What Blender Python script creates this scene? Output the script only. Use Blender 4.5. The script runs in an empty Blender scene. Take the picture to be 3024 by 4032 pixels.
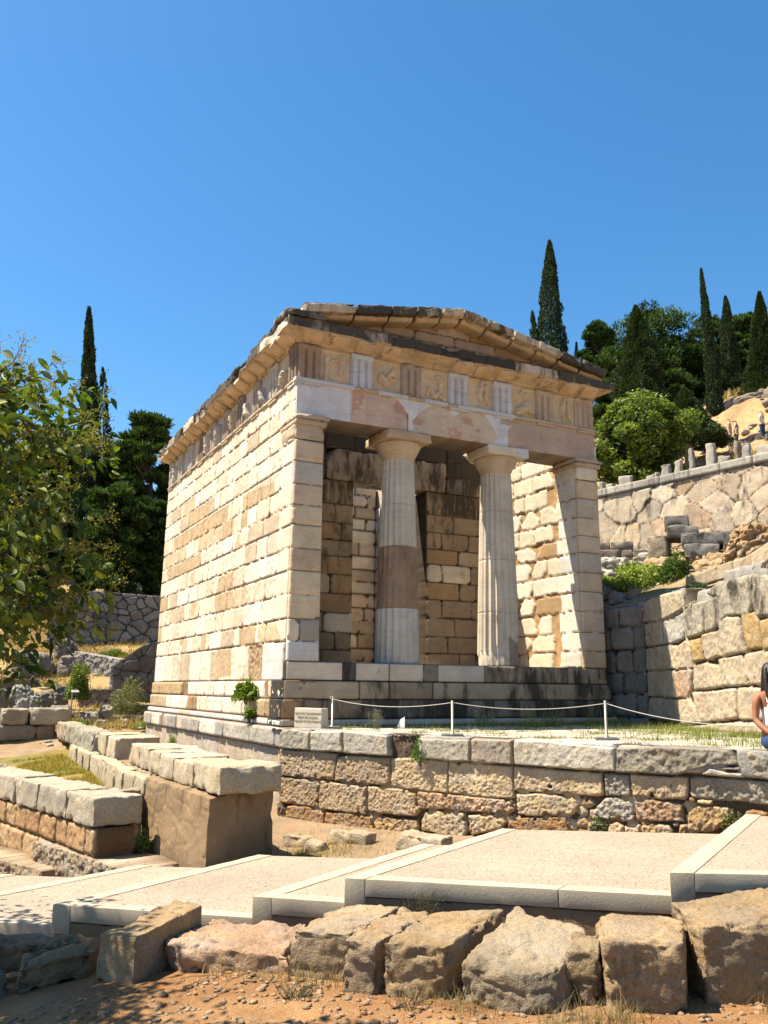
import bpy, math, random
import numpy as np
from mathutils import Matrix, Vector

# ------------------------------------------------------------------ camera, sky, sun, exposure
scn = bpy.context.scene
COL = scn.collection
CAM = np.array([-4.9167, -13.2698, -0.439])
YAW, PITCH, ROLL, FPX = 0.4640, 0.2033, 0.0095, 3392.6
fw = np.array([math.sin(YAW)*math.cos(PITCH), math.cos(YAW)*math.cos(PITCH), math.sin(PITCH)])
rt = np.array([math.cos(YAW), -math.sin(YAW), 0.0]); up0 = np.cross(rt, fw)
r2 = rt*math.cos(ROLL)+up0*math.sin(ROLL); u2 = -rt*math.sin(ROLL)+up0*math.cos(ROLL)
cam = bpy.data.cameras.new('camera'); camo = bpy.data.objects.new('camera', cam); COL.objects.link(camo)
camo.matrix_world = Matrix(((r2[0], u2[0], -fw[0], CAM[0]), (r2[1], u2[1], -fw[1], CAM[1]), (r2[2], u2[2], -fw[2], CAM[2]), (0, 0, 0, 1)))
cam.sensor_fit = 'VERTICAL'; cam.sensor_height = 36.0; cam.lens = FPX/4032*36.0
cam.clip_start = 0.1; cam.clip_end = 3000
scn.camera = camo
SUN = np.array([-1.0, 0.49, 2.1]); SUN /= np.linalg.norm(SUN)
elev = math.asin(SUN[2]); azim = math.atan2(SUN[0], SUN[1])     # from +Y towards +X
world = bpy.data.worlds.new('World'); scn.world = world; world.use_nodes = True
wn = world.node_tree.nodes; wl = world.node_tree.links; wn.clear()
sky = wn.new('ShaderNodeTexSky'); sky.sky_type = 'NISHITA'; sky.sun_disc = False
sky.sun_elevation = elev; sky.sun_rotation = azim
sky.altitude = 300; sky.air_density = 1.0; sky.dust_density = 0.6; sky.ozone_density = 2.2
bg = wn.new('ShaderNodeBackground'); bg.inputs[1].default_value = 0.080
wo = wn.new('ShaderNodeOutputWorld')
hs = wn.new('ShaderNodeHueSaturation'); hs.inputs['Saturation'].default_value = 1.30; hs.inputs['Hue'].default_value = .494
wl.new(sky.outputs[0], hs.inputs['Color']); wl.new(hs.outputs[0], bg.inputs[0]); wl.new(bg.outputs[0], wo.inputs[0])
sl = bpy.data.lights.new('sun', 'SUN'); sl.energy = 5.0; sl.angle = math.radians(0.5); sl.color = (1.0, 0.91, 0.75)
so = bpy.data.objects.new('sun', sl); COL.objects.link(so)
so.rotation_euler = Vector(SUN).to_track_quat('Z', 'Y').to_euler(); so.location = (-20, 10, 40)
scn.view_settings.view_transform = 'Standard'; scn.view_settings.look = 'None'
scn.view_settings.exposure = 1.42; scn.view_settings.gamma = 1.0
scn.render.resolution_x = 768; scn.render.resolution_y = 1024
scn.cycles.max_bounces = 6; scn.cycles.diffuse_bounces = 4; scn.cycles.transparent_max_bounces = 6

# ------------------------------------------------------------------ numeric noise
def _h(ix, iy, iz, seed):
    n = (ix*374761393 + iy*668265263 + iz*2147483647 + seed*1274126177) & 0xFFFFFFFF
    n = ((n ^ (n >> 13))*1274126177) & 0xFFFFFFFF
    n = (n ^ (n >> 16)) & 0xFFFFFFFF
    return n/4294967295.0
def vn(x, y, z=0.0, seed=0):
    x, y, z = np.broadcast_arrays(np.asarray(x, float), np.asarray(y, float), np.asarray(z, float))
    xi, yi, zi = np.floor(x).astype(np.int64), np.floor(y).astype(np.int64), np.floor(z).astype(np.int64)
    xf, yf, zf = x-xi, y-yi, z-zi
    xf, yf, zf = xf*xf*(3-2*xf), yf*yf*(3-2*yf), zf*zf*(3-2*zf)
    r = 0
    for a in (0, 1):
        wx = xf if a else 1-xf
        for b in (0, 1):
            wy = yf if b else 1-yf
            for c in (0, 1):
                r = r + wx*wy*(zf if c else 1-zf)*_h(xi+a, yi+b, zi+c, seed)
    return r*2-1
def fbm(x, y, z=0.0, o=4, seed=0, g=0.5):
    a, s, t = 1.0, 0, 0
    for i in range(o):
        s = s + a*vn(np.asarray(x)*2**i, np.asarray(y)*2**i, np.asarray(z)*2**i, seed+i*17); t += a; a *= g
    return s/t

# ------------------------------------------------------------------ mesh helpers
ALB = .58   # overall albedo of the stone, earth and leaf colours below
def mk(name, V, F, mat, parent=None, col=None, smooth=False, loc=None):
    """V (n,3) world coordinates; F list of quads (m,4) array or list of tuples"""
    V = np.asarray(V, float)
    me = bpy.data.meshes.new(name)
    loc = np.zeros(3) if loc is None else np.asarray(loc, float)
    if isinstance(F, np.ndarray):
        n, k = F.shape
        me.vertices.add(len(V)); me.vertices.foreach_set('co', (V-loc).ravel())
        me.loops.add(n*k); me.loops.foreach_set('vertex_index', F.ravel().astype(np.int32))
        me.polygons.add(n); me.polygons.foreach_set('loop_start', np.arange(0, n*k, k, dtype=np.int32))
        me.update(calc_edges=True)
    else:
        me.from_pydata([tuple(p) for p in V-loc], [], [tuple(f) for f in F]); me.update()
    if smooth: me.polygons.foreach_set('use_smooth', np.ones(len(me.polygons), bool))
    if col is not None:
        c = np.asarray(col, float)
        if c.ndim == 1: c = np.tile(c, (len(V), 1))
        if c.shape[1] == 3: c = np.hstack([c, np.zeros((len(c), 1))])
        c = c.copy(); c[:, :3] *= ALB
        at = me.color_attributes.new('Col', 'FLOAT_COLOR', 'POINT'); at.data.foreach_set('color', c.astype(np.float32).ravel())
    o = bpy.data.objects.new(name, me); COL.objects.link(o)
    if mat is not None: me.materials.append(mat)
    o.location = loc
    if parent is not None:
        o.parent = parent; o.location = Vector(loc)-parent.location
    return o
def tag(o, label=None, cat=None, group=None, kind=None):
    if label: o['label'] = label
    if cat: o['category'] = cat
    if group: o['group'] = group
    if kind: o['kind'] = kind
    return o
def thing(name, label, cat, loc=(0, 0, 0), group=None):
    o = bpy.data.objects.new(name, None); COL.objects.link(o); o.location = loc; o.empty_display_size = .3
    return tag(o, label, cat, group)
def gridfaces(nu, nv, off=0, wrap=False):
    i = np.arange(nu if wrap else nu-1)[:, None]; j = np.arange(nv-1)[None, :]
    i2 = (i+1) % nu
    return (off+np.stack([i*nv+j, i2*nv+j, i2*nv+j+1, i*nv+j+1], -1)).reshape(-1, 4)
def join(parts):
    Vs, Fs, Cs, n = [], [], [], 0
    for V, F, C in parts:
        V = np.asarray(V, float); C = np.asarray(C, float)
        if C.ndim == 1: C = np.tile(C, (len(V), 1))
        if C.shape[1] == 3: C = np.hstack([C, np.zeros((len(C), 1))])
        Vs.append(V); Fs.append(np.asarray(F)+n); Cs.append(C); n += len(V)
    return np.vstack(Vs), np.vstack(Fs), np.vstack(Cs)
def slab(P, N, h, col, thick):
    """closed relief slab: P (nu,nv,3) base points, N outward, h relief, thick backwards"""
    nu, nv = h.shape; N = np.asarray(N, float)
    front = (P+N*h[..., None]).reshape(-1, 3)
    back = (P-N*thick).reshape(-1, 3)
    idx = np.arange(nu*nv).reshape(nu, nv); n = nu*nv
    F = [gridfaces(nu, nv)]
    bord = np.concatenate([idx[:, 0], idx[-1, 1:], idx[-2::-1, -1], idx[0, -2:0:-1]])
    b2 = np.roll(bord, -1); m = len(bord)
    bi = np.full(n, -1); bi[bord] = n+np.arange(m)
    F.append(np.stack([bord, bi[bord], bi[b2], b2], 1))
    i = np.arange(nu-1)
    F.append(np.stack([bi[idx[i, 0]], bi[idx[i, -1]], bi[idx[i+1, -1]], bi[idx[i+1, 0]]], 1))
    V = np.vstack([front, back[bord]]); C = col.reshape(-1, 4); C = np.vstack([C, C[bord]])
    return V, np.vstack(F), C
def rbox(c8, r=.03, amp=.01, freq=6., seg=.05, col=(.5, .4, .3, .1), seed=0, cuts=0, maxn=40, colvar=.06):
    """rough rounded block; c8: bottom 4 corners (ccw) then top 4"""
    c8 = np.asarray(c8, float)
    s = np.array([np.linalg.norm(c8[1]-c8[0])+np.linalg.norm(c8[2]-c8[3]), np.linalg.norm(c8[3]-c8[0])+np.linalg.norm(c8[2]-c8[1]), np.linalg.norm(c8[4]-c8[0])+np.linalg.norm(c8[6]-c8[2])])/4
    n = [int(min(maxn, max(5, round(2*a/seg)))) for a in s]
    pts = {}; V = []; F = []
    def vid(i, j, k):
        q = (i, j, k)
        if q not in pts: pts[q] = len(V); V.append(q)
        return pts[q]
    for ax in range(3):
        a, b = [(1, 2), (2, 0), (0, 1)][ax]
        for side in (0, n[ax]):
            for i in range(n[a]):
                for j in range(n[b]):
                    q = []
                    for di, dj in ((0, 0), (1, 0), (1, 1), (0, 1)):
                        t = [0, 0, 0]; t[ax] = side; t[a] = i+di; t[b] = j+dj; q.append(vid(*t))
                    F.append(q if side else q[::-1])
    rr = min(r, s.min()*.9); V = np.array(V, int); p = np.zeros(V.shape)
    for ax in range(3):
        k = n[ax]; g = np.concatenate([[-s[ax], -s[ax]+rr*.3], np.linspace(-s[ax]+rr, s[ax]-rr, max(2, k-3)), [s[ax]-rr*.3, s[ax]]]) if k >= 5 else np.linspace(-s[ax], s[ax], k+1)
        p[:, ax] = g[V[:, ax]]
    q = np.clip(p, -s+rr, s-rr); d = p-q
    L = np.linalg.norm(d, axis=1, keepdims=True); nrm = d/np.maximum(L, 1e-9)
    p = q+nrm*rr
    rng = np.random.RandomState(seed)
    for _ in range(cuts):
        cn = rng.choice([-1, 1], 3)*s; nn = np.sign(cn)*rng.uniform(.3, 1, 3); nn /= np.linalg.norm(nn)
        dd = (cn*rng.uniform(.80, .96))@nn-rng.uniform(0, .03); ex = np.maximum(p@nn-dd, 0)
        p = p-nn*ex[:, None]*.9
    o = rng.uniform(0, 50, 3); w = p+o
    p = p+nrm*(amp*(fbm(w[:, 0]*freq, w[:, 1]*freq, w[:, 2]*freq, 4, seed)*1.0+.8*fbm(w[:, 0]*2.2, w[:, 1]*2.2, w[:, 2]*2.2, 2, seed+5)+.38*fbm(w[:, 0]*freq*4.3, w[:, 1]*freq*4.3, w[:, 2]*freq*4.3, 3, seed+7)))[:, None]
    ab_ = np.abs(q/np.maximum(s-rr, 1e-6)); ds = (1-np.clip(ab_, 0, 1))*s; ds.sort(axis=1); we = np.exp(-(ds[:, 1]/(.035+amp*1.2))**2)*(ds[:, 0] < 1e-6+rr)
    wear = np.clip(fbm(w[:, 0]*freq*1.3, w[:, 1]*freq*1.3, w[:, 2]*freq*1.3, 4, seed+21)+.02, 0, 1)*we*amp*5.5
    p = p-np.sign(p)*(np.abs(p)/s > .75)*wear[:, None]*.7
    rid = np.abs(fbm(w[:, 0]*freq*.8, w[:, 1]*freq*.8, w[:, 2]*freq*1.5, 3, seed+31)); p = p-nrm*(amp*1.6*np.clip(.16-rid, 0, 1)*4)[:, None]*.6
    t = (p/s+1)/2; x, y, z = t[:, :1], t[:, 1:2], t[:, 2:]
    P = ((1-x)*(1-y)*c8[0]+x*(1-y)*c8[1]+x*y*c8[2]+(1-x)*y*c8[3])*(1-z)+((1-x)*(1-y)*c8[4]+x*(1-y)*c8[5]+x*y*c8[6]+(1-x)*y*c8[7])*z
    c = np.tile(np.array(col, float), (len(P), 1)); c[:, :3] *= (1+colvar*2*fbm(w[:, 0]*3, w[:, 1]*3, w[:, 2]*3, 3, seed+9))[:, None]
    return P, np.array(F), c
def bx(x0, x1, y0, y1, z0, z1):
    return [(x0, y0, z0), (x1, y0, z0), (x1, y1, z0), (x0, y1, z0), (x0, y0, z1), (x1, y0, z1), (x1, y1, z1), (x0, y1, z1)]
def tube(pts, rad, seg=6, col=(.3, .3, .3, 0), cap=True):
    pts = np.asarray(pts, float); n = len(pts); rad = np.broadcast_to(rad, (n,))
    T = np.gradient(pts, axis=0); T /= np.linalg.norm(T, axis=1, keepdims=True)+1e-9
    ref = np.array([0, 0, 1.]) if abs(T[0, 2]) < .9 else np.array([1., 0, 0])
    V = []
    for i in range(n):
        a = np.cross(T[i], ref); a /= np.linalg.norm(a)+1e-9; b = np.cross(T[i], a)
        for k in range(seg):
            t = 2*math.pi*k/seg; V.append(pts[i]+rad[i]*(a*math.cos(t)+b*math.sin(t)))
    V = np.array(V).reshape(n, seg, 3).transpose(1, 0, 2).reshape(-1, 3)
    F = gridfaces(seg, n, 0, True)
    if cap:
        V = np.vstack([V, pts[:1], pts[-1:]]); c0, c1 = seg*n, seg*n+1
        k = np.arange(seg); k2 = (k+1) % seg
        F = np.vstack([F, np.stack([k*n, k2*n, np.full(seg, c0), np.full(seg, c0)], 1)[:, [0, 1, 2, 2]], np.stack([k*n+n-1, k2*n+n-1, np.full(seg, c1), np.full(seg, c1)], 1)])
    return V, F, np.array(col, float)
def tidy(F):
    return [tuple(dict.fromkeys(f)) for f in F.tolist()]
def psdf(px, py, poly):
    poly = np.asarray(poly, float); n = len(poly); d = np.full(px.shape, 1e9); ins = np.zeros(px.shape, bool)
    for i in range(n):
        a, b = poly[i], poly[(i+1) % n]; e = b-a; wx, wy = px-a[0], py-a[1]
        t = np.clip((wx*e[0]+wy*e[1])/(e@e+1e-12), 0, 1)
        d = np.minimum(d, (wx-e[0]*t)**2+(wy-e[1]*t)**2)
        c = ((a[1] > py) != (b[1] > py)); 
        if abs(b[1]-a[1]) > 1e-9:
            xi = a[0]+(py-a[1])*(b[0]-a[0])/(b[1]-a[1]); ins ^= (c & (px < xi))
    d = np.sqrt(d); return np.where(ins, d, -d)
def chip(x0, x1, y0, y1, rng, c=.05, j=.004, pr=.5):
    """rectangle with some corners knocked off"""
    out = []
    for (x, y, sx, sy) in ((x0, y0, 1, 1), (x1, y0, -1, 1), (x1, y1, -1, -1), (x0, y1, 1, -1)):
        x += rng.uniform(0, j)*sx; y += rng.uniform(0, j)*sy
        if rng.rand() < pr:
            a, b = rng.uniform(.3, 1, 2)*c
            p, q = (x+a*sx, y), (x, y+b*sy)
            out += [q, p] if sx*sy > 0 else [p, q]
        else: out.append((x, y))
    return out
def relief(U, V, blocks, gap=.03, joint=(.16, .10, .05, .0), rad=.03, warp=.008, wf=5., seed=0, rough=.004, rf=14.):
    """blocks: (poly, col4, prot, rough). Returns h, col"""
    h = np.full(U.shape, -gap)+.5*gap*fbm(U*9, V*9, 3.3, 3, seed+3)
    C = np.tile(np.array(joint, float), U.shape+(1,)); C[..., :3] *= (1+.35*fbm(U*7, V*7, 1.7, 3, seed+8))[..., None]
    Uw = U+warp*fbm(U*wf, V*wf, 0.5, 3, seed); Vw = V+warp*fbm(U*wf, V*wf, 7.5, 3, seed+1)
    best = np.zeros(U.shape)
    nz = fbm(U*rf, V*rf, .2, 4, seed+2); nl = fbm(U*2.5, V*2.5, 4.2, 2, seed+4)
    for b in blocks:
        poly, col, prot, ro = b[:4]; rd = b[4] if len(b) > 4 else rad
        p = np.asarray(poly); m = .03
        sel = (Uw >= p[:, 0].min()-m) & (Uw <= p[:, 0].max()+m) & (Vw >= p[:, 1].min()-m) & (Vw <= p[:, 1].max()+m)
        if not sel.any(): continue
        d = psdf(Uw[sel], Vw[sel], p); t = np.clip(d/rd, 0, 1)
        hh = prot-(gap+prot)*(1-np.sqrt(np.clip(1-(1-t)**2, 0, 1)))+ro*(nz[sel]*t+.7*nl[sel])
        ok = d > best[sel]
        hs = h[sel]; hs[ok] = hh[ok]; h[sel] = hs
        cs = C[sel]; cc = np.tile(np.array(col, float), (ok.sum(), 1)); cc[:, :3] *= (1+.10*nl[sel][ok]+.05*nz[sel][ok])[:, None]
        cs[ok] = cc; C[sel] = cs
        bs = best[sel]; bs[ok] = d[ok]; best[sel] = bs
    return h, C
def cells(U, V, s, seed, pal, al=.15, gap=.05, asp=.8, jw=.035, joint=(.14, .10, .07, .2), ro=.015):
    r = np.random.RandomState(seed); u0, u1, v0, v1 = U.min(), U.max(), V.min(), V.max(); n = max(6, int((u1-u0+s)*(v1-v0+s)/(s*s*asp)*1.15))
    pu = r.uniform(u0-s*.5, u1+s*.5, n); pv = r.uniform(v0-s*.5, v1+s*.5, n)
    for _ in range(4):
        for i in range(n):
            d = np.hypot(pu-pu[i], (pv-pv[i])/asp); d[i] = 99; j = d.argmin()
            if d[j] < s*.85: q = (s*.85-d[j])*.5/max(d[j], .01); pu[i] += (pu[i]-pu[j])*q; pv[i] += (pv[i]-pv[j])*q
    wu = U+.16*s*fbm(U*1.6/s, V*1.6/s, 0, 3, seed); wv = V+.16*s*fbm(U*1.6/s, V*1.6/s, 5, 3, seed+1)
    d1 = np.full(U.shape, 99.); d2 = d1.copy(); ow = np.zeros(U.shape, int)
    for i in range(n):
        d = np.hypot(wu-pu[i], (wv-pv[i])/asp); nw = d < d1; d2 = np.where(nw, d1, np.minimum(d2, d)); ow = np.where(nw, i, ow); d1 = np.where(nw, d, d1)
    e = np.clip((d2-d1)/(jw*2), 0, 1); c = np.array(pal)[r.randint(0, len(pal), n)]*r.uniform(.85, 1.12, n)[:, None]
    sl = r.randn(n, 2)*.045; h = -gap*(1-np.clip(e*2.5, 0, 1)**.5)+r.uniform(-.3, .3, n)[ow]*gap+(sl[ow, 0]*(wu-pu[ow])+sl[ow, 1]*(wv-pv[ow]))+ro*fbm(U*6, V*6, 0, 4, seed+2)
    C = np.concatenate([c[ow], np.full(U.shape+(1,), al)], -1); k = np.clip(e*2.2-.25, 0, 1)[..., None]; C[..., :3] = np.array(joint[:3])+(C[..., :3]-np.array(joint[:3]))*k
    return h, C
def plane_grid(O, Ud, L, H, res, V0=0.0):
    nu, nv = max(2, int(L/res)+1), max(2, int(H/res)+1)
    u = np.linspace(0, L, nu); v = np.linspace(V0, V0+H, nv); U, V = np.meshgrid(u, v, indexing='ij')
    O = np.asarray(O, float); Ud = np.asarray(Ud, float)
    P = O+U[..., None]*Ud+V[..., None]*np.array([0, 0, 1.]); return U, V, P

# ------------------------------------------------------------------ materials
def nodes(name):
    m = bpy.data.materials.new(name); m.use_nodes = True; nt = m.node_tree; nt.nodes.clear(); return m, nt
class NB:
    def __init__(s, nt): s.nt = nt
    def n(s, t, **k):
        nd = s.nt.nodes.new(t)
        for a, b in k.items(): setattr(nd, a, b)
        return nd
    def l(s, a, b): s.nt.links.new(a, b)
    def val(s, sock, v):
        if hasattr(v, 'links'): s.l(v, sock)
        else: sock.default_value = v
    def math(s, op, a, b=None, c=None, clamp=False):
        nd = s.n('ShaderNodeMath', operation=op, use_clamp=clamp); s.val(nd.inputs[0], a)
        if b is not None: s.val(nd.inputs[1], b)
        if c is not None: s.val(nd.inputs[2], c)
        return nd.outputs[0]
    def noise(s, vec, scale, detail=4, rough=.55, dist=0.0):
        nd = s.n('ShaderNodeTexNoise'); s.l(vec, nd.inputs['Vector']); nd.inputs['Scale'].default_value = scale
        nd.inputs['Detail'].default_value = detail; nd.inputs['Roughness'].default_value = rough; nd.inputs['Distortion'].default_value = dist
        return nd.outputs['Fac']
    def rng(s, v, a, b, c, d, clamp=True):
        nd = s.n('ShaderNodeMapRange', clamp=clamp); s.val(nd.inputs[0], v)
        for i, x in enumerate((a, b, c, d)): s.val(nd.inputs[i+1], x)
        return nd.outputs[0]
    def mix(s, f, a, b, t='MIX'):
        nd = s.n('ShaderNodeMix', data_type='RGBA', blend_type=t); s.val(nd.inputs[0], f); s.val(nd.inputs[6], a); s.val(nd.inputs[7], b); return nd.outputs[2]
    def mapv(s, vec, scale=(1, 1, 1), rot=(0, 0, 0)):
        nd = s.n('ShaderNodeMapping'); s.l(vec, nd.inputs[0]); nd.inputs['Scale'].default_value = scale; nd.inputs['Rotation'].default_value = rot; return nd.outputs[0]
def stone(name, greyp=.0, stain_col=(.030, .027, .021), bump=.35, bscale=28., vein=0.0, pit=.0, rough=.88, grain=.10, mott=.16, streak=True, warm=.25, bdist=.012):
    m, nt = nodes(name); b = NB(nt)
    at = b.n('ShaderNodeAttribute', attribute_name='Col'); geo = b.n('ShaderNodeNewGeometry'); pos = geo.outputs['Position']
    n1 = b.noise(pos, 2.3, 6, .62); n2 = b.noise(pos, bscale*1.6, 7, .68); n3 = b.noise(pos, 7.5, 5, .6, .6)
    k1 = b.rng(n1, .3, .7, 1-mott, 1+mott); k2 = b.rng(n2, .3, .7, 1-grain, 1+grain)
    k = b.math('MULTIPLY', k1, k2)
    c = b.mix(1.0, at.outputs['Color'], (1, 1, 1, 1)); 
    sc = b.n('ShaderNodeVectorMath', operation='SCALE'); b.l(at.outputs['Color'], sc.inputs[0]); b.l(k, sc.inputs['Scale'])
    c = sc.outputs[0]
    wf = b.math('MULTIPLY', b.rng(n3, .48, .72, 0, 1), warm)
    c = b.mix(wf, c, b.mix(1.0, c, (1.0, .68, .42, 1), 'MULTIPLY'))
    if greyp:
        gm = b.math('MULTIPLY', b.rng(b.noise(pos, 3.1, 6, .65, .4), .47, .60, 0, 1), greyp); hsv = b.n('ShaderNodeHueSaturation'); hsv.inputs['Saturation'].default_value = .55; hsv.inputs['Value'].default_value = .86; b.l(c, hsv.inputs['Color']); c = b.mix(gm, c, hsv.outputs[0])
    if vein:
        v = b.noise(b.mapv(pos, (1.2, 1.2, 9), (0.25, .15, 0)), 1.6, 5, .6, 1.2)
        c = b.mix(b.math('MULTIPLY', b.rng(v, .52, .68, 0, 1), vein), c, b.mix(1.0, c, (.62, .60, .60, 1), 'MULTIPLY'))
    if pit:
        p = b.noise(pos, 42, 3, .65); c = b.mix(b.math('MULTIPLY', b.rng(p, .56, .66, 0, 1), pit), c, b.mix(1.0, c, (.38, .28, .2, 1), 'MULTIPLY'))
    sv = b.mapv(pos, (1.6, 1.6, .55)) if streak else b.mapv(pos, (1.5, 1.5, 1.5))
    s1 = b.noise(sv, 2.1, 8, .68, .3); s2 = b.noise(b.mapv(pos, (9, 9, 1.6)), 1.0, 4, .6)
    sn = b.math('MULTIPLY_ADD', s2, .22, b.math('MULTIPLY', s1, .82))
    thr = b.math('MULTIPLY_ADD', at.outputs['Alpha'], -.42, .74)
    fac = b.rng(sn, thr, b.math('ADD', thr, .13), 0.0, .90)
    c = b.mix(fac, c, stain_col+(1,))
    bs = b.n('ShaderNodeBsdfPrincipled'); b.l(c, bs.inputs['Base Color']); bs.inputs['Roughness'].default_value = rough
    bs.inputs['Specular IOR Level'].default_value = .22
    bh = b.math('MULTIPLY_ADD', b.noise(pos, bscale*3.1, 3, .6), .5, b.noise(pos, bscale, 8, .68))
    bp = b.n('ShaderNodeBump'); bp.inputs['Strength'].default_value = bump; bp.inputs['Distance'].default_value = bdist; b.l(bh, bp.inputs['Height'])
    b.l(bp.outputs[0], bs.inputs['Normal']); o = b.n('ShaderNodeOutputMaterial'); b.l(bs.outputs[0], o.inputs[0]); return m
def plain(name, col, rough=.7, metal=0., var=.1, nscale=8., bump=0., spec=.3, bsc=60.):
    m, nt = nodes(name); b = NB(nt); geo = b.n('ShaderNodeNewGeometry'); pos = geo.outputs['Position']
    n = b.rng(b.noise(pos, nscale, 5, .6), .3, .7, 1-var, 1+var)
    sc = b.n('ShaderNodeVectorMath', operation='SCALE'); sc.inputs[0].default_value = col; b.l(n, sc.inputs['Scale'])
    bs = b.n('ShaderNodeBsdfPrincipled'); b.l(sc.outputs[0], bs.inputs['Base Color']); bs.inputs['Roughness'].default_value = rough
    bs.inputs['Metallic'].default_value = metal; bs.inputs['Specular IOR Level'].default_value = spec
    if bump:
        bp = b.n('ShaderNodeBump'); bp.inputs['Strength'].default_value = bump; bp.inputs['Distance'].default_value = .01
        b.l(b.noise(pos, bsc, 4, .6), bp.inputs['Height']); b.l(bp.outputs[0], bs.inputs['Normal'])
    o = b.n('ShaderNodeOutputMaterial'); b.l(bs.outputs[0], o.inputs[0]); return m
def foliage(name, trans=.35, rough=.55, spec=.25):
    m, nt = nodes(name); b = NB(nt); at = b.n('ShaderNodeAttribute', attribute_name='Col')
    bs = b.n('ShaderNodeBsdfPrincipled'); b.l(at.outputs['Color'], bs.inputs['Base Color']); bs.inputs['Roughness'].default_value = rough; bs.inputs['Specular IOR Level'].default_value = spec
    tr = b.n('ShaderNodeBsdfTranslucent'); b.l(b.mix(1.0, at.outputs['Color'], (1.3, 1.5, .5, 1), 'MULTIPLY'), tr.inputs[0])
    mx = b.n('ShaderNodeMixShader'); mx.inputs[0].default_value = trans; b.l(bs.outputs[0], mx.inputs[1]); b.l(tr.outputs[0], mx.inputs[2])
    o = b.n('ShaderNodeOutputMaterial'); b.l(mx.outputs[0], o.inputs[0]); return m
def aggregate(name):
    m, nt = nodes(name); b = NB(nt); geo = b.n('ShaderNodeNewGeometry'); pos = geo.outputs['Position']
    vo = b.n('ShaderNodeTexVoronoi'); b.l(pos, vo.inputs['Vector']); vo.inputs['Scale'].default_value = 85
    sep = b.n('ShaderNodeSeparateColor'); b.l(vo.outputs['Color'], sep.inputs[0])
    r = b.n('ShaderNodeValToRGB'); b.l(sep.outputs[0], r.inputs[0]); e = r.color_ramp.elements
    e[0].position = 0; e[0].color = (.13, .09, .06, 1); e[1].position = 1; e[1].color = (.35, .29, .23, 1)
    for p, c in ((.10, (.18, .12, .08, 1)), (.16, (.27, .205, .145, 1)), (.5, (.31, .245, .175, 1)), (.8, (.29, .225, .16, 1))):
        x = e.new(p); x.color = c
    n = b.math('MULTIPLY', b.rng(b.noise(pos, 1.1, 6, .6), .3, .7, .84, 1.08), b.rng(b.noise(pos, 2.7, 8, .7), .60, .72, 1.0, .74))
    sc = b.n('ShaderNodeVectorMath', operation='SCALE'); b.l(r.outputs[0], sc.inputs[0]); b.l(n, sc.inputs['Scale'])
    bs = b.n('ShaderNodeBsdfPrincipled'); b.l(sc.outputs[0], bs.inputs['Base Color']); bs.inputs['Roughness'].default_value = .85
    bp = b.n('ShaderNodeBump'); bp.inputs['Strength'].default_value = .5; bp.inputs['Distance'].default_value = .006; b.l(vo.outputs['Distance'], bp.inputs['Height']); b.l(bp.outputs[0], bs.inputs['Normal'])
    o = b.n('ShaderNodeOutputMaterial'); b.l(bs.outputs[0], o.inputs[0]); return m
M_MARBLE = stone('weathered_marble', bump=.28, vein=.35, warm=.30)
M_CLEAN = stone('new_marble', bump=.12, vein=.55, warm=.06, mott=.06, grain=.04)
M_LIME = stone('rough_limestone', greyp=.5, bump=.9, bscale=26., pit=.5, warm=.35, mott=.2, grain=.24, bdist=.022)
M_POROS = stone('porous_stone', bump=.8, bscale=26., pit=.75, warm=.4, bdist=.02)
M_STEP = stone('stained_marble', bump=.35, vein=.3, warm=.2, mott=.18)
M_ROCK = stone('grey_rock', greyp=.4, bump=1.0, bscale=18., pit=.3, warm=.3, mott=.25, streak=False, bdist=.03)
M_CONC = stone('coarse_concrete', bump=.8, bscale=34., pit=.25, warm=.2, mott=.10, bdist=.012)
M_DIRT = stone('dry_earth', bump=.9, bscale=16., pit=.3, warm=.5, mott=.22, streak=False, bdist=.03)
M_PLASTER = stone('kerb_concrete', bump=.3, bscale=50., warm=.12, mott=.10)
M_AGG = aggregate('exposed_aggregate')
M_LEAF = foliage('leaves'); M_NEEDLE = foliage('needles', .18, .7, .12); M_DRY = foliage('dry_grass', .3, .8, .1)
M_BARK = stone('bark', bump=1.0, bscale=14., warm=.2, mott=.25, bdist=.03)
M_STEEL = plain('brushed_steel', (.20, .19, .175), .45, .6, .08, 20); M_ROPE = plain('white_rope', (.40, .38, .35), .8, 0, .1, 80)
M_PAPER = plain('white_paper', (.6, .6, .6), .7)
M_LETTER = plain('carved_letters', (.20, .165, .12), .9)
M_SKIN = plain('skin', (.27, .11, .055), .55, 0, .06, 10, spec=.35); M_SKIN2 = plain('light_skin', (.5, .3, .2), .6)
M_HAIR = plain('black_hair', (.012, .009, .008), .45, 0, .3, 30, .6); M_WHITE = plain('white_cotton', (.62, .62, .64), .85, 0, .05, 30, .3)
M_JEANS = plain('blue_denim', (.018, .042, .105), .85, 0, .35, 7, .5, bsc=300)
M_DARK = plain('dark_cloth', (.03, .03, .035), .9); M_PINK = plain('pale_cloth', (.55, .35, .3), .9)
# base colours
CREAM = (.94, .82, .61); CREAM2 = (.96, .88, .71); PINK = (.90, .70, .51); OLD = (.68, .54, .37); TAN = (.54, .365, .19); PORO = (.44, .285, .14)
NEW = (.82, .79, .73); GREY = (.40, .375, .335); GREYL = (.54, .50, .43); OCH = (.52, .32, .14); RUST = (.38, .215, .11); LIMT = (.54, .42, .29); LIMS = (.62, .49, .33); LIMP = (.54, .36, .23); DARKS = (.17, .15, .12)
def A(c, a=.1): return (c[0], c[1], c[2], a)
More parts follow.
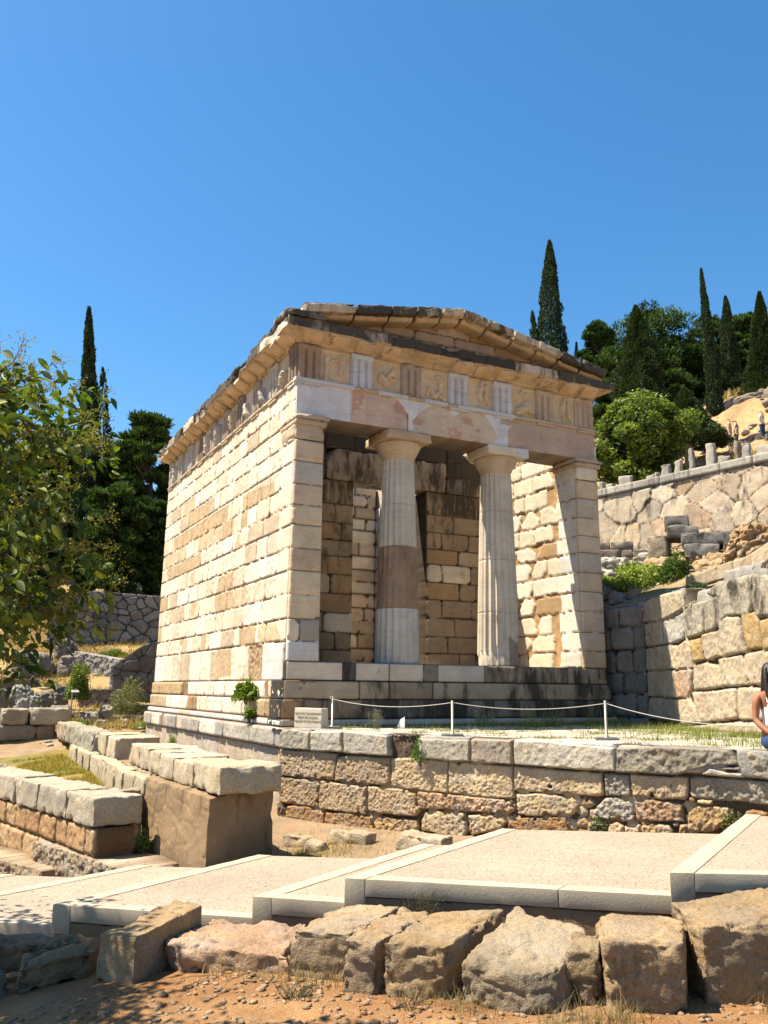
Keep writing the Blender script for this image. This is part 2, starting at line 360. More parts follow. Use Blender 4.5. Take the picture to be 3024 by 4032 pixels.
# measured outlines (metres)
ZONES = [('tan', [(7.81, 4.07), (6.65, 4.03), (6.59, 3.75), (7.81, 3.67)]), ('tan', [(7.18, 3.7), (5.29, 3.66), (5.24, 3.37), (7.11, 3.37)]), ('tan', [(8.65, 3.31), (4.79, 3.29), (3.76, 3.3), (3.75, 2.97), (6.18, 2.96), (8.5, 2.93)]), ('tan', [(6.18, 2.96), (4.31, 2.93), (4.19, 2.63), (6.1, 2.58)]), ('tan', [(4.17, 2.95), (3.33, 2.94), (3.34, 2.6), (4.15, 2.61)]), ('tan', [(2.83, 3.28), (0.95, 3.19), (0.9, 2.94), (2.79, 2.97)]), ('tan', [(9.66, 2.99), (7.19, 2.93), (7.12, 2.61), (9.55, 2.61)]), ('tan', [(9.12, 2.56), (5.78, 2.56), (5.68, 2.25), (9.03, 2.24)]), ('tan', [(2.84, 2.93), (2.43, 2.93), (2.45, 2.6), (2.85, 2.6)]), ('tan', [(2.82, 2.57), (2.75, 2.25), (3.22, 2.23), (3.03, 2.55)]), ('tan', [(3.6, 1.85), (3.19, 1.84), (3.14, 1.47), (4.33, 1.47), (4.18, 1.76)]), ('tan', [(4.4, 1.46), (3.11, 1.45), (2.99, 1.06), (4.33, 1.09)]), ('tan', [(2.93, 1.47), (2.19, 1.48), (2.36, 1.1), (2.93, 1.07)]), ('tan', [(9.67, 1.84), (8.73, 1.85), (8.73, 1.46), (9.67, 1.46)]), ('tan', [(2.59, 0.68), (1.56, 0.71), (1.57, 0.3), (2.53, 0.32)]), ('tan', [(1.46, 0.68), (0.6, 0.69), (0.21, 0.34), (1.42, 0.31)]), ('tan', [(3.97, 0.32), (3.0, 0.32), (2.97, -0.23), (4.0, -0.26)]), ('tan', [(9.9, 1.11), (9.2, 1.09), (9.09, 0.69), (9.68, 0.69)]), ('tan', [(8.43, 1.44), (8.04, 1.43), (8.05, 1.09), (8.44, 1.09)]), ('tan', [(6.36, 1.47), (5.87, 1.45), (6.05, 1.15), (6.29, 1.15)]), ('tan', [(5.3, 0.69), (4.82, 0.7), (4.9, 0.32), (5.26, 0.31)]), ('tan', [(6.67, 2.14), (6.18, 2.19), (6.19, 1.85), (6.53, 1.87)]), ('tan', [(7.22, 0.72), (6.78, 0.72), (6.83, 0.53), (7.22, 0.52)]), ('por', [(1.93, 0.31), (1.15, 0.31), (1.12, -0.31), (1.88, -0.31)]), ('new', [(10.07, 0.33), (8.78, 0.3), (8.87, -0.31), (9.88, -0.31)]), ('new', [(1.12, 0.31), (0.06, 0.31), (0.09, -0.32), (1.12, -0.31)])]
ARCHW = [[(1.98, 4.79), (2.36, 4.82), (2.72, 4.76), (2.46, 4.57), (2.32, 4.4), (2.35, 4.26), (2.43, 4.18), (2.24, 4.2), (2.24, 4.51), (2.08, 4.69)], [(3.14, 4.74), (3.35, 4.71), (3.2, 4.63), (3.14, 4.65)], [(3.87, 4.79), (4.19, 4.81), (4.68, 4.78), (4.43, 4.55), (4.42, 4.18), (3.98, 4.17), (4.2, 4.32), (4.1, 4.49)]]
TERR = [('g', [(0.036, -1.06), (0.215, -1.02), (0.626, -1.05), (0.626, -1.32), (0.335, -1.32), (0.0, -1.32), (0.0, -1.15)]), ('gl', [(0.635, -1.04), (1.23, -1.02), (1.225, -1.16), (1.261, -1.32), (0.635, -1.33)]), ('gl', [(1.239, -1.01), (2.053, -1.05), (2.062, -1.33), (1.954, -1.33), (1.27, -1.33)]), ('g', [(2.554, -1.06), (3.345, -1.05), (3.345, -1.33), (3.046, -1.34), (2.567, -1.33), (2.545, -1.17)]), ('gp', [(3.359, -1.04), (3.962, -1.03), (3.949, -1.33), (3.359, -1.34)]), ('gl', [(3.971, -1.03), (4.329, -1.02), (5.045, -1.05), (5.277, -1.06), (5.277, -1.33), (5.112, -1.34), (3.971, -1.33)]), ('gk', [(5.291, -1.06), (5.868, -1.02), (6.547, -1.02), (6.583, -1.08), (6.65, -1.18), (6.328, -1.21), (6.216, -1.25), (5.957, -1.33), (5.644, -1.33), (5.277, -1.34)]), ('gk', [(6.413, -1.21), (6.65, -1.19), (6.65, -1.24), (6.485, -1.24), (6.413, -1.23)]), ('gl', [(6.216, -1.3), (6.337, -1.22), (6.494, -1.25), (6.672, -1.25), (6.672, -1.31), (6.427, -1.31)]), ('gk', [(6.708, -1.04), (6.762, -1.02), (6.918, -1.09), (7.039, -1.36), (6.905, -1.32), (6.762, -1.28)]), ('gd', [(6.574, -1.02), (6.717, -1.01), (6.695, -1.07), (6.762, -1.28), (6.681, -1.3), (6.672, -1.18)]), ('t', [(-0.022, -1.33), (0.604, -1.33), (1.096, -1.34), (1.096, -1.52), (1.047, -1.71), (0.926, -1.72), (-0.045, -1.71)]), ('t', [(1.127, -1.38), (1.337, -1.35), (2.039, -1.35), (2.053, -1.69), (1.838, -1.72), (1.073, -1.72), (1.082, -1.58)]), ('s', [(2.053, -1.35), (2.576, -1.33), (2.978, -1.34), (2.97, -1.74), (2.733, -1.75), (2.053, -1.73)]), ('s', [(2.992, -1.34), (3.918, -1.35), (3.927, -1.55), (3.94, -1.73), (3.627, -1.75), (2.978, -1.74)]), ('s', [(3.94, -1.35), (5.031, -1.36), (5.089, -1.35), (5.098, -1.6), (5.022, -1.62), (4.7, -1.63), (3.94, -1.64)]), ('gk', [(5.121, -1.36), (5.313, -1.36), (5.42, -1.36), (5.434, -1.57), (5.389, -1.6), (5.121, -1.61)]), ('s', [(5.425, -1.35), (6.082, -1.34), (6.069, -1.52), (6.033, -1.58), (5.747, -1.6), (5.447, -1.59)]), ('gk', [(6.105, -1.34), (6.167, -1.33), (6.905, -1.32), (7.142, -1.33), (7.12, -1.57), (6.883, -1.57), (6.65, -1.55), (6.105, -1.56), (6.082, -1.51)]), ('t', [(-0.036, -1.72), (0.792, -1.73), (0.769, -2.1), (0.711, -2.11), (-0.031, -2.09)]), ('t', [(0.814, -1.73), (1.65, -1.75), (1.65, -2.13), (1.583, -2.13), (0.778, -2.12)]), ('t', [(1.673, -1.74), (2.491, -1.74), (2.487, -1.92), (2.554, -1.99), (2.455, -2.07), (1.829, -2.09), (1.682, -2.08)]), ('p', [(2.5, -1.75), (3.046, -1.75), (3.627, -1.75), (3.918, -1.75), (3.949, -1.85), (3.882, -1.91), (3.336, -1.94), (2.733, -1.96), (2.5, -1.97)]), ('s', [(3.971, -1.67), (4.316, -1.64), (4.785, -1.65), (4.776, -1.8), (4.687, -1.86), (4.119, -1.92), (3.985, -1.9), (3.971, -1.78)]), ('g', [(5.022, -1.72), (5.121, -1.63), (5.21, -1.61), (5.425, -1.63), (5.469, -1.75), (5.469, -1.85), (5.38, -1.86), (5.009, -1.88), (4.978, -1.8)]), ('p', [(5.443, -1.62), (5.657, -1.6), (5.993, -1.63), (6.015, -1.81), (5.613, -1.84), (5.487, -1.83), (5.469, -1.73)]), ('o', [(6.046, -1.64), (6.279, -1.62), (6.48, -1.63), (6.547, -1.69), (6.306, -1.88), (6.024, -1.91), (6.055, -1.75)]), ('r', [(0.165, -2.13), (0.479, -2.1), (0.783, -2.12), (0.903, -2.15), (0.89, -2.44), (0.724, -2.47), (0.179, -2.42), (0.134, -2.31)]), ('r', [(0.926, -2.15), (1.306, -2.12), (1.753, -2.14), (1.775, -2.35), (1.74, -2.43), (1.306, -2.47), (0.984, -2.43), (0.903, -2.27)]), ('o', [(1.762, -2.13), (2.487, -2.11), (2.522, -2.23), (2.321, -2.37), (1.919, -2.44), (1.807, -2.39)]), ('s', [(2.621, -2.0), (2.733, -1.98), (3.113, -1.96), (3.224, -1.96), (3.26, -2.15), (3.215, -2.26), (2.889, -2.27), (2.733, -2.25), (2.576, -2.25), (2.554, -2.13)]), ('s', [(3.278, -1.98), (3.457, -1.96), (3.77, -1.95), (3.828, -2.01), (3.748, -2.1), (3.336, -2.22), (3.292, -2.15)]), ('r', [(3.851, -1.96), (4.62, -1.87), (4.664, -2.05), (4.642, -2.12), (3.846, -2.14)]), ('g', [(4.933, -1.9), (5.009, -1.9), (5.112, -1.91), (5.112, -2.06), (4.933, -2.08)]), ('s', [(5.143, -1.88), (5.232, -1.87), (5.322, -1.91), (5.313, -2.04), (5.134, -2.06)]), ('s', [(5.331, -1.91), (5.376, -1.89), (5.514, -1.89), (5.523, -2.01), (5.322, -2.04)]), ('o', [(5.523, -1.86), (5.666, -1.85), (5.733, -1.89), (5.68, -2.0), (5.523, -2.01)]), ('s', [(5.702, -1.85), (5.845, -1.86), (5.881, -1.92), (5.881, -1.98), (5.689, -2.0)]), ('s', [(5.868, -1.84), (5.948, -1.82), (5.957, -1.86), (5.89, -1.88)]), ('o', [(5.957, -1.84), (6.037, -1.83), (6.024, -1.96), (5.935, -1.97)]), ('r', [(6.069, -1.54), (6.136, -1.57), (6.136, -1.62), (6.069, -1.61)]), ('s', [(6.149, -1.57), (6.315, -1.56), (6.315, -1.61), (6.239, -1.62), (6.158, -1.61)]), ('k', [(-0.112, -2.11), (0.058, -2.08), (0.134, -2.2), (0.134, -2.39), (-0.036, -2.41), (-0.112, -2.22)]), ('k', [(-0.045, -2.42), (0.134, -2.41), (0.201, -2.55), (-0.013, -2.63)]), ('r', [(6.659, -1.64), (6.717, -1.62), (6.816, -1.62), (6.874, -1.65), (6.874, -1.78), (6.605, -1.8)])]
WALLA = [('g', [(0.984, 1.26), (1.88, 1.3), (2.427, 1.29), (3.133, 1.25), (3.102, 1.05), (2.374, 0.91), (1.937, 0.84), (0.953, 0.84)]), ('g', [(0.984, 0.83), (1.744, 0.84), (1.753, 0.41), (1.007, 0.38)]), ('gl', [(1.785, 0.83), (2.693, 0.94), (2.589, 0.48), (2.073, 0.39), (1.776, 0.41)]), ('gs', [(2.725, 0.96), (3.016, 1.03), (3.893, 1.05), (4.032, 0.73), (3.826, 0.55), (3.228, 0.5), (2.715, 0.45), (2.63, 0.59)]), ('gs', [(3.56, 1.26), (4.073, 1.26), (4.909, 1.28), (5.408, 1.21), (5.358, 1.09), (4.95, 1.09), (4.899, 0.78), (4.76, 0.7), (4.032, 0.72), (3.893, 1.05), (3.56, 1.1)]), ('gs', [(4.994, 1.15), (5.399, 1.18), (5.988, 1.11), (5.912, 0.59), (4.981, 0.64), (4.899, 0.88)]), ('g', [(1.007, 0.37), (2.041, 0.39), (2.244, -0.05), (1.003, -0.05)]), ('s', [(2.073, 0.38), (2.298, 0.35), (2.63, 0.44), (2.877, 0.38), (2.864, -0.05), (2.244, -0.06)]), ('o', [(2.864, 0.43), (3.187, 0.44), (3.272, 0.07), (2.899, 0.04)]), ('g', [(3.25, 0.49), (3.839, 0.54), (3.817, 0.23), (3.915, 0.12), (3.326, 0.06), (3.241, 0.25)]), ('g', [(3.893, 0.65), (4.073, 0.71), (4.522, 0.68), (4.608, 0.14), (3.912, 0.11), (3.871, 0.31)]), ('o', [(4.545, 0.72), (4.918, 0.71), (5.035, 0.6), (5.08, 0.19), (4.652, 0.18)]), ('o', [(5.067, 0.6), (5.314, 0.61), (5.902, 0.56), (5.839, 0.14), (5.089, 0.16)]), ('g', [(1.025, -0.06), (2.193, -0.06), (2.225, -0.54), (1.025, -0.52)]), ('p', [(2.225, -0.07), (2.864, -0.06), (2.791, -0.43), (2.662, -0.53), (2.247, -0.54)]), ('s', [(2.899, 0.03), (3.367, 0.04), (3.776, -0.04), (3.861, -0.35), (2.855, -0.41)]), ('g', [(3.776, 0.09), (4.478, 0.12), (4.567, 0.03), (4.621, -0.34), (3.88, -0.35)]), ('s', [(4.554, 0.13), (5.121, 0.17), (5.228, 0.01), (5.111, -0.31), (4.671, -0.33), (4.545, -0.11)]), ('s', [(5.152, 0.14), (5.839, 0.13), (5.763, -0.34), (5.121, -0.35)]), ('g', [(1.016, -0.53), (2.225, -0.55), (2.301, -0.95), (0.94, -0.92)]), ('s', [(2.247, -0.55), (2.674, -0.52), (2.864, -0.67), (3.026, -0.92), (2.32, -0.99)]), ('s', [(2.706, -0.42), (3.538, -0.41), (3.529, -0.88), (3.026, -0.92), (2.899, -0.67)]), ('s', [(3.573, -0.41), (4.298, -0.36), (4.276, -0.81), (3.583, -0.89)]), ('s', [(4.32, -0.36), (5.133, -0.36), (5.067, -0.81), (4.288, -0.84)]), ('s', [(2.342, -1.0), (4.158, -0.86), (5.067, -0.84), (5.035, -1.0), (4.136, -1.05), (3.016, -1.05), (2.333, -1.06)])]
TREES = [('cypress', 'tallest dark cypress left of the temple, rising behind the leafy branches', (1.08, 31.33, 4.01), 15.06, 0.8, (-1.06, 0.13)), ('cypress_open', 'shorter ragged cypress just right of the tallest one on the left', (2.05, 33.21, 4.6), 11.98, 0.86, (-0.85, 0.12)), ('pine', 'dark green pine nearest the left temple wall, widest of the left pines', (3.44, 28.91, 4.6), 8.49, 1.66, (-0.48, 0.09)), ('pine', 'pine with drooping boughs low behind the two left cypresses', (2.91, 32.06, 4.73), 7.38, 1.53, (-0.63, 0.1)), ('pine', 'dense dark pine half hidden behind the leafy foreground branches', (-0.12, 36.5, 4.3), 9.3, 2.15, (-0.76, 0.07)), ('cypress', 'tall cypress with a bushy left side behind the right roof slope', (32.0, 34.03, 18.75), 13.68, 1.35, (0.24, -0.19)), ('cypress_open', 'ragged side growth leaning out left of the tall cypress behind the roof', (31.39, 34.5, 20.18), 6.74, 0.71, (-0.26, 0.2)), ('cypress', 'tiny cypress tip beside the tall one behind the right roof slope', (35.34, 36.48, 21.81), 4.81, 0.24, (0.13, -0.1)), ('cypress', 'small cypress tip standing alone between temple roof and right pines', (35.97, 35.97, 21.39), 4.47, 0.28, (0.12, -0.1)), ('pine', 'loose blue-green pine nearest the roof corner, with sky showing through', (35.83, 33.46, 19.0), 7.54, 1.27, (0.22, -0.19)), ('pine_dense', 'large broad pine behind the conical dark cypress', (41.41, 33.74, 19.93), 8.95, 3.48, (0.08, -0.08)), ('cypress_wide', 'broad conical dark cypress in front of the large pine', (33.36, 26.22, 15.81), 8.55, 2.22, (-0.15, 0.15)), ('cypress_wide', 'dark spreading cypress low behind the lime green tree, left of the thin one', (31.51, 20.98, 13.17), 3.46, 2.02, (-0.06, 0.07)), ('pine_dense', 'rounded pine on the ridge just left of the thinnest cypress', (44.45, 33.5, 20.52), 6.18, 2.19, (0.05, -0.06)), ('cypress_thin', 'thinnest tallest cypress on the right hillside, leaning a little', (38.53, 25.16, 17.07), 10.7, 0.53, (-0.21, 0.23)), ('pine_dense', 'ridge pine between the thinnest cypress and the next cypress', (48.92, 34.54, 23.48), 6.43, 2.01, (0.15, -0.17)), ('cypress', 'cypress second from the right edge, in front of ridge pines', (45.22, 29.66, 21.52), 7.55, 0.85, (0.11, -0.14)), ('pine_dense', 'bright green pine on the ridge near the right edge', (50.51, 32.68, 23.56), 6.3, 1.86, (0.33, -0.39)), ('cypress_wide', 'cypress with drooping lower branches at the right edge of the picture', (43.45, 25.52, 17.92), 9.3, 1.53, (0.24, -0.3)), ('pine_dense', 'dark rounded pine at the far left, behind the foreground leaves', (-2.09, 30.64, 3.44), 6.45, 1.77, (-0.57, 0.03)), ('pine_dense', 'dark pine filling the gap between cypresses and temple wall', (1.46, 26.22, 3.77), 4.72, 1.29, (-0.33, 0.05)), ('pine_dense', 'low dark pine just left of the temple wall with boughs reaching the slope', (3.43, 26.87, 3.74), 4.44, 0.99, (-0.37, 0.08)), ('pine_dense', 'dark pine in the middle of the right hillside beneath the ridge trees', (34.03, 29.7, 16.85), 5.62, 1.87, (0.19, -0.16)), ('pine_dense', 'shaded pine behind the thinnest cypress', (37.93, 28.73, 17.49), 4.02, 1.61, (0.05, -0.05)), ('pine_dense', 'olive green pine between the two rightmost cypresses', (48.74, 31.68, 22.56), 4.0, 1.69, (0.18, -0.21)), ('broadleaf', 'lime green broadleaf tree beside the right temple corner', (18.57, 11.31, 7.2), 3.53, 1.68, (0.0, 0.0))]
# ------------------------------------------------------------------ THE TREASURY
W, D, B_ = 6.62, 9.73, .054
TR = thing('marble_treasury', 'small Greek marble temple with two fluted columns, patched block walls and a low gable', 'temple', (3.31, 4.9, -1.03))
ZC = [-.304, .33, .69, 1.09, 1.48, 1.86, 2.25, 2.59, 2.96, 3.35, 3.73, 4.10, 4.46, 4.80]
X3 = np.array([1., 0, 0]); Y3 = np.array([0, 1., 0]); Z3 = np.array([0, 0, 1.])
def courses(u0, u1, zs, rng, lens=(.5, .95), pal=((CREAM, 5), (CREAM2, 4), (PINK, 3), (OLD, 1)), alpha=.1, chipc=.06, prot=.012, ro=.006, pr=.5, pal_at=None, alpha_at=None, jw=.004):
    out = []; cs = [c for c, w in pal for _ in range(w)]
    for i in range(len(zs)-1):
        u = u0; first = True
        while u < u1-.02:
            L = rng.uniform(*lens)*(.6 if first and i % 2 else 1); first = False
            if u+L > u1-.25: L = u1-u
            c = cs[rng.randint(len(cs))]; al = alpha
            if pal_at:
                r = pal_at(u+L/2, (zs[i]+zs[i+1])/2, rng)
                if r is not None: c = r
            if alpha_at: al = alpha_at(u+L/2, (zs[i]+zs[i+1])/2)
            k = rng.uniform(.93, 1.04)
            out.append((chip(u+jw, u+L-jw, zs[i]+jw, zs[i+1]-jw, rng, chipc, .012, pr), (c[0]*k, c[1]*k, c[2]*k, al+rng.uniform(-.06, .06)), rng.uniform(-.4, 1)*prot, ro*rng.uniform(.5, 1.5)))
            u += L
    return out
rs = np.random.RandomState(11)
# left (sunlit) wall, outer face
U, V, P = plane_grid((0, 0.078, 0), Y3, D-.078, 4.80+.304, .022, -.304)
P[..., 0] += B_*np.clip((V-.3)/4.5, 0, 1)
def cut_white(blocks, zones):
    return blocks
bl = []
cs = courses(.6, D-.0, ZC, rs, (.40, .95), jw=.002, chipc=.085, pr=.45, prot=.007, ro=.012, alpha=.12)
bl += cs
# blocks at the front corner: alternately short and long heads
for i in range(1, len(ZC)-1):
    L = .62 if i % 2 else .62
    bl.append((chip(.004, L-.005, ZC[i]+.004, ZC[i+1]-.004, rs, .05, .006, .4), A(CREAM2 if i in (8, 9) else CREAM, .06), .004, .006))
h, C = relief(U, V, bl, gap=.030, rad=.007, warp=.017, wf=8, seed=5, joint=(.26, .16, .08, .05))
nzz = fbm(U*22, V*22, 0, 4, 77); nz2 = fbm(U*6, V*6, 0, 3, 78)
for zi, (k, poly) in enumerate(ZONES):
    d = psdf(U+.015*nz2, V+.015*nz2, poly); m = d > 0
    if k == 'tan':
        keep = m & (h > -.02); kk = 1+.10*nz2; C[keep, :3] = np.array((.66, .48, .28) if (zi % 3) else (.76, .58, .37))*kk[keep][:, None]; h[keep] = h[keep]*.5-.006+.006*nzz[keep]; C[keep, 3] = .16
    elif k == 'por':
        C[m, :3] = np.array((.52, .36, .20))*(1+.2*nzz[m])[:, None]; h[m] = -.022+.03*nzz[m]; C[m, 3] = .2
    else:
        d2 = psdf(U, V, poly); m = d2 > 0; C[m] = (*NEW, 0.0); h[m] = np.where(d2[m] < .012, .006, .012)
        C[m & (abs(V-.015) < .012), :3] *= .9
mk('left_wall', *slab(P, (-1, 0, 0), h, C, .54)[:2], M_MARBLE, TR, None, True).data
def finish(o, C):
    at = o.data.color_attributes.new('Col', 'FLOAT_COLOR', 'POINT'); at.data.foreach_set('color', C.astype(np.float32).ravel()); return o
def put(name, P, N, h, C, thick, mat, parent=None, smooth=True):
    V_, F_, C_ = slab(P, N, h, C, thick); return mk(name, V_, F_, mat, parent if parent is not None else TR, C_, smooth)
bpy.data.objects.remove(bpy.data.objects['left_wall'])
put('left_wall', P, (-1, 0, 0), h, C, .54, M_MARBLE)
# two small round holes suggest themselves in one block: kept as dark pits in colour only by the porous noise
# right wall, inner face (seen through the columns and the door)
U, V, P = plane_grid((W-.56, .076, 0), Y3, D-.076, 4.80, .030, 0)
P[..., 0] -= .0
def pa(u, v, r):
    if r.rand() < .10: return TAN
    return None
bl = courses(.0, D, [0]+ZC[1:], np.random.RandomState(4), (.42, .90), pal=((CREAM, 5), (CREAM2, 3), (PINK, 1)), chipc=.26, pr=.36, prot=.008, jw=.010, pal_at=pa, alpha=.05)
bl = [b for b in bl if np.mean([p[0] for p in b[0]]) > .62]
for i in range(len(ZC)-1):
    L = .60 if i % 2 else .66
    z0 = max(ZC[i], 0)
    bl.append((chip(.004, L, z0+.006, ZC[i+1]-.006, rs, .04, .006, .3), A(NEW if i == 5 else CREAM2, .04), .004, .004))
h, C = relief(U, V, bl, gap=.030, rad=.008, warp=.040, wf=7, seed=15, joint=(.56, .35, .17, .05))
put('right_wall', P, (-1, 0, 0), h, C, .56, M_MARBLE)
# back wall of the chamber
U, V, P = plane_grid((.56, D-.57, 0), X3, W-1.12, 5.46, .05, 0)
bl = courses(0, W-1.12, [0]+ZC[1:]+[5.15, 5.46], np.random.RandomState(9), (.5, .95), pal=((CREAM, 2), (PINK, 3), (OLD, 3)), chipc=.12, pr=.6, jw=.01)
h, C = relief(U, V, bl, gap=.04, rad=.05, warp=.02, seed=25); put('back_wall', P, (0, -1, 0), h, C, .5, M_MARBLE)
# cross wall with the doorway
YC = 2.9; dx0, dx1, dz = 2.46, 4.22, 3.86
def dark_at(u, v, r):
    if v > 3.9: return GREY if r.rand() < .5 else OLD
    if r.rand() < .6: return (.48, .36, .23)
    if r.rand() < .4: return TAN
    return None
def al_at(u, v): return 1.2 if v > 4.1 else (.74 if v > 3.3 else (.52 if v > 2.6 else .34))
def cross(name, x0, x1, z0, z1, seed, zs):
    U, V, P = plane_grid((x0, YC, 0), X3, x1-x0, z1-z0, .022, z0)
    bl = courses(0, x1-x0, zs, np.random.RandomState(seed), (.42, .9), pal=((OLD, 4), (CREAM, 2), (PINK, 1)), chipc=.09, pr=.5, pal_at=dark_at, alpha_at=al_at, jw=.005, ro=.008)
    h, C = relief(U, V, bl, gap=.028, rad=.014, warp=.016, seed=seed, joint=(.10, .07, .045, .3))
    put(name, P, (0, -1, 0), h, C, .56, M_STEP)
zc = [0]+ZC[1:11]; 
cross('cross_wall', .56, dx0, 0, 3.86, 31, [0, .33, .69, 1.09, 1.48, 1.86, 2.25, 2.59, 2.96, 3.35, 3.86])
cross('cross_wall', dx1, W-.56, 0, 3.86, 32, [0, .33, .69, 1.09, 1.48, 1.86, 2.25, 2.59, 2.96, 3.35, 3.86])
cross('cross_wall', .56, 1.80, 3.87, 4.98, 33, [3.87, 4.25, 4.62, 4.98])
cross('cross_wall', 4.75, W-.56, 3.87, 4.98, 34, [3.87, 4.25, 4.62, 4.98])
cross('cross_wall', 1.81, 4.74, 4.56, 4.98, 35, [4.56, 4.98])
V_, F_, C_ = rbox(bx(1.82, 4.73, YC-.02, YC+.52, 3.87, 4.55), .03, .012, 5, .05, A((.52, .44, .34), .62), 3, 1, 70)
dl = mk('door_lintel', V_, F_, M_STEP, TR, C_, True)
V_, F_, C_ = rbox(bx(dx0+.1, dx1-.1, YC-.05, YC-.015, 4.12, 4.30), .012, .004, 5, .05, A((.45, .38, .29), .7), 4, 0, 60)
mk('lintel_ledge', V_, F_, M_STEP, dl, C_, True)
# floor inside
V_, F_, C_ = rbox(bx(.5, W-.5, .62, D-.5, -.30, -.012), .01, .004, 3, .4, A((.62, .52, .40), .1), 1); mk('floor', V_, F_, M_MARBLE, TR, C_)
# anta fronts
def anta(x0, x1, seed, side):
    U, V, P = plane_grid((x0, 0.0, 0), X3, x1-x0, 3.73, .018, 0)
    P[..., 1] += .012*np.clip(V/4, 0, 1)
    if side < 0: P[..., 0] += B_*.75*np.clip(V/4.5, 0, 1)*(1-U/(x1-x0))
    else: P[..., 0] -= B_*.75*np.clip(V/4.5, 0, 1)*(U/(x1-x0))
    r = np.random.RandomState(seed); bl = []; zs = [0]+ZC[1:11]
    for i in range(len(zs)-1):
        c = [(.92, .73, .49), (.84, .63, .41), (.90, .69, .47), (.78, .57, .38)][r.randint(4)]; a = .18
        if side < 0 and i == 0: c = NEW; a = .02
        if side < 0 and i in (8,): c = (.76, .68, .55)
        if side > 0 and i in (5, 8): c = (.74, .62, .46)
        if side < 0 and i == 1:
            bl.append((chip(.20, x1-x0-.003, zs[i]+.003, zs[i+1]-.003, r, .01, .002, .1), A((.50, .44, .35), .05), .004, .003))
            bl.append((chip(.003, .197, zs[i]+.003, zs[i+1]-.003, r, .09, .01, .9), A(CREAM, .1), .006, .01)); continue
        big = .11 if (side > 0 and i in (3, 4, 7, 6)) or (side < 0 and i in (2, 6)) else .035
        bl.append((chip(.003, x1-x0-.003, zs[i]+.004, zs[i+1]-.004, r, big, .004, .6 if big > .1 else .35), A(c, a), .006*r.rand(), .006, .03))
    h, C = relief(U, V, bl, gap=.028, rad=.016, warp=.010, wf=6, seed=seed, joint=(.34, .23, .14, .1))
    C[:4] = C[4]; C[-4:] = C[-5]
    put('anta_face', P, (0, -1, 0), h, C, .075, M_MARBLE)
anta(.003, .565, 51, -1); anta(W-.565, W-.003, 52, 1)
def lathe(prof, cx, cy, n=72, col=(.5, .4, .3, 0), fl=None, nseed=0, namp=.002):
    prof = np.array(prof, float); th = np.linspace(0, 2*math.pi, n, endpoint=False)
    R = np.tile(prof[:, 0], (n, 1)); Z = np.tile(prof[:, 1], (n, 1)); T = np.tile(th[:, None], (1, len(prof)))
    if fl is not None: R = R-fl(T, Z)
    R = R+namp*fbm(np.cos(T)*4+9, np.sin(T)*4+9, Z*3, 3, nseed)
    V_ = np.stack([cx+R*np.cos(T), cy+R*np.sin(T), Z], -1).reshape(-1, 3)
    F_ = gridfaces(n, len(prof), 0, True)
    return V_, F_, np.tile(np.array(col, float), (len(V_), 1))
for side in (-1, 1):
    x0, x1 = (.02, .565) if side < 0 else (W-.565, W-.02)
    cap = TR
    V1 = rbox(bx(x0, x1, .0, .72, 3.735, 4.02), .03, .012, 5, .03, A(OLD if side < 0 else CREAM, .12), 60+side, 1)
    V2 = rbox(bx(x0-.045*(side > 0)-.008, x1+.045, -.05, .76, 3.985, 4.10), .045, .008, 5, .03, A((.64, .50, .34), .15), 62+side, 1)
    V3 = rbox(bx(x0-.06*(side > 0)-.012, x1+.06, -.065, .77, 4.095, 4.178), .012, .006, 5, .03, A((.62, .50, .36), .25), 64+side, 1)
    mk('anta_capital', *join([V1, V2, V3])[:2], M_MARBLE, TR, join([V1, V2, V3])[2], True)
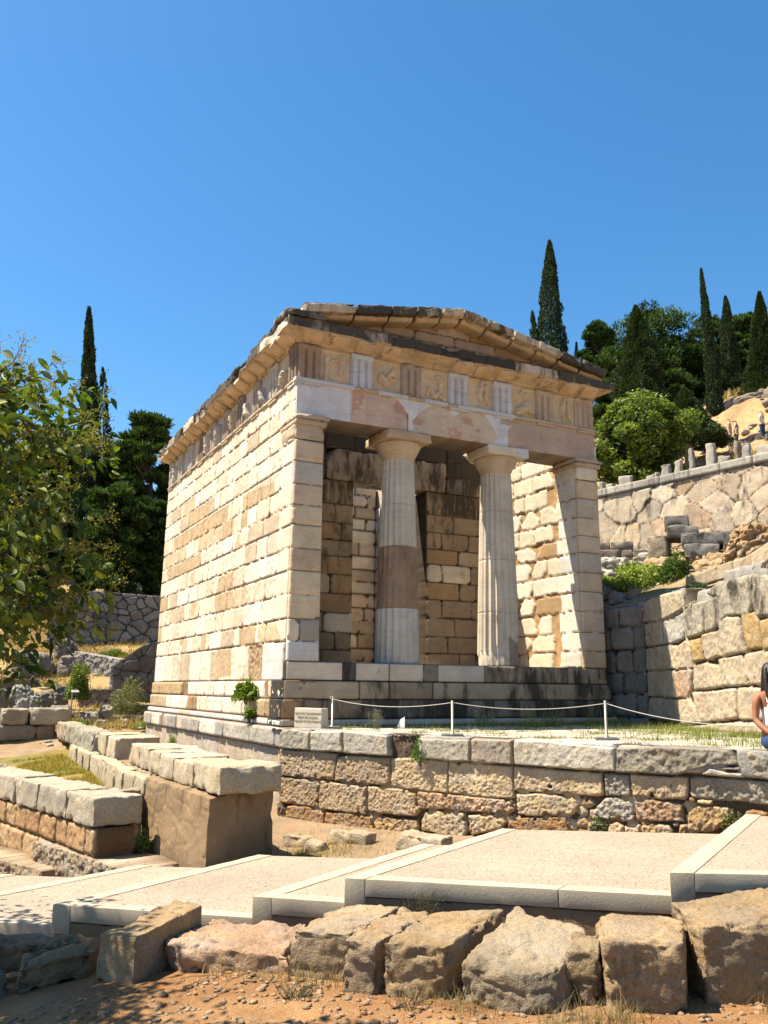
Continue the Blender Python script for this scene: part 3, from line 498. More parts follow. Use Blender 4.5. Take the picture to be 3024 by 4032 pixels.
# columns
def column(cx, cy, kind):
    co = bpy.data.objects.new('column', None); COL.objects.link(co); co.parent = TR; co.location = Vector((cx, cy, 0))-TR.location
    def sub(name, Vv, F, Cc, mat, sm=False):
        o = mk(name, Vv, F, mat, None, Cc, sm); o.parent = co; o.location = Vector((-cx, -cy, 0)); return o
    Rb, Rt, H = .408, .296, 3.75
    def Rz(z): return Rb+(Rt-Rb)*z/H+.006*math.sin(math.pi*z/H)
    def flute(T, Z, dep=.052):
        f = (T*20/(2*math.pi)) % 1.0
        return dep*np.sin(np.pi*f)**.65*(.9-.15*Z/H)*np.clip((H-.02-Z)/.05, 0, 1)
    drums = [(0, .97, (.80, .74, .62), .16, 'stone'), (.97, 2.08, (.46, .31, .195), .42, 'rough'), (2.08, 2.85, (.84, .75, .59), .06, 'stone'), (2.85, 3.70, (.86, .78, .63), .06, 'stone')] if kind == 1 else \
            [(0, 1.0, (.84, .73, .57), .10, 'stone'), (1.0, 2.0, (.86, .75, .58), .05, 'stone'), (2.0, 2.95, (.86, .75, .59), .05, 'stone'), (2.95, 3.70, (.84, .73, .56), .08, 'stone')]
    for i, (z0, z1, c, al, k) in enumerate(drums):
        zs = np.concatenate([[z0+.002], np.linspace(z0+.008, z1-.008, int((z1-z0)/.03)), [z1-.002]])
        prof = [(Rz(z)-(.004 if j in (0, len(zs)-1) else 0), z) for j, z in enumerate(zs)]
        if k == 'rough':
            fl = lambda T, Z: np.where(fbm(np.cos(T)*1.6+3, np.sin(T)*1.6+3, Z*1.7, 3, 8) > .10, .026+.010*fbm(np.cos(T)*6, np.sin(T)*6, Z*6, 3, 2), flute(T, Z, .030)+.006)
        elif kind == 2 and i == 0:
            def fl(T, Z):
                lim = .42+.22*np.sin(T*1.0+2.0)+.10*fbm(np.cos(T)*2, np.sin(T)*2, 0, 3, 5)
                return np.where(Z < lim, .030+.014*fbm(np.cos(T)*5+1, np.sin(T)*5, Z*5, 3, 6)+.3*flute(T, Z), flute(T, Z))
        else: fl = flute
        Vv, F, Cc = lathe(prof, cx, cy, 200, A(c, al), fl, i+kind*10, .003 if k == 'rough' else .0012)
        if k == 'rough': Cc[:, :3] *= (1+.25*fbm(Vv[:, 0]*5, Vv[:, 1]*5, Vv[:, 2]*5, 4, 3))[:, None]
        if kind == 2 and i == 0:
            g = Vv[:, 2] < .45+.2*fbm(Vv[:, 0]*3, Vv[:, 1]*3, 0, 3, 5); g &= Vv[:, 0] > cx-.02; Cc[g, :3] = (.44, .37, .30)
        sub('column_drum', Vv, F, Cc, M_MARBLE)
    cc = (.80, .63, .42) if kind == 1 else (.72, .58, .40)
    prof = [(.27, 3.69), (.294, 3.70), (.297, 3.74), (.306, 3.745), (.306, 3.755), (.316, 3.76), (.316, 3.77), (.326, 3.785), (.356, 3.84), (.390, 3.90), (.418, 3.955), (.427, 3.985), (.420, 4.005), (.40, 4.012)]
    Vv, F, Cc = lathe(prof, cx, cy, 90, A(cc, .30 if kind == 1 else .12), None, 3, .003); sub('capital', Vv, F, Cc, M_MARBLE, True)
    ab = join([rbox(bx(cx-.462, cx+.462, cy-.462, cy+.462, 4.005, 4.176), .012, .006, 5, .04, A((.72, .54, .33) if kind == 1 else CREAM, .14), 70+kind, 2)])
    sub('abacus', *ab[:2], ab[2], M_MARBLE, True)
    if kind == 2:
        ab = rbox(bx(cx+.20, cx+.468, cy-.468, cy-.2, 4.0, 4.181), .004, .001, 5, .05, A(NEW, 0), 5); sub('abacus_patch', *ab[:2], ab[2], M_CLEAN)
column(2.235, .46, 1); column(4.40, .46, 2)
# architrave over the columns
U, V, P = plane_grid((B_, B_, 0), X3, W-2*B_, .668, .016, 4.18)
xs = [0, 1.02, 2.16, 4.19, W-2*B_]
bl = []
for i in range(4):
    c = [(.92, .91, .90), (.84, .62, .47), (.84, .67, .49), (.68, .50, .38)][i]
    bl.append((chip(xs[i]+.002, xs[i+1]-.002, 4.181, 4.845, rs, .012, .002, .3), A(c, 0 if i == 0 else (.34 if i == 3 else .16)), .0, .001 if i == 0 else .006, .008))
h, C = relief(U, V, bl, gap=.012, rad=.01, warp=.002, seed=41, joint=(.3, .24, .18, .1))
n6 = fbm(U*3.5, V*3.5, 0, 4, 91)
for poly in ARCHW:
    m = psdf(U+B_+.012*n6, V+.012*n6, poly) > 0; C[m] = (.92, .90, .87, 0); h[m] = .003
m = (U > 4.2) & (V > 4.62-.12*n6); C[m, :3] = (.64, .50, .36); C[m, 3] = .25
m = (U > 1.05) & (U < 4.15) & (n6 > .18) & (C[..., 2] < .5); C[m, :3] = C[m, :3]*np.array([.85, .70, .64])
put('architrave', P, (0, -1, 0), h, C, .74, M_MARBLE)
# taenia strips with regulae and guttae
SPX = (W-2*B_-.43)/6
def strip(x0, x1, new, seed, left=False):
    c = A((.80, .79, .78), 0) if new else A(OLD, .3)
    if left: q = bx(B_-.045, B_+.1, x0, x1, 4.785, 4.852)
    else: q = bx(x0, x1, B_-.045, B_+.1, 4.785, 4.852)
    return rbox(q, .004 if new else .02, .001 if new else .007, 6, .04, c, seed, 0, 60)
def regula(s, new, seed, left=False):
    c = A((.80, .79, .78), 0) if new else A(OLD, .3); out = []
    q = bx(s, s+.43, B_-.030, B_+.05, 4.745, 4.787) if not left else bx(B_-.030, B_+.05, s, s+.43, 4.745, 4.787)
    out.append(rbox(q, .004, .002, 6, .04, c, seed))
    for k in range(6):
        a = s+.036+k*.0716
        cx, cy = (a, B_-.013) if not left else (B_-.013, a)
        out.append(lathe([(.001, 4.722), (.013, 4.722), (.012, 4.746)], cx, cy, 8, c, None, 0, 0))
    return out
seg = [(B_-.045, 1.13, 1), (1.60, 2.22, 1), (2.55, 3.05, 1), (3.28, 4.60, 1), (1.135, 1.595, 0), (2.225, 2.545, 0), (3.055, 3.275, 0), (4.605, W-B_+.045, 0)]
for i, (a, b_, nw) in enumerate(seg):
    pr_ = [strip(a, b_, nw, 100+i)]
    for k in range(7):
        s = B_+k*SPX
        if a-.05 < s+.2 < b_+.05 and (nw or k > 4): pr_ += regula(s, nw, k)
    J = join([(p[0], p[1], p[2]) for p in pr_]); mk('taenia_strip', J[0], J[1], M_CLEAN if nw else M_MARBLE, TR, J[2])
SPY = (D-2*B_-.43)/9
for k in range(9):
    a, b_ = B_+.105+k*1.02, B_+.10+(k+1)*1.02
    if k == 8: b_ = D-B_+.04
    pr_ = [strip(a, min(b_, D), False, 130+k, True)]+(regula(B_+(k+1)*SPY, False, k, True) if (B_+(k+1)*SPY+.43) < D+.05 else [])
    J = join(pr_); mk('taenia_strip', J[0], J[1], M_MARBLE, TR, J[2])
J = join([rbox(bx(B_-.046, B_-.004, B_+.0, B_+.104, 4.784, 4.853), .004, .001, 6, .04, A(NEW, 0), 3)]+regula(B_+.0, 1, 4, True)); mk('taenia_strip', *J[:2], M_CLEAN, TR, J[2])
# wall-head block under the taenia at the left corner (new marble return)
V_, F_, C_ = rbox(bx(B_-.002, .5, B_+.003, .42, 4.184, 4.783), .004, .001, 5, .06, A((.84, .82, .78), 0), 8); mk('architrave_return', V_, F_, M_CLEAN, TR, C_)
V_, F_, C_ = rbox(bx(W-.55, W-B_, .80, D-.02, 4.30, 4.80), .01, .004, 5, .2, A(CREAM, .1), 8); 
# frieze: triglyphs and metopes
ZF0, ZF1 = 4.853, 5.475
def trig(name, s, col, al, mat, left=False, broken=0, corner=False):
    w = .43; n = 61; u = np.linspace(0, w, n); nv = 26; v = np.linspace(ZF0, ZF1, nv); Uu, Vv = np.meshgrid(u, v, indexing='ij')
    f = Uu/w*6; g = np.zeros_like(Uu)
    for c0 in (2, 4): g = np.maximum(g, np.clip(1-np.abs(f-c0)/.46, 0, 1))
    g = np.maximum(g, np.clip(1-f/.42, 0, 1)); g = np.maximum(g, np.clip(1-(6-f)/.42, 0, 1))
    g = g*np.clip((ZF1-.075-Vv)/.02, 0, 1); h = .028-.045*np.clip(g*1.3, 0, 1)+np.where(Vv > ZF1-.065, .008, 0)
    h = h+(.003+.010*broken)*fbm(Uu*9+s, Vv*9, 0, 3, int(s*7)+3)
    if broken: h = h-.05*np.clip(fbm(Uu*4+s*3, Vv*4, 1, 3, 5)-.25, 0, 1)*3*broken
    Cc = np.tile(np.array(A(col, al), float), Uu.shape+(1,)); Cc[..., :3] *= (1+.15*fbm(Uu*8+s, Vv*3, 0, 3, 6))[..., None]
    if left: P = np.stack([np.full_like(Uu, B_), s+Uu, Vv], -1); N = (-1, 0, 0)
    else: P = np.stack([s+Uu, np.full_like(Uu, B_), Vv], -1); N = (0, -1, 0)
    return put(name, P, N, h, Cc, .12, mat, TR, False)
tc = [((.50, .35, .24), .3, 1), ((.80, .80, .80), .05, 0), ((.58, .45, .33), .32, 1), ((.80, .78, .76), .08, 0), ((.82, .81, .80), .03, 0), ((.66, .52, .38), .25, .6), ((.64, .48, .35), .25, .7)]
for k in range(7): trig('triglyph', B_+k*SPX, tc[k][0], tc[k][1], M_CLEAN if k in (1, 3, 4) else M_MARBLE, False, tc[k][2])
rr = np.random.RandomState(5)
for k in range(10):
    c = [(.34, .26, .19), (.60, .57, .54), (.52, .42, .33), (.62, .56, .48)][rr.randint(4)] if k else (.30, .22, .16)
    trig('triglyph', B_+k*SPY, c, .2, M_MARBLE, True, rr.rand()*.7)
# metopes with weathered figures in relief
def caps(Uu, Vv, segs):
    h = np.zeros_like(Uu)
    for (x0, y0, x1, y1, r0, r1, t) in segs:
        ex, ey = x1-x0, y1-y0; q = np.clip(((Uu-x0)*ex+(Vv-y0)*ey)/(ex*ex+ey*ey+1e-9), 0, 1)
        d = np.hypot(Uu-x0-ex*q, Vv-y0-ey*q); r = r0+(r1-r0)*q
        h = np.maximum(h, t*np.sqrt(np.clip(1-(d/r)**2, 0, 1)))
    return h
FIG = [
 [(.10, .03, .11, .46, .05, .045, .05), (.38, .24, .43, .50, .05, .07, .06), (.36, .17, .38, .26, .03, .04, .05), (.20, .42, .36, .46, .012, .02, .03), (.10, .04, .45, .03, .03, .02, .03)],
 [(.30, .18, .17, .30, .07, .05, .06), (.17, .30, .14, .20, .05, .03, .05), (.14, .20, .30, .14, .03, .04, .05), (.30, .28, .42, .42, .05, .06, .06), (.42, .42, .46, .34, .05, .04, .05), (.22, .32, .24, .42, .02, .015, .03), (.30, .28, .44, .26, .03, .02, .04)],
 [(.28, .10, .40, .20, .07, .05, .06), (.40, .20, .43, .38, .05, .06, .06), (.42, .38, .39, .45, .04, .05, .06), (.43, .44, .35, .49, .04, .04, .05), (.28, .14, .16, .24, .03, .03, .05), (.16, .24, .10, .06, .03, .02, .04), (.40, .12, .50, .06, .04, .05, .05)],
 [(.30, .48, .33, .55, .05, .045, .055), (.27, .30, .31, .48, .05, .06, .06), (.27, .30, .30, .18, .05, .03, .05), (.40, .44, .43, .50, .06, .04, .06), (.40, .28, .42, .46, .05, .06, .06), (.40, .28, .46, .12, .05, .025, .05), (.33, .44, .40, .42, .03, .03, .05)],
 [(.22, .48, .26, .54, .035, .045, .05), (.26, .46, .36, .50, .03, .03, .04), (.18, .12, .38, .24, .09, .10, .06), (.38, .24, .45, .10, .08, .03, .06), (.18, .12, .12, .06, .06, .05, .05), (.34, .30, .44, .32, .05, .04, .05)],
 [(.24, .38, .28, .52, .05, .045, .06), (.22, .24, .25, .40, .05, .06, .06), (.22, .24, .25, .08, .05, .02, .05), (.37, .32, .36, .46, .05, .04, .055), (.38, .20, .37, .34, .045, .055, .06), (.38, .20, .44, .08, .045, .02, .05), (.27, .40, .36, .38, .03, .03, .05)]]
def metope(s, w, segs, col, al, left=False, seed=0):
    nu, nv = 64, 66; Uu, Vv = np.meshgrid(np.linspace(0, w, nu), np.linspace(0, ZF1-ZF0, nv), indexing='ij')
    wx = Uu+.012*fbm(Uu*14, Vv*14, seed, 2, 4); wy = Vv+.012*fbm(Uu*14, Vv*14, seed+5, 2, 4)
    h = -.035+1.35*caps(wx, wy, segs)*(1+.25*fbm(Uu*16, Vv*16, seed, 3, 8))+np.where(Vv > ZF1-ZF0-.05, .010, 0)+.003*fbm(Uu*10, Vv*10, seed, 3, 8)
    Cc = np.tile(np.array(A(col, al), float), Uu.shape+(1,))
    if left: P = np.stack([np.full_like(Uu, B_), s+Uu, Vv+ZF0], -1); N = (-1, 0, 0)
    else: P = np.stack([s+Uu, np.full_like(Uu, B_), Vv+ZF0], -1); N = (0, -1, 0)
    put('metope', P, N, h, Cc, .1, M_MARBLE)
for k in range(6): metope(B_+k*SPX+.432, SPX-.434, FIG[k], (.84, .66, .43), .10, False, k)
for k in range(9):
    w_ = SPY-.434; c0 = rr.uniform(.2, .34); hb = rr.uniform(.1, .3)
    sg = [(c0, .05, c0+rr.uniform(-.06, .06), hb+.1, .06, .09, .11), (c0, .06, c0+.12, .10, .05, .04, .09)] if k in (0, 1, 3, 4, 5, 8) else []
    if k in (1, 2): sg = [(c0, .10, c0+.08, .32, .05, .06, .10), (c0+.08, .30, c0+.16, .22, .03, .02, .07)]
    metope(B_+k*SPY+.432, w_, sg, [(.70, .58, .42), (.62, .58, .54), (.74, .66, .54)][k % 3], .08, True, 20+k)
# inner backing of the frieze zone and the side entablature cores
for q in (bx(B_+.13, .52, .30, D-.06, 4.80, 5.47), bx(.53, W-.53, B_+.13, .60, 4.852, 5.47), bx(W-.52, W-B_-.001, B_+.001, D-.06, 4.81, 5.47)):
    V_, F_, C_ = rbox(q, .01, .006, 4, .15, A(OLD, .2), 3, 0, 60); mk('frieze_backing', V_, F_, M_MARBLE, TR, C_)
# cornice
PROF = [(-.46, 5.478), (-.03, 5.478), (0.0, 5.482), (.035, 5.505), (.05, 5.53), (.12, 5.560), (.22, 5.605), (.31, 5.648), (.335, 5.650), (.338, 5.70), (.340, 5.76), (.338, 5.815), (.30, 5.83), (.05, 5.835), (-.46, 5.835)]
def cornice(a0, a1, m0, m1, left, seed, coltop, colsof, al, worn):
    pr_ = []
    for i in range(len(PROF)-1):
        p, q = np.array(PROF[i]), np.array(PROF[i+1]); k = max(1, int(np.linalg.norm(q-p)/.045)) if i not in (0, 13) else 3
        for j in range(k): pr_.append(p+(q-p)*j/k)
    pr_.append(np.array(PROF[-1])); pr_ = np.array(pr_); n = len(pr_); L = max(3, int((a1-a0)/.04)); t = np.linspace(0, 1, L)
    S0 = a0-pr_[:, 0]*(1 if m0 else 0); S1 = a1+pr_[:, 0]*(1 if m1 else 0)
    S = S0+(S1-S0)*t[:, None]; Nn = np.tile(pr_[:, 0], (L, 1)); Zz = np.tile(pr_[:, 1], (L, 1))
    w = fbm(S*4.3, Nn*4+seed, Zz*6, 4, seed); e = np.clip(fbm(S*1.7+seed, Zz*2, 0, 3, seed+2)-.05, 0, 1)
    outer = np.clip((Nn-.18)/.16, 0, 1)
    Nn = Nn+worn*(.030*w-outer*.24*e*np.clip((t*(1-t)*14)[:, None], .3, 1)); Zz = Zz+worn*(.018*fbm(S*6, Nn*6, 3, 3, seed+5)+.04*e*outer*np.where(Zz < 5.72, 1, -.6))
    end = np.minimum(t, 1-t)[:, None]*(a1-a0); rd = .02*np.exp(-end/.015); Nn = Nn-rd*outer*(1 if not (m0 or m1) else .4)
    if left: P = np.stack([B_-Nn, S, Zz], -1)
    else: P = np.stack([S, B_-Nn, Zz], -1)
    idx = np.arange(L*n).reshape(L, n); F = gridfaces(L, n); caps_ = []
    P2 = P.reshape(-1, 3); cA = P[0].mean(0); cB = P[-1].mean(0); V_ = np.vstack([P2, cA, cB]); ia, ib = L*n, L*n+1
    f2 = [(idx[0, j], idx[0, (j+1) % n], ia, ia) for j in range(n)]+[(idx[-1, j], idx[-1, (j+1) % n], ib, ib) for j in range(n)]+[(idx[i, n-1], idx[i+1, n-1], idx[i+1, 0], idx[i, 0]) for i in range(L-1)]
    F = tidy(np.vstack([F, np.array(f2)]))
    Cc = np.zeros((L, n, 4)); top = (np.array(pr_)[:, 1] > 5.649)
    Cc[:, top, :] = A(coltop, al); Cc[:, ~top, :] = A(colsof, .42)
    Cc[..., :3] *= (1+.12*w)[..., None]
    Cc = np.vstack([Cc.reshape(-1, 4), Cc[0, 0], Cc[-1, 0]])
    return mk('cornice_block', V_, F, M_MARBLE, TR, Cc, False)
SOF = (.70, .54, .35)
fr = [(B_-0.0, 1.16, 1, 0, (.56, .48, .38), .85, .5), (1.165, 1.75, 0, 0, (.66, .56, .44), .80, 1.3), (1.755, 2.75, 0, 0, (.40, .35, .28), 1.05, 1.7), (2.755, 3.70, 0, 0, (.36, .31, .25), 1.15, 1.6), (3.705, 4.42, 0, 0, (.28, .24, .19), 1.35, .9), (4.425, 5.10, 0, 0, (.74, .62, .46), .50, 1.4), (5.105, 5.48, 0, 0, (.70, .58, .43), .55, 1.2), (5.485, W-B_, 0, 1, (.60, .50, .38), .90, .8)]
for i, (a, b_, m0, m1, c, al, wn_) in enumerate(fr): cornice(a, b_, m0, m1, False, 200+i, c, SOF, al, wn_)
y = B_; i = 0
while y < D-B_-.1:
    L = rr.uniform(.75, 1.2); e = y+L
    if e > D-B_-.4: e = D-B_
    cornice(y+.003, e-.003, 1 if i == 0 else 0, 1 if e == D-B_ else 0, True, 220+i, [(.80, .72, .58), (.62, .52, .40), (.50, .42, .32)][0 if i == 0 else rr.randint(3)], SOF, [.0, .85, 1.0][0 if i == 0 else rr.randint(3)], .5 if i == 0 else 1.0)
    y = e; i += 1
V_, F_, C_ = rbox(bx(W-.52, W+.27, .4, D+.2, 5.48, 5.83), .02, .01, 4, .15, A(OLD, .4), 3, 0, 60); mk('cornice_block', V_, F_, M_MARBLE, TR, C_)
# mutules hanging under the soffit
def mutule(s, left, seed):
    z0 = lambda n: 5.53+(n-.05)/.26*.118
    def q(nn, ss, dz): return (B_-nn, ss, z0(nn)+dz) if left else (ss, B_-nn, z0(nn)+dz)
    n0, n1 = .055, .290; w = .37
    c8 = [q(n0, s+.03, -.052), q(n1, s+.03, -.052), q(n1, s+w, -.052), q(n0, s+w, -.052), q(n0, s, .02), q(n1, s, .02), q(n1, s+w, .02), q(n0, s+w, .02)]
    V_, F_, C_ = rbox(c8, .01, .008, 7, .04, A((.80, .60, .38), .40), seed); mk('mutule', V_, F_, M_MARBLE, TR, C_)
rm = np.random.RandomState(3)
for k in range(13):
    if k in (4, 5, 9): continue
    mutule(B_+k*SPX/2, False, k)
for k in range(19): mutule(B_+k*SPY/2, True, 40+k)
# roof-edge slabs lying on the left cornice
y = -.2; i = 0
while y < D+.1:
    L = rm.uniform(.45, .95); hh = rm.uniform(.05, .15)
    V_, F_, C_ = rbox(bx(B_-.30+rm.uniform(0, .06), B_+.30, y+.008, y+L, 5.825, 5.84+hh), .035, .022, 5, .04, A((.30, .27, .23), rm.uniform(.7, 1.15)), 300+i, 1)
    mk('eave_slab', V_, F_, M_MARBLE, TR, C_, True); y += L; i += 1
# tympanum
sl_ = .205; xm = W/2-.03
def rake_z(x, z0=5.86, zt=6.50): return zt-(zt-z0)*abs(x-xm)/(xm+.28)
U, Tt = np.meshgrid(np.linspace(.25, W-.25, 260), np.linspace(0, 1, 40), indexing='ij')
Zt = rake_z(U)+.02; Vz = 5.80+Tt*(Zt-5.80); P = np.stack([U, np.full_like(U, .16), Vz], -1)
bl = courses(.2, W-.2, [5.80, 6.05, 6.26, 6.6], np.random.RandomState(8), (.5, 1.1), pal=((TAN, 2), (OLD, 3), ((.58, .43, .28), 3)), chipc=.07, pr=.6, alpha=.3, jw=.005)
h, C = relief(U, Vz, bl, gap=.03, rad=.03, warp=.015, seed=81, joint=(.2, .13, .08, .2)); put('tympanum', P, (0, -1, 0), h, C, .3, M_MARBLE)
# raking cornice blocks
def rake(x0, x1, seed, c, al, worn, th=.175):
    za, zb = rake_z(x0), rake_z(x1)
    def q(x, y, z): return (x, y, z)
    o = []
    c8 = [(x0, -.285, za+.02), (x1, -.285, zb+.02), (x1, .46, zb-.02), (x0, .46, za-.02), (x0, -.285, za+th), (x1, -.285, zb+th), (x1, .46, zb+th), (x0, .46, za+th)]
    o.append(rbox(c8, .018, .012*worn, 5, .035, A(c, al), seed, 1 if worn > 1 else 0, 60))
    c8 = [(x0+.01, -.10, za-.055), (x1-.01, -.10, zb-.055), (x1-.01, .42, zb-.10), (x0+.01, .42, za-.10), (x0+.01, -.16, za+.03), (x1-.01, -.16, zb+.03), (x1-.01, .42, zb+.03), (x0+.01, .42, za+.03)]
    o.append(rbox(c8, .02, .008, 5, .04, A(SOF, .2), seed+1, 0, 60))
    c8 = [(x0+.02, -.26, za+th-.01), (x1-.03, -.26, zb+th-.01), (x1-.03, .5, zb+th), (x0+.02, .5, za+th), (x0+.03, -.23, za+th+.045), (x1-.02, -.22, zb+th+.04), (x1, .5, zb+th+.05), (x0, .5, za+th+.05)]
    o.append(rbox(c8, .02, .018, 5, .04, A((.42, .38, .33), .85), seed+2, 0, 60))
    J = join(o); mk('raking_cornice_block', J[0], J[1], M_MARBLE, TR, J[2], True)
xs = [.02, 1.02, 1.72, 2.25, 2.80, xm-.03]
pa_ = [((.76, .62, .45), .55), ((.44, .38, .31), 1.15), ((.70, .60, .46), .95), ((.74, .62, .47), .75), ((.80, .62, .40), .5)]
for i in range(5): rake(xs[i]+.006, xs[i+1]-.006, 400+i*5, pa_[i][0], pa_[i][1], 1.0)
xs = [xm-.02, 3.82, 4.42, 5.02, 5.55, 6.1, 6.72]
pa_ = [((.74, .60, .40), .6), ((.62, .50, .36), .7), ((.70, .58, .42), .55), ((.72, .60, .44), .5), ((.52, .44, .34), 1.0), ((.60, .50, .38), .9)]
for i in range(6): rake(xs[i]+.008, xs[i+1]-.008, 440+i*5, pa_[i][0], pa_[i][1], 1.5)
V_, F_, C_ = rbox(bx(-.30, .42, -.30, .46, 5.83, 5.97), .04, .02, 5, .04, A((.40, .36, .31), .75), 480, 2); mk('corner_slab', V_, F_, M_MARBLE, TR, C_, True)
# steps: stylobate and the courses below, front and left
def step_front(name, z0, z1, s, segs, seed, rnd=.03, mat=None):
    U, V, P = plane_grid((-s, -s, 0), X3, W+2*s, z1-z0, .018, z0); bl = []; r = np.random.RandomState(seed)
    for (a, b_, c, al, new) in segs:
        c = (c[0]*1.22, c[1]*1.10, c[2]*.96); al = al*.86
        bl.append((chip(a+s+.003, b_+s-.003, z0+.002, z1-.002, r, .01 if new else .05, .003, .2 if new else .6), A(c, al), .004 if new else 0., .001 if new else .008, .012 if new else rnd))
    h, C = relief(U, V, bl, gap=.03, rad=rnd, warp=.003, seed=seed, joint=(.07, .06, .045, .5))
    put(name, P, (0, -1, 0), h, C, .62, mat or M_STEP)
sx = lambda px: (px-1126)/(2398-1126)
def X_(px, Yp=0.0):   # photo column on the stylobate front turned into metres once
    d = fw+r2*(px-1512)/FPX-u2*(2650-2016)/FPX; return CAM[0]+d[0]*(Yp-CAM[1])/d[1]
e = [X_(p) for p in (1126, 1351, 1402, 1534, 1667, 1727, 1910, 2090, 2238)]; e[0] = 0; e.append(W)
sg = [((.80, .74, .64), .05, 1), ((.20, .19, .17), .8, 0), ((.72, .68, .60), .22, 1), ((.70, .66, .58), .15, 1), ((.30, .27, .23), .6, 0), ((.70, .67, .60), .12, 1), ((.42, .36, .28), .72, 0), ((.46, .40, .31), .75, 0), ((.50, .43, .33), .70, 0)]
step_front('stylobate', -.304, 0, 0., [(e[i], e[i+1], *sg[i]) for i in range(9)], 501)
e = [0]+[X_(p) for p in (1412, 1530, 1700, 2045, 2148, 2285)]+[W]; e[0] = -.05; e[-1] = W+.05
c_ = [((.55, .48, .37), .42), ((.46, .41, .32), .55), ((.34, .29, .22), .6), ((.50, .44, .34), .55), ((.46, .40, .31), .7), ((.46, .40, .31), .6), ((.42, .37, .30), .85)]
step_front('step', -.604, -.306, .054, [(e[i], e[i+1], *c_[i], 0) for i in range(7)], 502, .05)
e = [-.08, X_(1180), X_(1455), X_(1640), X_(1720), X_(1830), X_(2100), X_(2300), W+.08]
c_ = [((.46, .32, .19), .5), ((.34, .27, .20), .75), ((.26, .24, .21), .85), ((.20, .16, .12), .85), ((.20, .18, .16), .9), ((.28, .26, .23), .8), ((.24, .22, .19), .95), ((.26, .24, .2), .9)]
step_front('step', -.912, -.606, .083, [(e[i], e[i+1], *c_[i], 0) for i in range(8)], 503, .045)
e = [-.117, 1.3, 2.2, 3.6, 5.0, W+.117]
step_front('plinth_strip', -1.03, -.914, .117, [(e[i], e[i+1], (.62, .60, .56), .10, 1) for i in range(5)], 504, .01, M_CLEAN)
def step_left(name, z0, z1, s, segs, seed, rnd=.035, mat=None, y0=None, res=.02, x=None, gap=.035, smooth=True):
    y0 = -s-.0+.006 if y0 is None else y0; xx = -s if x is None else x; y1 = D+s
    U, V, P = plane_grid((xx, y0, 0), Y3, y1-y0, z1-z0, res, z0); r = np.random.RandomState(seed); bl = []
    for (a, b_, c, al, new, pr_) in segs:
        bl.append((chip(a-y0+.004, b_-y0-.004, z0+.003, z1-.003, r, .01 if new else .08, .006, .2 if new else .7), A(c, al), pr_, .001 if new else .012, .012 if new else rnd))
    h, C = relief(U, V, bl, gap=gap, rad=rnd, warp=.01, seed=seed, joint=(.36, .22, .12, .1))
    put(name, P, (-1, 0, 0), h, C, .55, mat or M_MARBLE)
def rnd_segs(a, b_, lens, pal, seed, al=.1, prv=.012):
    r = np.random.RandomState(seed); o = []; y = a
    while y < b_-.02:
        L = r.uniform(*lens); L = b_-y if y+L > b_-.2 else L
        o.append((y, y+L, pal[r.randint(len(pal))], al, 0, r.uniform(-1, 1)*prv)); y += L
    return o
s2_ = [(-.05, .32, CREAM2, .08, 0, .0), (.33, .75, PINK, .08, 0, .0)]+rnd_segs(.95, 6.1, (.5, 1.0), [CREAM, CREAM2, PINK, CREAM2], 6, .06)+[(6.6, 8.9, (.60, .42, .22), .15, 0, .01), (8.9, D+.05, (.60, .42, .24), .15, 0, .01)]
step_left('step', -.604, -.306, .054, s2_, 511)
s3_ = [(-.08, .75, (.52, .36, .20), .3, 0, .0), (.75, 1.6, (.60, .44, .26), .2, 0, .0)]+rnd_segs(1.6, 5.2, (.4, .7), [CREAM2, CREAM], 7, .04)+[(5.2, 6.0, PORO, .3, 0, -.01), (6.0, 8.0, CREAM2, .04, 0, 0), (8.0, D+.08, (.62, .46, .28), .2, 0, 0)]
step_left('step', -.912, -.606, .083, s3_, 512)
step_left('plinth_strip', -1.03, -.914, .117, [(-.11, .5, NEW, 0, 1, 0), (.5, 3.0, NEW, 0, 1, .002), (3.0, 5.6, (.80, .74, .66), 0, 1, 0), (5.6, 6.6, (.74, .58, .42), .05, 1, 0), (6.6, D+.1, NEW, 0, 1, .003)], 513, .01, M_CLEAN)
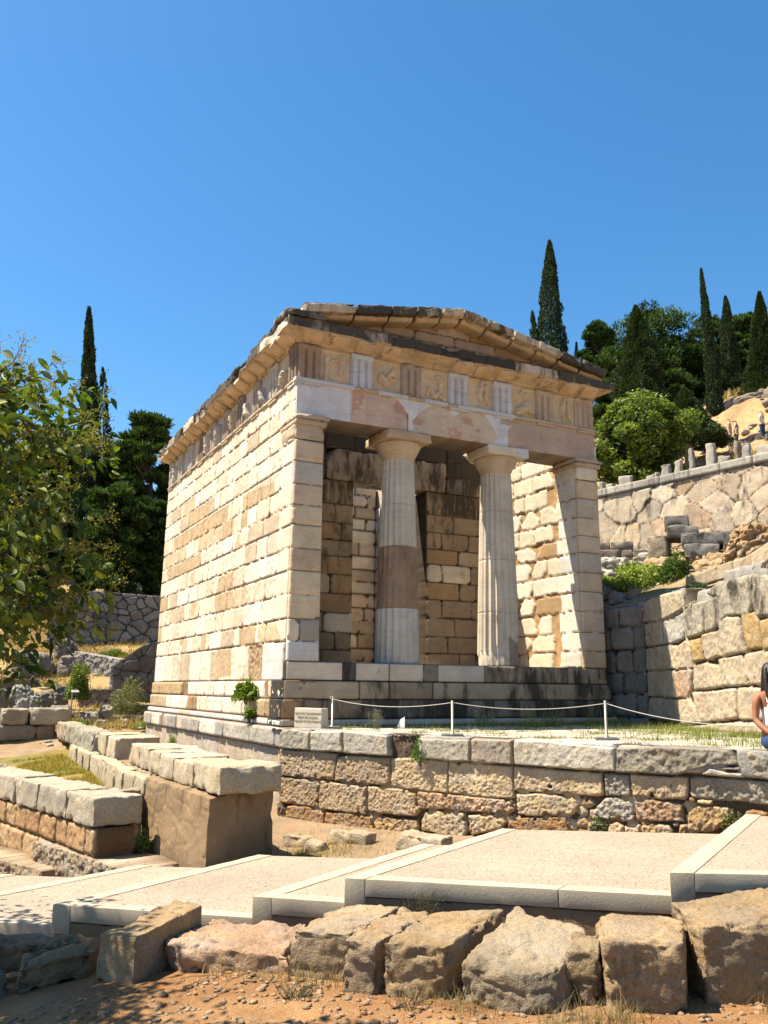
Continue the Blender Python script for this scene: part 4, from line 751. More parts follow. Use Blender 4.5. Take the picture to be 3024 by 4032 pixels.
# ------------------------------------------------------------------ ground
def rbf(pts):
    pts = np.array(pts, float); xy, z = pts[:, :2], pts[:, 2]
    d = np.hypot(*(xy[:, None]-xy[None]).transpose(2, 0, 1)); n = len(z)
    K = np.block([[d+np.eye(n)*-.02, np.ones((n, 1))], [np.ones((1, n)), np.zeros((1, 1))]])
    w = np.linalg.solve(K, np.append(z, 0))
    def f(x, y):
        x = np.asarray(x, float); y = np.asarray(y, float); r = np.full(x.shape, w[-1])
        for i in range(n): r = r+w[i]*np.hypot(x-xy[i, 0], y-xy[i, 1])
        return r
    return f
GP = [(-4.9, -13, -2.12), (-8, -12, -2.2), (-2, -12, -2.1), (2, -11.5, -2.05), (5, -10.5, -1.95), (-6.5, -9, -2.36), (-4.3, -8.2, -2.33), (-3.2, -8.0, -2.24), (-2.2, -8.9, -2.22), (-1.2, -9.6, -2.22), (0, -10, -2.18), (-.2, -9.3, -2.24),
      (-5.2, -6.8, -2.5), (-3.8, -6.6, -2.38), (-3.0, -7.0, -2.30), (-2.3, -7.5, -2.28), (-1.5, -8.2, -2.27), (-.5, -8.8, -2.25), (-2, -6, -2.5), (-1, -6, -2.5), (.5, -6, -2.4), (2.3, -7, -2.2), (-3.3, -4.3, -2.75), (-1.2, -3.7, -2.38), (-.6, -3.3, -2.36), (.3, -3.6, -2.3), (1.2, -4.9, -2.2), (-.7, -2, -2.42),
      (-5, -4, -2.9), (-4.6, -2.2, -3.25), (-3.9, -2.3, -3.2), (-3.2, -3.2, -3.1), (-2.6, -3.2, -3.0), (-5.8, -2.4, -3.3), (-4.2, -3.2, -3.2), (-2.0, -3.9, -2.62), (-5.2, 1, -2.85), (-8, -3, -3.0), (-.9, .5, -2.25), (-1, 3, -1.98), (-1, 6, -1.82), (-1, 9, -1.7), (-2.9, 0, -1.97), (-2.8, 3, -1.95), (-2.9, 6, -1.97), (-3.3, 8.5, -2.0), (-6, 8.5, -2.3), (-12, 6, -3.2),
      (0, 12, -1.45), (-2.6, 12, -1.3), (-5, 13, -1.3), (-1, 16, -.85), (-3.5, 19, -.45), (-6, 18, -.5), (.8, 20, .4), (-1.2, 24, .9), (-3.5, 24, .9), (1.5, 27, 2.4), (-1, 30, 3.4), (2, 32, 4.2), (-6, 30, 3.2), (-20, 20, -1), (-20, 40, 6), (0, 45, 9), (8, 35, 5), (3, 18, -.2), (3, 4, -1.9), (5, 0, -2.0), (6, 8, -1.6), (6, 14, -.8),
      (9, -4, -1.9), (9, -9, -1.5), (15, -12, -.8), (15, -3, -1), (14, 6, -1), (14, 20, 1), (-30, -20, -4), (30, -40, -2), (-60, 20, -6), (-70, 90, 8), (0, 100, 22), (60, 60, 2), (60, -30, 0), (-20, -60, -3)]
_gz = rbf(GP)
def gz(x, y):
    z = _gz(x, y); sd = (x+3.13)*-.9715+(y+1.95)*-.2369; m = np.clip((sd+.30)/.18, 0, 1)*np.clip((4.5-y)/2, 0, 1)*np.clip((y+4.2)/.5, 0, 1)*np.clip((x+9)/3, 0, 1)
    return z+(np.minimum(z, -3.2)-z)*m
def gcol(x, y, z):
    n = fbm(x*.5, y*.5, 0, 4, 3); n2 = fbm(x*2.6, y*2.6, 0, 4, 4)
    dirt = np.array((.38, .195, .078)); pale = np.array((.50, .31, .15)); straw = np.array((.52, .36, .155)); green = np.array((.20, .20, .06)); grey = np.array((.42, .34, .25))
    far = np.clip((y-9)/3, 0, 1); c = dirt+(pale-dirt)*np.clip(.25+n2, 0, 1)[..., None]
    c = c+(np.array((.40, .30, .19))-c)*(np.clip((y+6.5)/2, 0, 1)*(1-far)*.8)[..., None]
    st = straw+(np.array((.40, .25, .125))-straw)*np.clip(.15+1.4*n, 0, 1)[..., None]; c = c+(st-c)*far[..., None]
    lawn = (x > -3.2-.235*(y+1.9)) & (x < -2.2) & (y > -1.5) & (y < 8.5); lw = np.array((.46, .33, .08))+(np.array((.24, .24, .05))-np.array((.46, .33, .08)))*np.clip(.3+1.6*n2, 0, 1)[..., None]
    c = np.where(lawn[..., None], lw*.75, c)
    return np.concatenate([c, np.full(c.shape[:-1]+(1,), .12)], -1)
def axis(segs):
    o = []
    for a, b, s in segs: o += list(np.arange(a, b, s))
    return np.array(o+[segs[-1][1]])
gx = axis([(-400, -60, 40), (-60, -12, 4), (-12, -6, .4), (-6, 2, .055), (2, 8, .3), (8, 30, 1.5), (30, 90, 8), (90, 500, 60)])
gy = axis([(-400, -40, 40), (-40, -14, 2.5), (-14, -10.5, .3), (-10.5, -5.5, .055), (-5.5, 10, .16), (10, 34, .3), (34, 60, 1.5), (60, 120, 10), (120, 700, 80)])
GX, GY = np.meshgrid(gx, gy, indexing='ij')
GZ = gz(GX, GY); far = np.clip((np.hypot(GX, GY)-70)/80, 0, 1); GZ = GZ*(1-far)+far*np.clip(GZ, -8, 16)
near = np.exp(-((GX+2.5)**2+(GY+8)**2)/60)
GZ = GZ+near*(.030*fbm(GX*2, GY*2, 0, 5, 7)+.022*np.clip(fbm(GX*9, GY*9, 0, 4, 9), 0, 1))+(1-near)*.10*fbm(GX*.9, GY*.9, 0, 5, 8)*np.clip((GY-8)/4, .15, 1)
gr = mk('ground', np.stack([GX, GY, GZ], -1).reshape(-1, 3), gridfaces(len(gx), len(gy)), M_DIRT, None, gcol(GX, GY, GZ).reshape(-1, 4), True); tag(gr, kind='structure')
def ground_at(x, y): return float(gz(np.array([x]), np.array([y]))[0])

# ------------------------------------------------------------------ terrace in front of the treasury
TA = np.array([-.28, -.6]); TB = np.array([2.06, -5.33]); TD = (TB-TA)/np.linalg.norm(TB-TA); TN = np.array([TD[1], -TD[0]])  # outward
if TN[0] > 0: TN = -TN
TN3 = np.array([TN[0], TN[1], 0.]); TD3 = np.array([TD[0], TD[1], 0.])
ter = thing('stone_terrace', 'triangular stone terrace of rough coursed blocks with grey capping slabs below the temple front', 'terrace', (1.5, -1.5, -2.3))
KC = {'g': ((.56, .52, .44), .10), 'gl': ((.66, .62, .53), .06), 'gp': ((.50, .43, .35), .25), 'gk': ((.40, .37, .31), .20), 'gd': ((.62, .47, .22), .1), 't': ((.64, .49, .32), .10), 's': ((.74, .58, .37), .06), 'p': ((.60, .41, .26), .12), 'o': ((.62, .44, .23), .12), 'r': ((.52, .32, .15), .10), 'k': ((.26, .20, .14), .4), 'gs': ((.52, .49, .42), .34)}
res = .0105
U, V, P = plane_grid((TA[0], TA[1], 0), TD3, 8.6, 1.42, res, -2.45)
r = np.random.RandomState(3); cap, low = [], []
for k, poly in TERR:
    c, al = KC[k]; kk = r.uniform(.92, 1.12); c = (c[0]*kk*1.04, c[1]*kk*.99, c[2]*kk*.90); ctr = np.mean([p[1] for p in poly]); 
    if ctr > -1.30 and not k == 'gd': cap.append((poly, A(c, al), .055, .014 if k != 'gk' else .03, .022))
    elif k == 'gd': cap.append((poly, A(c, al), -.02, .03, .03))
    else: low.append((poly, A(c, al), r.uniform(-.012, .018), .014 if k in ('s', 't', 'r') else .026, .02))
# continuing blocks past the right-hand edge of the picture and small fill stones below
rr = np.random.RandomState(22)
for z0, z1 in ((-1.34, -1.03), (-1.66, -1.35), (-2.05, -1.67), (-2.45, -2.06)):
    u = 7.6 if z0 > -1.6 else 7.7
    while u < 8.6:
        L = rr.uniform(.4, .8); q = (chip(u, min(u+L-.01, 8.6), z0, z1, rr, .08, .01), A(KC['g' if z0 > -1.4 else 's'][0], .15), .03, .02, .04); (cap if z0 > -1.4 else low).append(q); u += L
def rubble(u0, u1, v0, v1, s, rng, pal, al=.15, prot=.0, ro=.02, asp=.8):
    n = int((u1-u0)*(v1-v0)/(s*s*asp)); pu = rng.uniform(u0, u1, n); pv = rng.uniform(v0, v1, n); o = []
    for a, b in zip(pu, pv):
        k = 6; ang = np.sort(rng.uniform(0, 2*math.pi, k)+0); ang = np.linspace(0, 2*math.pi, k, endpoint=False)+rng.uniform(-.35, .35, k); rd = s*.5*rng.uniform(.7, 1.05, k)
        c = pal[rng.randint(len(pal))]; q = rng.uniform(.85, 1.1); o.append(([(a+x*math.cos(t), b+x*asp*math.sin(t)) for x, t in zip(rd, ang)], A(tuple(v*q for v in c), al), rng.uniform(-1, 1)*.01+prot, ro, s*.25))
    return o
fill = rubble(0, 8.6, -2.45, -1.6, .20, rr, [KC['s'][0], KC['r'][0], KC['o'][0]], .2, -.03)
h, C = relief(U, V, fill+low, gap=.06, rad=.018, warp=.014, wf=9, seed=61, joint=(.16, .11, .07, .2), rf=26)
h2, C2 = relief(U, V, cap, gap=.07, rad=.02, warp=.010, wf=7, seed=62, joint=(.12, .09, .06, .3), rf=18)
m = h2 > -.05; h = np.where(m, h2, h); C[m] = C2[m]
pk = 1-2*np.abs(fbm(U*28, V*28, 0, 4, 5, .6))*1.6; tool = (~m) & (h > -.03); h = h+np.where(tool, .006*pk, 0)
put('front_wall', P, TN3, h, C, .28, M_LIME, ter, False)
# side wall under the temple (sunlit)
segs = [(-.62, -.1, GREYL, .12, 0, .0), (-.1, 1.15, (.62, .56, .46), .1, 0, .01), (1.15, 2.7, (.62, .56, .46), .1, 0, .006), (2.7, 3.2, GREYL, .1, 0, .01), (3.2, 4.4, CREAM2, .1, 0, .0), (4.4, 5.0, (.56, .50, .40), .2, 0, .012), (5.0, 5.9, (.56, .50, .42), .2, 0, .0), (5.9, 6.4, PINK, .2, 0, -.02), (6.4, 7.6, GREYL, .1, 0, .012), (8.0, 8.9, CREAM, .1, 0, .01), (8.95, 9.8, (.62, .54, .46), .1, 0, .01)]
def side(name, z0, z1, x, segs, seed, mat, res=.02):
    y0 = -.60; U, V, P = plane_grid((x, y0, 0), Y3, 9.86-y0, z1-z0, res, z0); r = np.random.RandomState(seed)
    bl = [(chip(a-y0+.004, b_-y0-.004, z0+.003, z1-.003, r, .06, .006, .6), A(c, al), pr_, .014, .035) for a, b_, c, al, n_, pr_ in segs]
    h, C = relief(U, V, bl, gap=.05, rad=.03, warp=.012, seed=seed, joint=(.34, .22, .13, .1)); put(name, P, (-1, 0, 0), h, C, .5, mat, ter)
side('side_capping', -1.335, -1.032, -.205, segs, 71, M_LIME)
U, V, P = plane_grid((-.135, -.62, 0), Y3, 10.45, 1.30, .022, -2.62); bl = []
r = np.random.RandomState(13); y = 0
for z0, z1 in ((-1.86, -1.34), (-2.26, -1.87), (-2.62, -2.27)):
    y = 0
    while y < 10.45:
        L = r.uniform(.45, .85); bl.append((chip(y, y+L-.005, z0, z1-.004, r, .04, .004, .3), A([(.70, .58, .42), (.70, .55, .37), (.64, .52, .38), (.66, .58, .48)][r.randint(4)], .10), r.uniform(-.006, .006), .010, .02)); y += L
h, C = relief(U, V, bl, gap=.02, rad=.02, warp=.006, seed=72, joint=(.42, .29, .17, .1)); put('side_wall', P, (-1, 0, 0), h, C, .35, M_LIME, ter)
# terrace top: flagstones with earth in the joints
def inside(x, y): return ((x-TA[0])*TN[0]+(y-TA[1])*TN[1] < .0)
r = np.random.RandomState(77)
tx, ty = np.meshgrid(np.arange(-.25, 8.0, .03), np.arange(-8.3, .02, .03), indexing='ij')
ok = ((tx-TA[0])*TN[0]+(ty-TA[1])*TN[1]) < -.02
pts = np.stack([r.uniform(-.5, 8.2, 420), r.uniform(-8.5, .2, 420)], 1)
d1 = np.full(tx.shape, 9.); d2 = np.full(tx.shape, 9.); own = np.zeros(tx.shape, int)
for i, (a, b_) in enumerate(pts):
    d = np.hypot((tx-a)*1.0, (ty-b_)*1.5); nw = d < d1; d2 = np.where(nw, d1, np.minimum(d2, d)); own = np.where(nw, i, own); d1 = np.where(nw, d, d1)
edge = np.clip((d2-d1)/.10, 0, 1); cl = r.uniform(.8, 1.1, 420)[own]
tz = -1.062+.022*edge**.5+.012*fbm(tx*3, ty*3, 0, 4, 6)+r.uniform(-.008, .012, 420)[own]
cc = np.array((.74, .66, .52))*cl[..., None]; cc = cc+(np.array((.40, .30, .17))-cc)*(np.clip(1-edge*1.6, 0, 1)*.8)[..., None]
F = gridfaces(*tx.shape); okf = ok.ravel()[F].all(1)
mk('flagstones', np.stack([tx, ty, tz], -1).reshape(-1, 3), F[okf], M_LIME, ter, np.concatenate([cc, np.full(tx.shape+(1,), .10)], -1).reshape(-1, 4), False)
V_, F_, C_ = rbox([(-.1, .3, -2.6), (TA[0]+.3, TA[1]+.1, -2.6), (TA[0]+8.5*TD[0]+.22, TA[1]+8.5*TD[1]+.2, -2.6), (8, 0.3, -2.6), (-.1, .3, -1.10), (TA[0]+.3, TA[1]+.1, -1.10), (TA[0]+8.5*TD[0]+.22, TA[1]+8.5*TD[1]+.2, -1.10), (8, .3, -1.10)], .01, .0, 3, 1, A((.45, .35, .22), .1), 2); mk('earth_core', V_, F_, M_DIRT, ter, C_)
# capping slabs behind the wall edge (their top surfaces)
r = np.random.RandomState(5); us = [0.02, .63, 1.235, 2.05, 2.56, 3.35, 3.965, 5.285, 6.6, 7.3, 8.2]
for i in range(len(us)-1):
    if i == 3: continue
    a, b_ = us[i]+.012, us[i+1]-.012; dp = r.uniform(.45, .62); o = TA+TN*(.030)
    if i in (7,): b_ = 6.5
    q = [o+TD*a, o+TD*b_, o+TD*b_-TN*dp, o+TD*a-TN*dp]; zt = -1.030+r.uniform(-.006, .010)
    c8 = [(p[0], p[1], -1.30) for p in q]+[(p[0], p[1], zt) for p in q]
    c8 = [c8[3], c8[2], c8[1], c8[0], c8[7], c8[6], c8[5], c8[4]]
    V_, F_, C_ = rbox(c8, .025, .010, 6, .035, A([(.50, .47, .42), (.62, .59, .52), (.62, .59, .52), GREY, (.46, .43, .38), (.50, .45, .38), (.62, .60, .55), (.48, .44, .38), GREY, GREY][i], .12), 900+i, 0, 60)
    mk('capping_slab', V_, F_, M_LIME, ter, C_, True)

# ------------------------------------------------------------------ retaining wall on the right
AA = np.array([7.25, .15]); AB = np.array([5.3, -5.0]); AD = (AB-AA)/np.linalg.norm(AB-AA); AN = np.array([AD[1], -AD[0]])
if AN[0] > 0: AN = -AN
rw = thing('retaining_wall', 'high retaining wall of big grey and tan blocks, half in shadow, right of the temple', 'wall', (6.3, -2.4, -1.05))
topu = [0, .97, 1.9, 2.7, 2.72, 3.15, 4.05, 5.4, 6.6]; topv = [1.25, 1.27, 1.30, 1.30, .98, 1.05, 1.25, 1.42, 1.5]
U, Tt = np.meshgrid(np.linspace(.0, 6.6, 360), np.linspace(0, 1, 120), indexing='ij')
tv = np.interp(U, topu, topv)+.02; V = -1.35+Tt*(tv+1.35); P = np.stack([AA[0]+U*AD[0], AA[1]+U*AD[1], V], -1)
bl = []; r = np.random.RandomState(8)
for k, poly in WALLA:
    c, al = KC[k]; kk = r.uniform(.92, 1.1); c = tuple(v*kk for v in c)
    if k == 'g': c = (.68, .56, .38)
    if k == 'gs': c = (.56, .50, .38); al = .55
    if k == 'o': c = (.62, .42, .18)
    if k == 's': c = (.72, .58, .40)
    bl.append((poly, A(c, al), r.uniform(-.01, .03), .022, .03))
bl += [(chip(a, a+.9, z0, z0+.42, r, .06), A((.50, .46, .38), .2), 0, .02) for a in (0.0,) for z0 in (-1.3, -.86, -.42, .02, .44, .86)]
bl += [(chip(a, a+1.2, z0, z0+.45, r, .08), A((.62, .46, .28), .2), .02, .02) for a in (5.5,) for z0 in (-1.3, -.86, -.42, .02, .44, .9)]
bl = bl[-12:]+bl[:-12]
h, C = relief(U, V, bl, gap=.065, rad=.012, warp=.022, wf=7, seed=63, joint=(.13, .09, .05, .3), rf=12)
h = h+.012*fbm(U*24, V*24, 0, 4, 9)
V_, F_, C_ = slab(P, (AN[0], AN[1], 0), h, C, .6); mk('wall_face', V_, F_, M_LIME, rw, C_, False)
# recessed return in shade between the wall and the temple
RB = np.array([6.55, 1.9]); RA = AA+AD*.95; RD = (RA-RB)/np.linalg.norm(RA-RB); RN = np.array([RD[1], -RD[0]]); L = np.linalg.norm(RA-RB)
U, V, P = plane_grid((RB[0], RB[1], 0), (RD[0], RD[1], 0), L, 2.50, .03, -1.3)
if RN[1] > 0: RN = -RN
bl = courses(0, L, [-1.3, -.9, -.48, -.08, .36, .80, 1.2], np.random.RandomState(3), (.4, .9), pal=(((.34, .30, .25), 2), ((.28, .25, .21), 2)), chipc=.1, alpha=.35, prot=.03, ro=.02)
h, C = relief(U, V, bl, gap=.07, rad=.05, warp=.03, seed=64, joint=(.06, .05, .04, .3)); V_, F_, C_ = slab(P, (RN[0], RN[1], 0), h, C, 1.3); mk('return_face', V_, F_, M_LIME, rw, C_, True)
# thick blocks on top of the retaining wall
def wb(u0, u1, z0, z1, dp, seed, c, al=.2, off=.0, name='top_block', par=None):
    q = [AA+AD*u0+AN*off, AA+AD*u1+AN*off, AA+AD*u1+AN*(off-dp), AA+AD*u0+AN*(off-dp)]
    c8 = [(p[0], p[1], z0) for p in q][::-1]+[(p[0], p[1], z1) for p in q][::-1]
    V_, F_, C_ = rbox(c8, .05, .03, 4, .06, A(c, al), seed, 1, 40); return mk(name, V_, F_, M_LIME, par or rw, C_, True)
wb(.98, 1.86, .86, 1.30, .5, 5, (.54, .50, .43), .1, -.04); wb(1.9, 2.66, .90, 1.34, .6, 6, (.40, .39, .37), .25, -.03)
wb(3.1, 4.0, .70, 1.24, .8, 7, (.56, .53, .46), .2, -.03); wb(4.02, 5.35, .75, 1.44, .9, 8, (.46, .44, .39), .35, -.04); wb(5.4, 6.5, .8, 1.5, .9, 9, (.50, .46, .38), .3, -.04)
# ------------------------------------------------------------------ paved way: broad shallow steps, each a platform with a pale rim
def at(xy, z): return (xy[0], xy[1], z)
def prism(poly, z0, z1, bev=.008, col=(.5, .5, .5, 0)):
    """polygon slab with a small bevel, ccw order"""
    p = np.array(poly, float); c = p.mean(0); n = len(p)
    a = 0.5*np.sum(p[:, 0]*np.roll(p[:, 1], -1)-np.roll(p[:, 0], -1)*p[:, 1])
    if a < 0: p = p[::-1]
    def inset(q, d):
        o = []
        for i in range(n):
            e0 = q[i]-q[i-1]; e1 = q[(i+1) % n]-q[i]; n0 = np.array([-e0[1], e0[0]])/np.linalg.norm(e0); n1 = np.array([-e1[1], e1[0]])/np.linalg.norm(e1)
            b = n0+n1; b = b/(b@b)*2; o.append(q[i]+b*d*.5*1.0*1)
        return np.array(o)
    q = inset(p, bev); V_ = np.vstack([np.c_[p, np.full(n, z0)], np.c_[p, np.full(n, z1-bev)], np.c_[q, np.full(n, z1)]])
    F = [tuple(range(2*n, 3*n)), tuple(range(n-1, -1, -1))]
    for k in (0, n):
        for i in range(n): j = (i+1) % n; F.append((k+i, k+j, k+n+j, k+n+i))
    return V_, F
def way(name, corners, z, label, kerbh=.125, base=.62, bands=('front', 'left'), joints=(), col=(.60, .52, .38)):
    """corners: front-left, front-right, back-right, back-left"""
    t = thing(name, label, 'paved step', at(np.mean(corners, 0), z-.4), 'paved steps of the ancient way'); fl, fr, br, blk = [np.array(c, float) for c in corners]
    bw = .15
    def lerp(a, b, s): return a+(b-a)*s
    ef = (fr-fl)/np.linalg.norm(fr-fl); el = (blk-fl)/np.linalg.norm(blk-fl)
    nf = np.array([-ef[1], ef[0]]); nl = np.array([el[1], -el[0]])     # inward normals
    if nf@(blk-fl) < 0: nf = -nf
    if nl@(fr-fl) < 0: nl = -nl
    sn = abs(ef[0]*el[1]-ef[1]*el[0])
    a = fl+ef*bw/sn+el*bw/sn
    # field
    fi = [a, fr+el*bw/sn, br, blk+ef*bw/sn]
    V_, F_ = prism(fi, z-.30, z-.004, .002); mk('aggregate_field', V_, F_, M_AGG, t)
    # front kerb in pieces
    js = [0.0]+list(joints)+[1.0]
    Lf = np.linalg.norm(fr-fl)
    for i in range(len(js)-1):
        p0 = lerp(fl, fr, js[i])+ef*(.004 if i else bw/sn*.98+.006); p1 = lerp(fl, fr, js[i+1])-ef*.003
        q = [p0, p1, p1+el*(bw/sn-.003), p0+el*(bw/sn-.003)]
        L_ = np.linalg.norm(p1-p0)
        c8 = [(x, y_, z-kerbh) for x, y_ in q]+[(x, y_, z+.002) for x, y_ in q]
        V_, F_, C_ = rbox(c8, .005, .0015, 12, .06, A(col, .06), 3+i, 0, 90); mk('kerb', V_, F_, M_PLASTER, t, C_, False)
    # left band: end stone seen at the front corner
    p = [fl, fl+ef*bw/sn, blk+ef*bw/sn, blk]; Ls = np.linalg.norm(blk-fl); m = max(1, int(Ls/1.4))
    for i in range(m):
        a0, a1 = i/m, (i+1)/m
        q = [lerp(p[0], p[3], a0)+el*.002, lerp(p[1], p[2], a0)+el*.002, lerp(p[1], p[2], a1)-el*.002, lerp(p[0], p[3], a1)-el*.002]
        c8 = [(x, y_, z-(.22 if i == 0 else .14)) for x, y_ in q]+[(x, y_, z+.003) for x, y_ in q]
        V_, F_, C_ = rbox(c8, .005, .0015, 12, .06, A(col, .06), 13+i, 0, 60); mk('edge_band', V_, F_, M_PLASTER, t, C_, False)
    # rough bedding under the kerb
    q = [fl+ef*.02+nf*.012, fr+nf*.012, br, blk+ef*.02]
    c8 = [(x, y_, z-base) for x, y_ in q]+[(x, y_, z-kerbh-.004) for x, y_ in q]
    V_, F_, C_ = rbox(c8, .012, .010, 9, .05, A((.36, .27, .165), .20), 23, 0, 90); mk('bedding', V_, F_, M_CONC, t, C_, True)
    return t
def ext(a, b_, d): a, b_ = np.array(a), np.array(b_); return b_+(b_-a)/np.linalg.norm(b_-a)*d
# the steps climb to the right; each one runs back towards the terrace wall
Rf0, Rb0 = (-.26, -8.46), (2.74, -6.52)
way('paved_step', [Rf0, (4.0, -10.9), (6.5, -8.6), Rb0], -1.67, 'highest paved step with white rim, at the right edge of the picture', joints=(.35, .62))
way('paved_step', [(-2.03, -6.88), (.26, -8.68), (2.9, -6.85), (.46, -5.35)], -1.85, 'broad pink-beige paved step in the middle, before the terrace wall', joints=(.55,))
way('paved_step', [(-2.59, -6.39), (-1.80, -7.02), (.60, -5.40), (-.22, -4.86)], -2.03, 'narrow paved step left of the broad middle one, with a kerb behind the split boulder')
way('paved_step', [(-3.93, -5.30), (-2.34, -6.56), (0.02, -5.0), (-1.70, -3.90)], -2.19, 'paved step whose front left corner lies in tree shade, before the concrete block')
way('paved_step', [(-5.2, -4.35), (-3.70, -5.45), (-1.45, -3.98), (-2.80, -3.10)], -2.35, 'low paved step behind the shaded corner, under the rubble wall')
way('paved_step', [(-6.6, -3.25), (-5.0, -4.5), (-2.6, -3.2), (-4.1, -2.2)], -2.50, 'lowest paved step, at the left edge of the picture')

# ------------------------------------------------------------------ big loose stones along the near edge of the way
def fstone(label, top, zt, zb, col, al=.15, seed=0, tilt=(0, 0, 0, 0), r=.03, amp=.018, cuts=2, spread=.04, mat=None, bottom=None, name='edge_stone', cat='stone', group='big stones along the near edge of the way', seg=.015):
    col = (col[0]*.76, col[1]*.71, col[2]*.60); r *= .6; amp *= 1.1
    """top: near-left, near-right, far-right, far-left"""
    top = np.array(top, float); c = top.mean(0); bt = top+(top-c)*spread if bottom is None else np.array(bottom, float)
    c8 = [(x, y_, zb) for x, y_ in bt]+[(top[i, 0], top[i, 1], zt+tilt[i]) for i in range(4)]
    V_, F_, C_ = rbox(c8, r, amp, 6, seg, A(col, al), seed, cuts, 84, .16)
    o = mk(name, V_, F_, mat or M_LIME, None, C_, False, (c[0], c[1], zb)); tag(o, label, cat, group); return o
FS = (.56, .44, .31)
fstone('long squared block lying end-on, left of the pinkish flat slab', [(-3.80, -6.82), (-3.62, -7.12), (-3.02, -6.52), (-3.16, -6.28)], -2.04, -2.36, (.62, .46, .28), .22, 21, (-.03, 0, .02, .02), .02, .010, 1)
fstone('flat pinkish slab lying low between two squared blocks', [(-3.40, -6.93), (-2.74, -7.62), (-2.36, -6.95), (-2.92, -6.46)], -2.135, -2.33, (.72, .50, .36), .16, 22, (0, .0, .01, 0), .03, .022, 2, .0)
fstone('squared block with two small hollows on top, right of the flat pinkish slab', [(-2.74, -7.60), (-2.43, -7.86), (-1.82, -7.40), (-2.14, -7.10)], -1.975, -2.33, (.66, .52, .37), .2, 23, (0, 0, .01, .0), .02, .014, 1, .02)
fstone('long rough block with ridged top, just left of the split one', [(-2.56, -8.03), (-2.40, -8.20), (-1.70, -7.72), (-1.86, -7.50)], -1.945, -2.32, (.60, .45, .29), .22, 24, (0, 0, .0, .0), .03, .020, 1, .02)
fstone('thick block with a vertical split down its front, between ridged block and grey boulder', [(-2.385, -8.24), (-2.10, -8.50), (-1.32, -7.98), (-1.66, -7.66)], -1.93, -2.32, (.60, .44, .27), .24, 25, (0, 0, .02, .0), .03, .020, 2, .0)
fstone('large grey weathered boulder sloping down towards the path', [(-2.03, -8.56), (-1.70, -8.98), (-1.04, -8.58), (-1.24, -8.00)], -1.93, -2.31, (.60, .50, .38), .16, 26, (-.07, -.10, .01, .05), .05, .020, 4, .02, M_ROCK)
fstone('narrow broken stone wedged between the grey boulder and the cube-like block', [(-1.46, -8.82), (-1.31, -8.95), (-1.06, -8.66), (-1.22, -8.58)], -1.91, -2.30, (.55, .43, .29), .12, 27, (-.04, 0, 0, 0), .04, .03, 3, .05, M_ROCK)
fstone('cube-like block with smooth pale top and dark chiselled front', [(-1.34, -9.03), (-.93, -9.24), (-.52, -8.84), (-.90, -8.42)], -1.855, -2.30, (.60, .45, .28), .3, 28, (0, 0, .01, .0), .035, .016, 1, .0)
fstone('huge slab with sloping top at the right edge of the picture', [(-.70, -9.16), (.42, -9.70), (.72, -9.05), (-.46, -8.66)], -1.82, -2.30, (.54, .40, .24), .26, 29, (0, .14, .16, .02), .025, .016, 1, .0)
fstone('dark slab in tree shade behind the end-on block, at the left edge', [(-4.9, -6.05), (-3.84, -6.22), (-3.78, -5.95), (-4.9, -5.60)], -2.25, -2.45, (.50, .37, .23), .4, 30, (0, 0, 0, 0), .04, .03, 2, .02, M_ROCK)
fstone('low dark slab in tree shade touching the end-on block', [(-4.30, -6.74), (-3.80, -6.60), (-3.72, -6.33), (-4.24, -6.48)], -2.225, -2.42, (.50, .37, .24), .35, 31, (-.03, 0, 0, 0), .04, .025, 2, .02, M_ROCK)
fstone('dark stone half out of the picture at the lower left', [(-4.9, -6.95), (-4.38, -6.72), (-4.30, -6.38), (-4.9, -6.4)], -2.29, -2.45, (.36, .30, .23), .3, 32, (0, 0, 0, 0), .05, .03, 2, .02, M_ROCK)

# ------------------------------------------------------------------ concrete pier and squared blocks on the left
pier = thing('concrete_pier', 'big plain brown concrete block carrying the near end of the pale block row', 'concrete block', (-1.8, -2.2, -2.6))
c8 = [(-2.15, -3.42, -2.72), (-1.23, -3.05, -2.72), (-1.24, -1.1, -2.72), (-2.42, -1.08, -2.72), (-2.12, -3.38, -1.64), (-1.245, -3.04, -1.58), (-1.25, -1.1, -1.60), (-2.36, -1.08, -1.61)]
V_, F_, C_ = rbox(c8, .014, .012, 4, .02, A((.40, .27, .15), .46), 5, 0, 110, .2); mk('pier_body', V_, F_, M_CONC, pier, C_, True)
def block(label, q, z0, z1, col, al=.1, seed=0, r=.02, amp=.012, cuts=1, mat=None, group=None, name='squared_block', seg=.03):
    col = (col[0]*.96, col[1]*.90, col[2]*.77); c = np.mean(q, 0); c8 = [(x, y_, z0) for x, y_ in q]+[(x, y_, z1) for x, y_ in q]
    V_, F_, C_ = rbox(c8, r, amp, 5, seg, A(col, al), seed, cuts, 60, .08); o = mk(name, V_, F_, mat or M_LIME, None, C_, True, (c[0], c[1], z0)); tag(o, label, 'stone block', group); return o
ys = [-3.52, -2.60, -1.80, -1.10, -.38, .32, 1.10]; xl = [-2.05, -2.12, -2.17, -2.19, -2.19, -2.18, -2.18]
LB = ['large pale block overhanging the front of the concrete pier', 'pale block second from the front on the concrete pier', 'pale block with a pointed corner, third from the front on the pier', 'pale block fourth from the front, just behind the concrete pier', 'pale block fifth from the front in the row behind the pier', 'pale block at the far end of the row, sixth from the front']
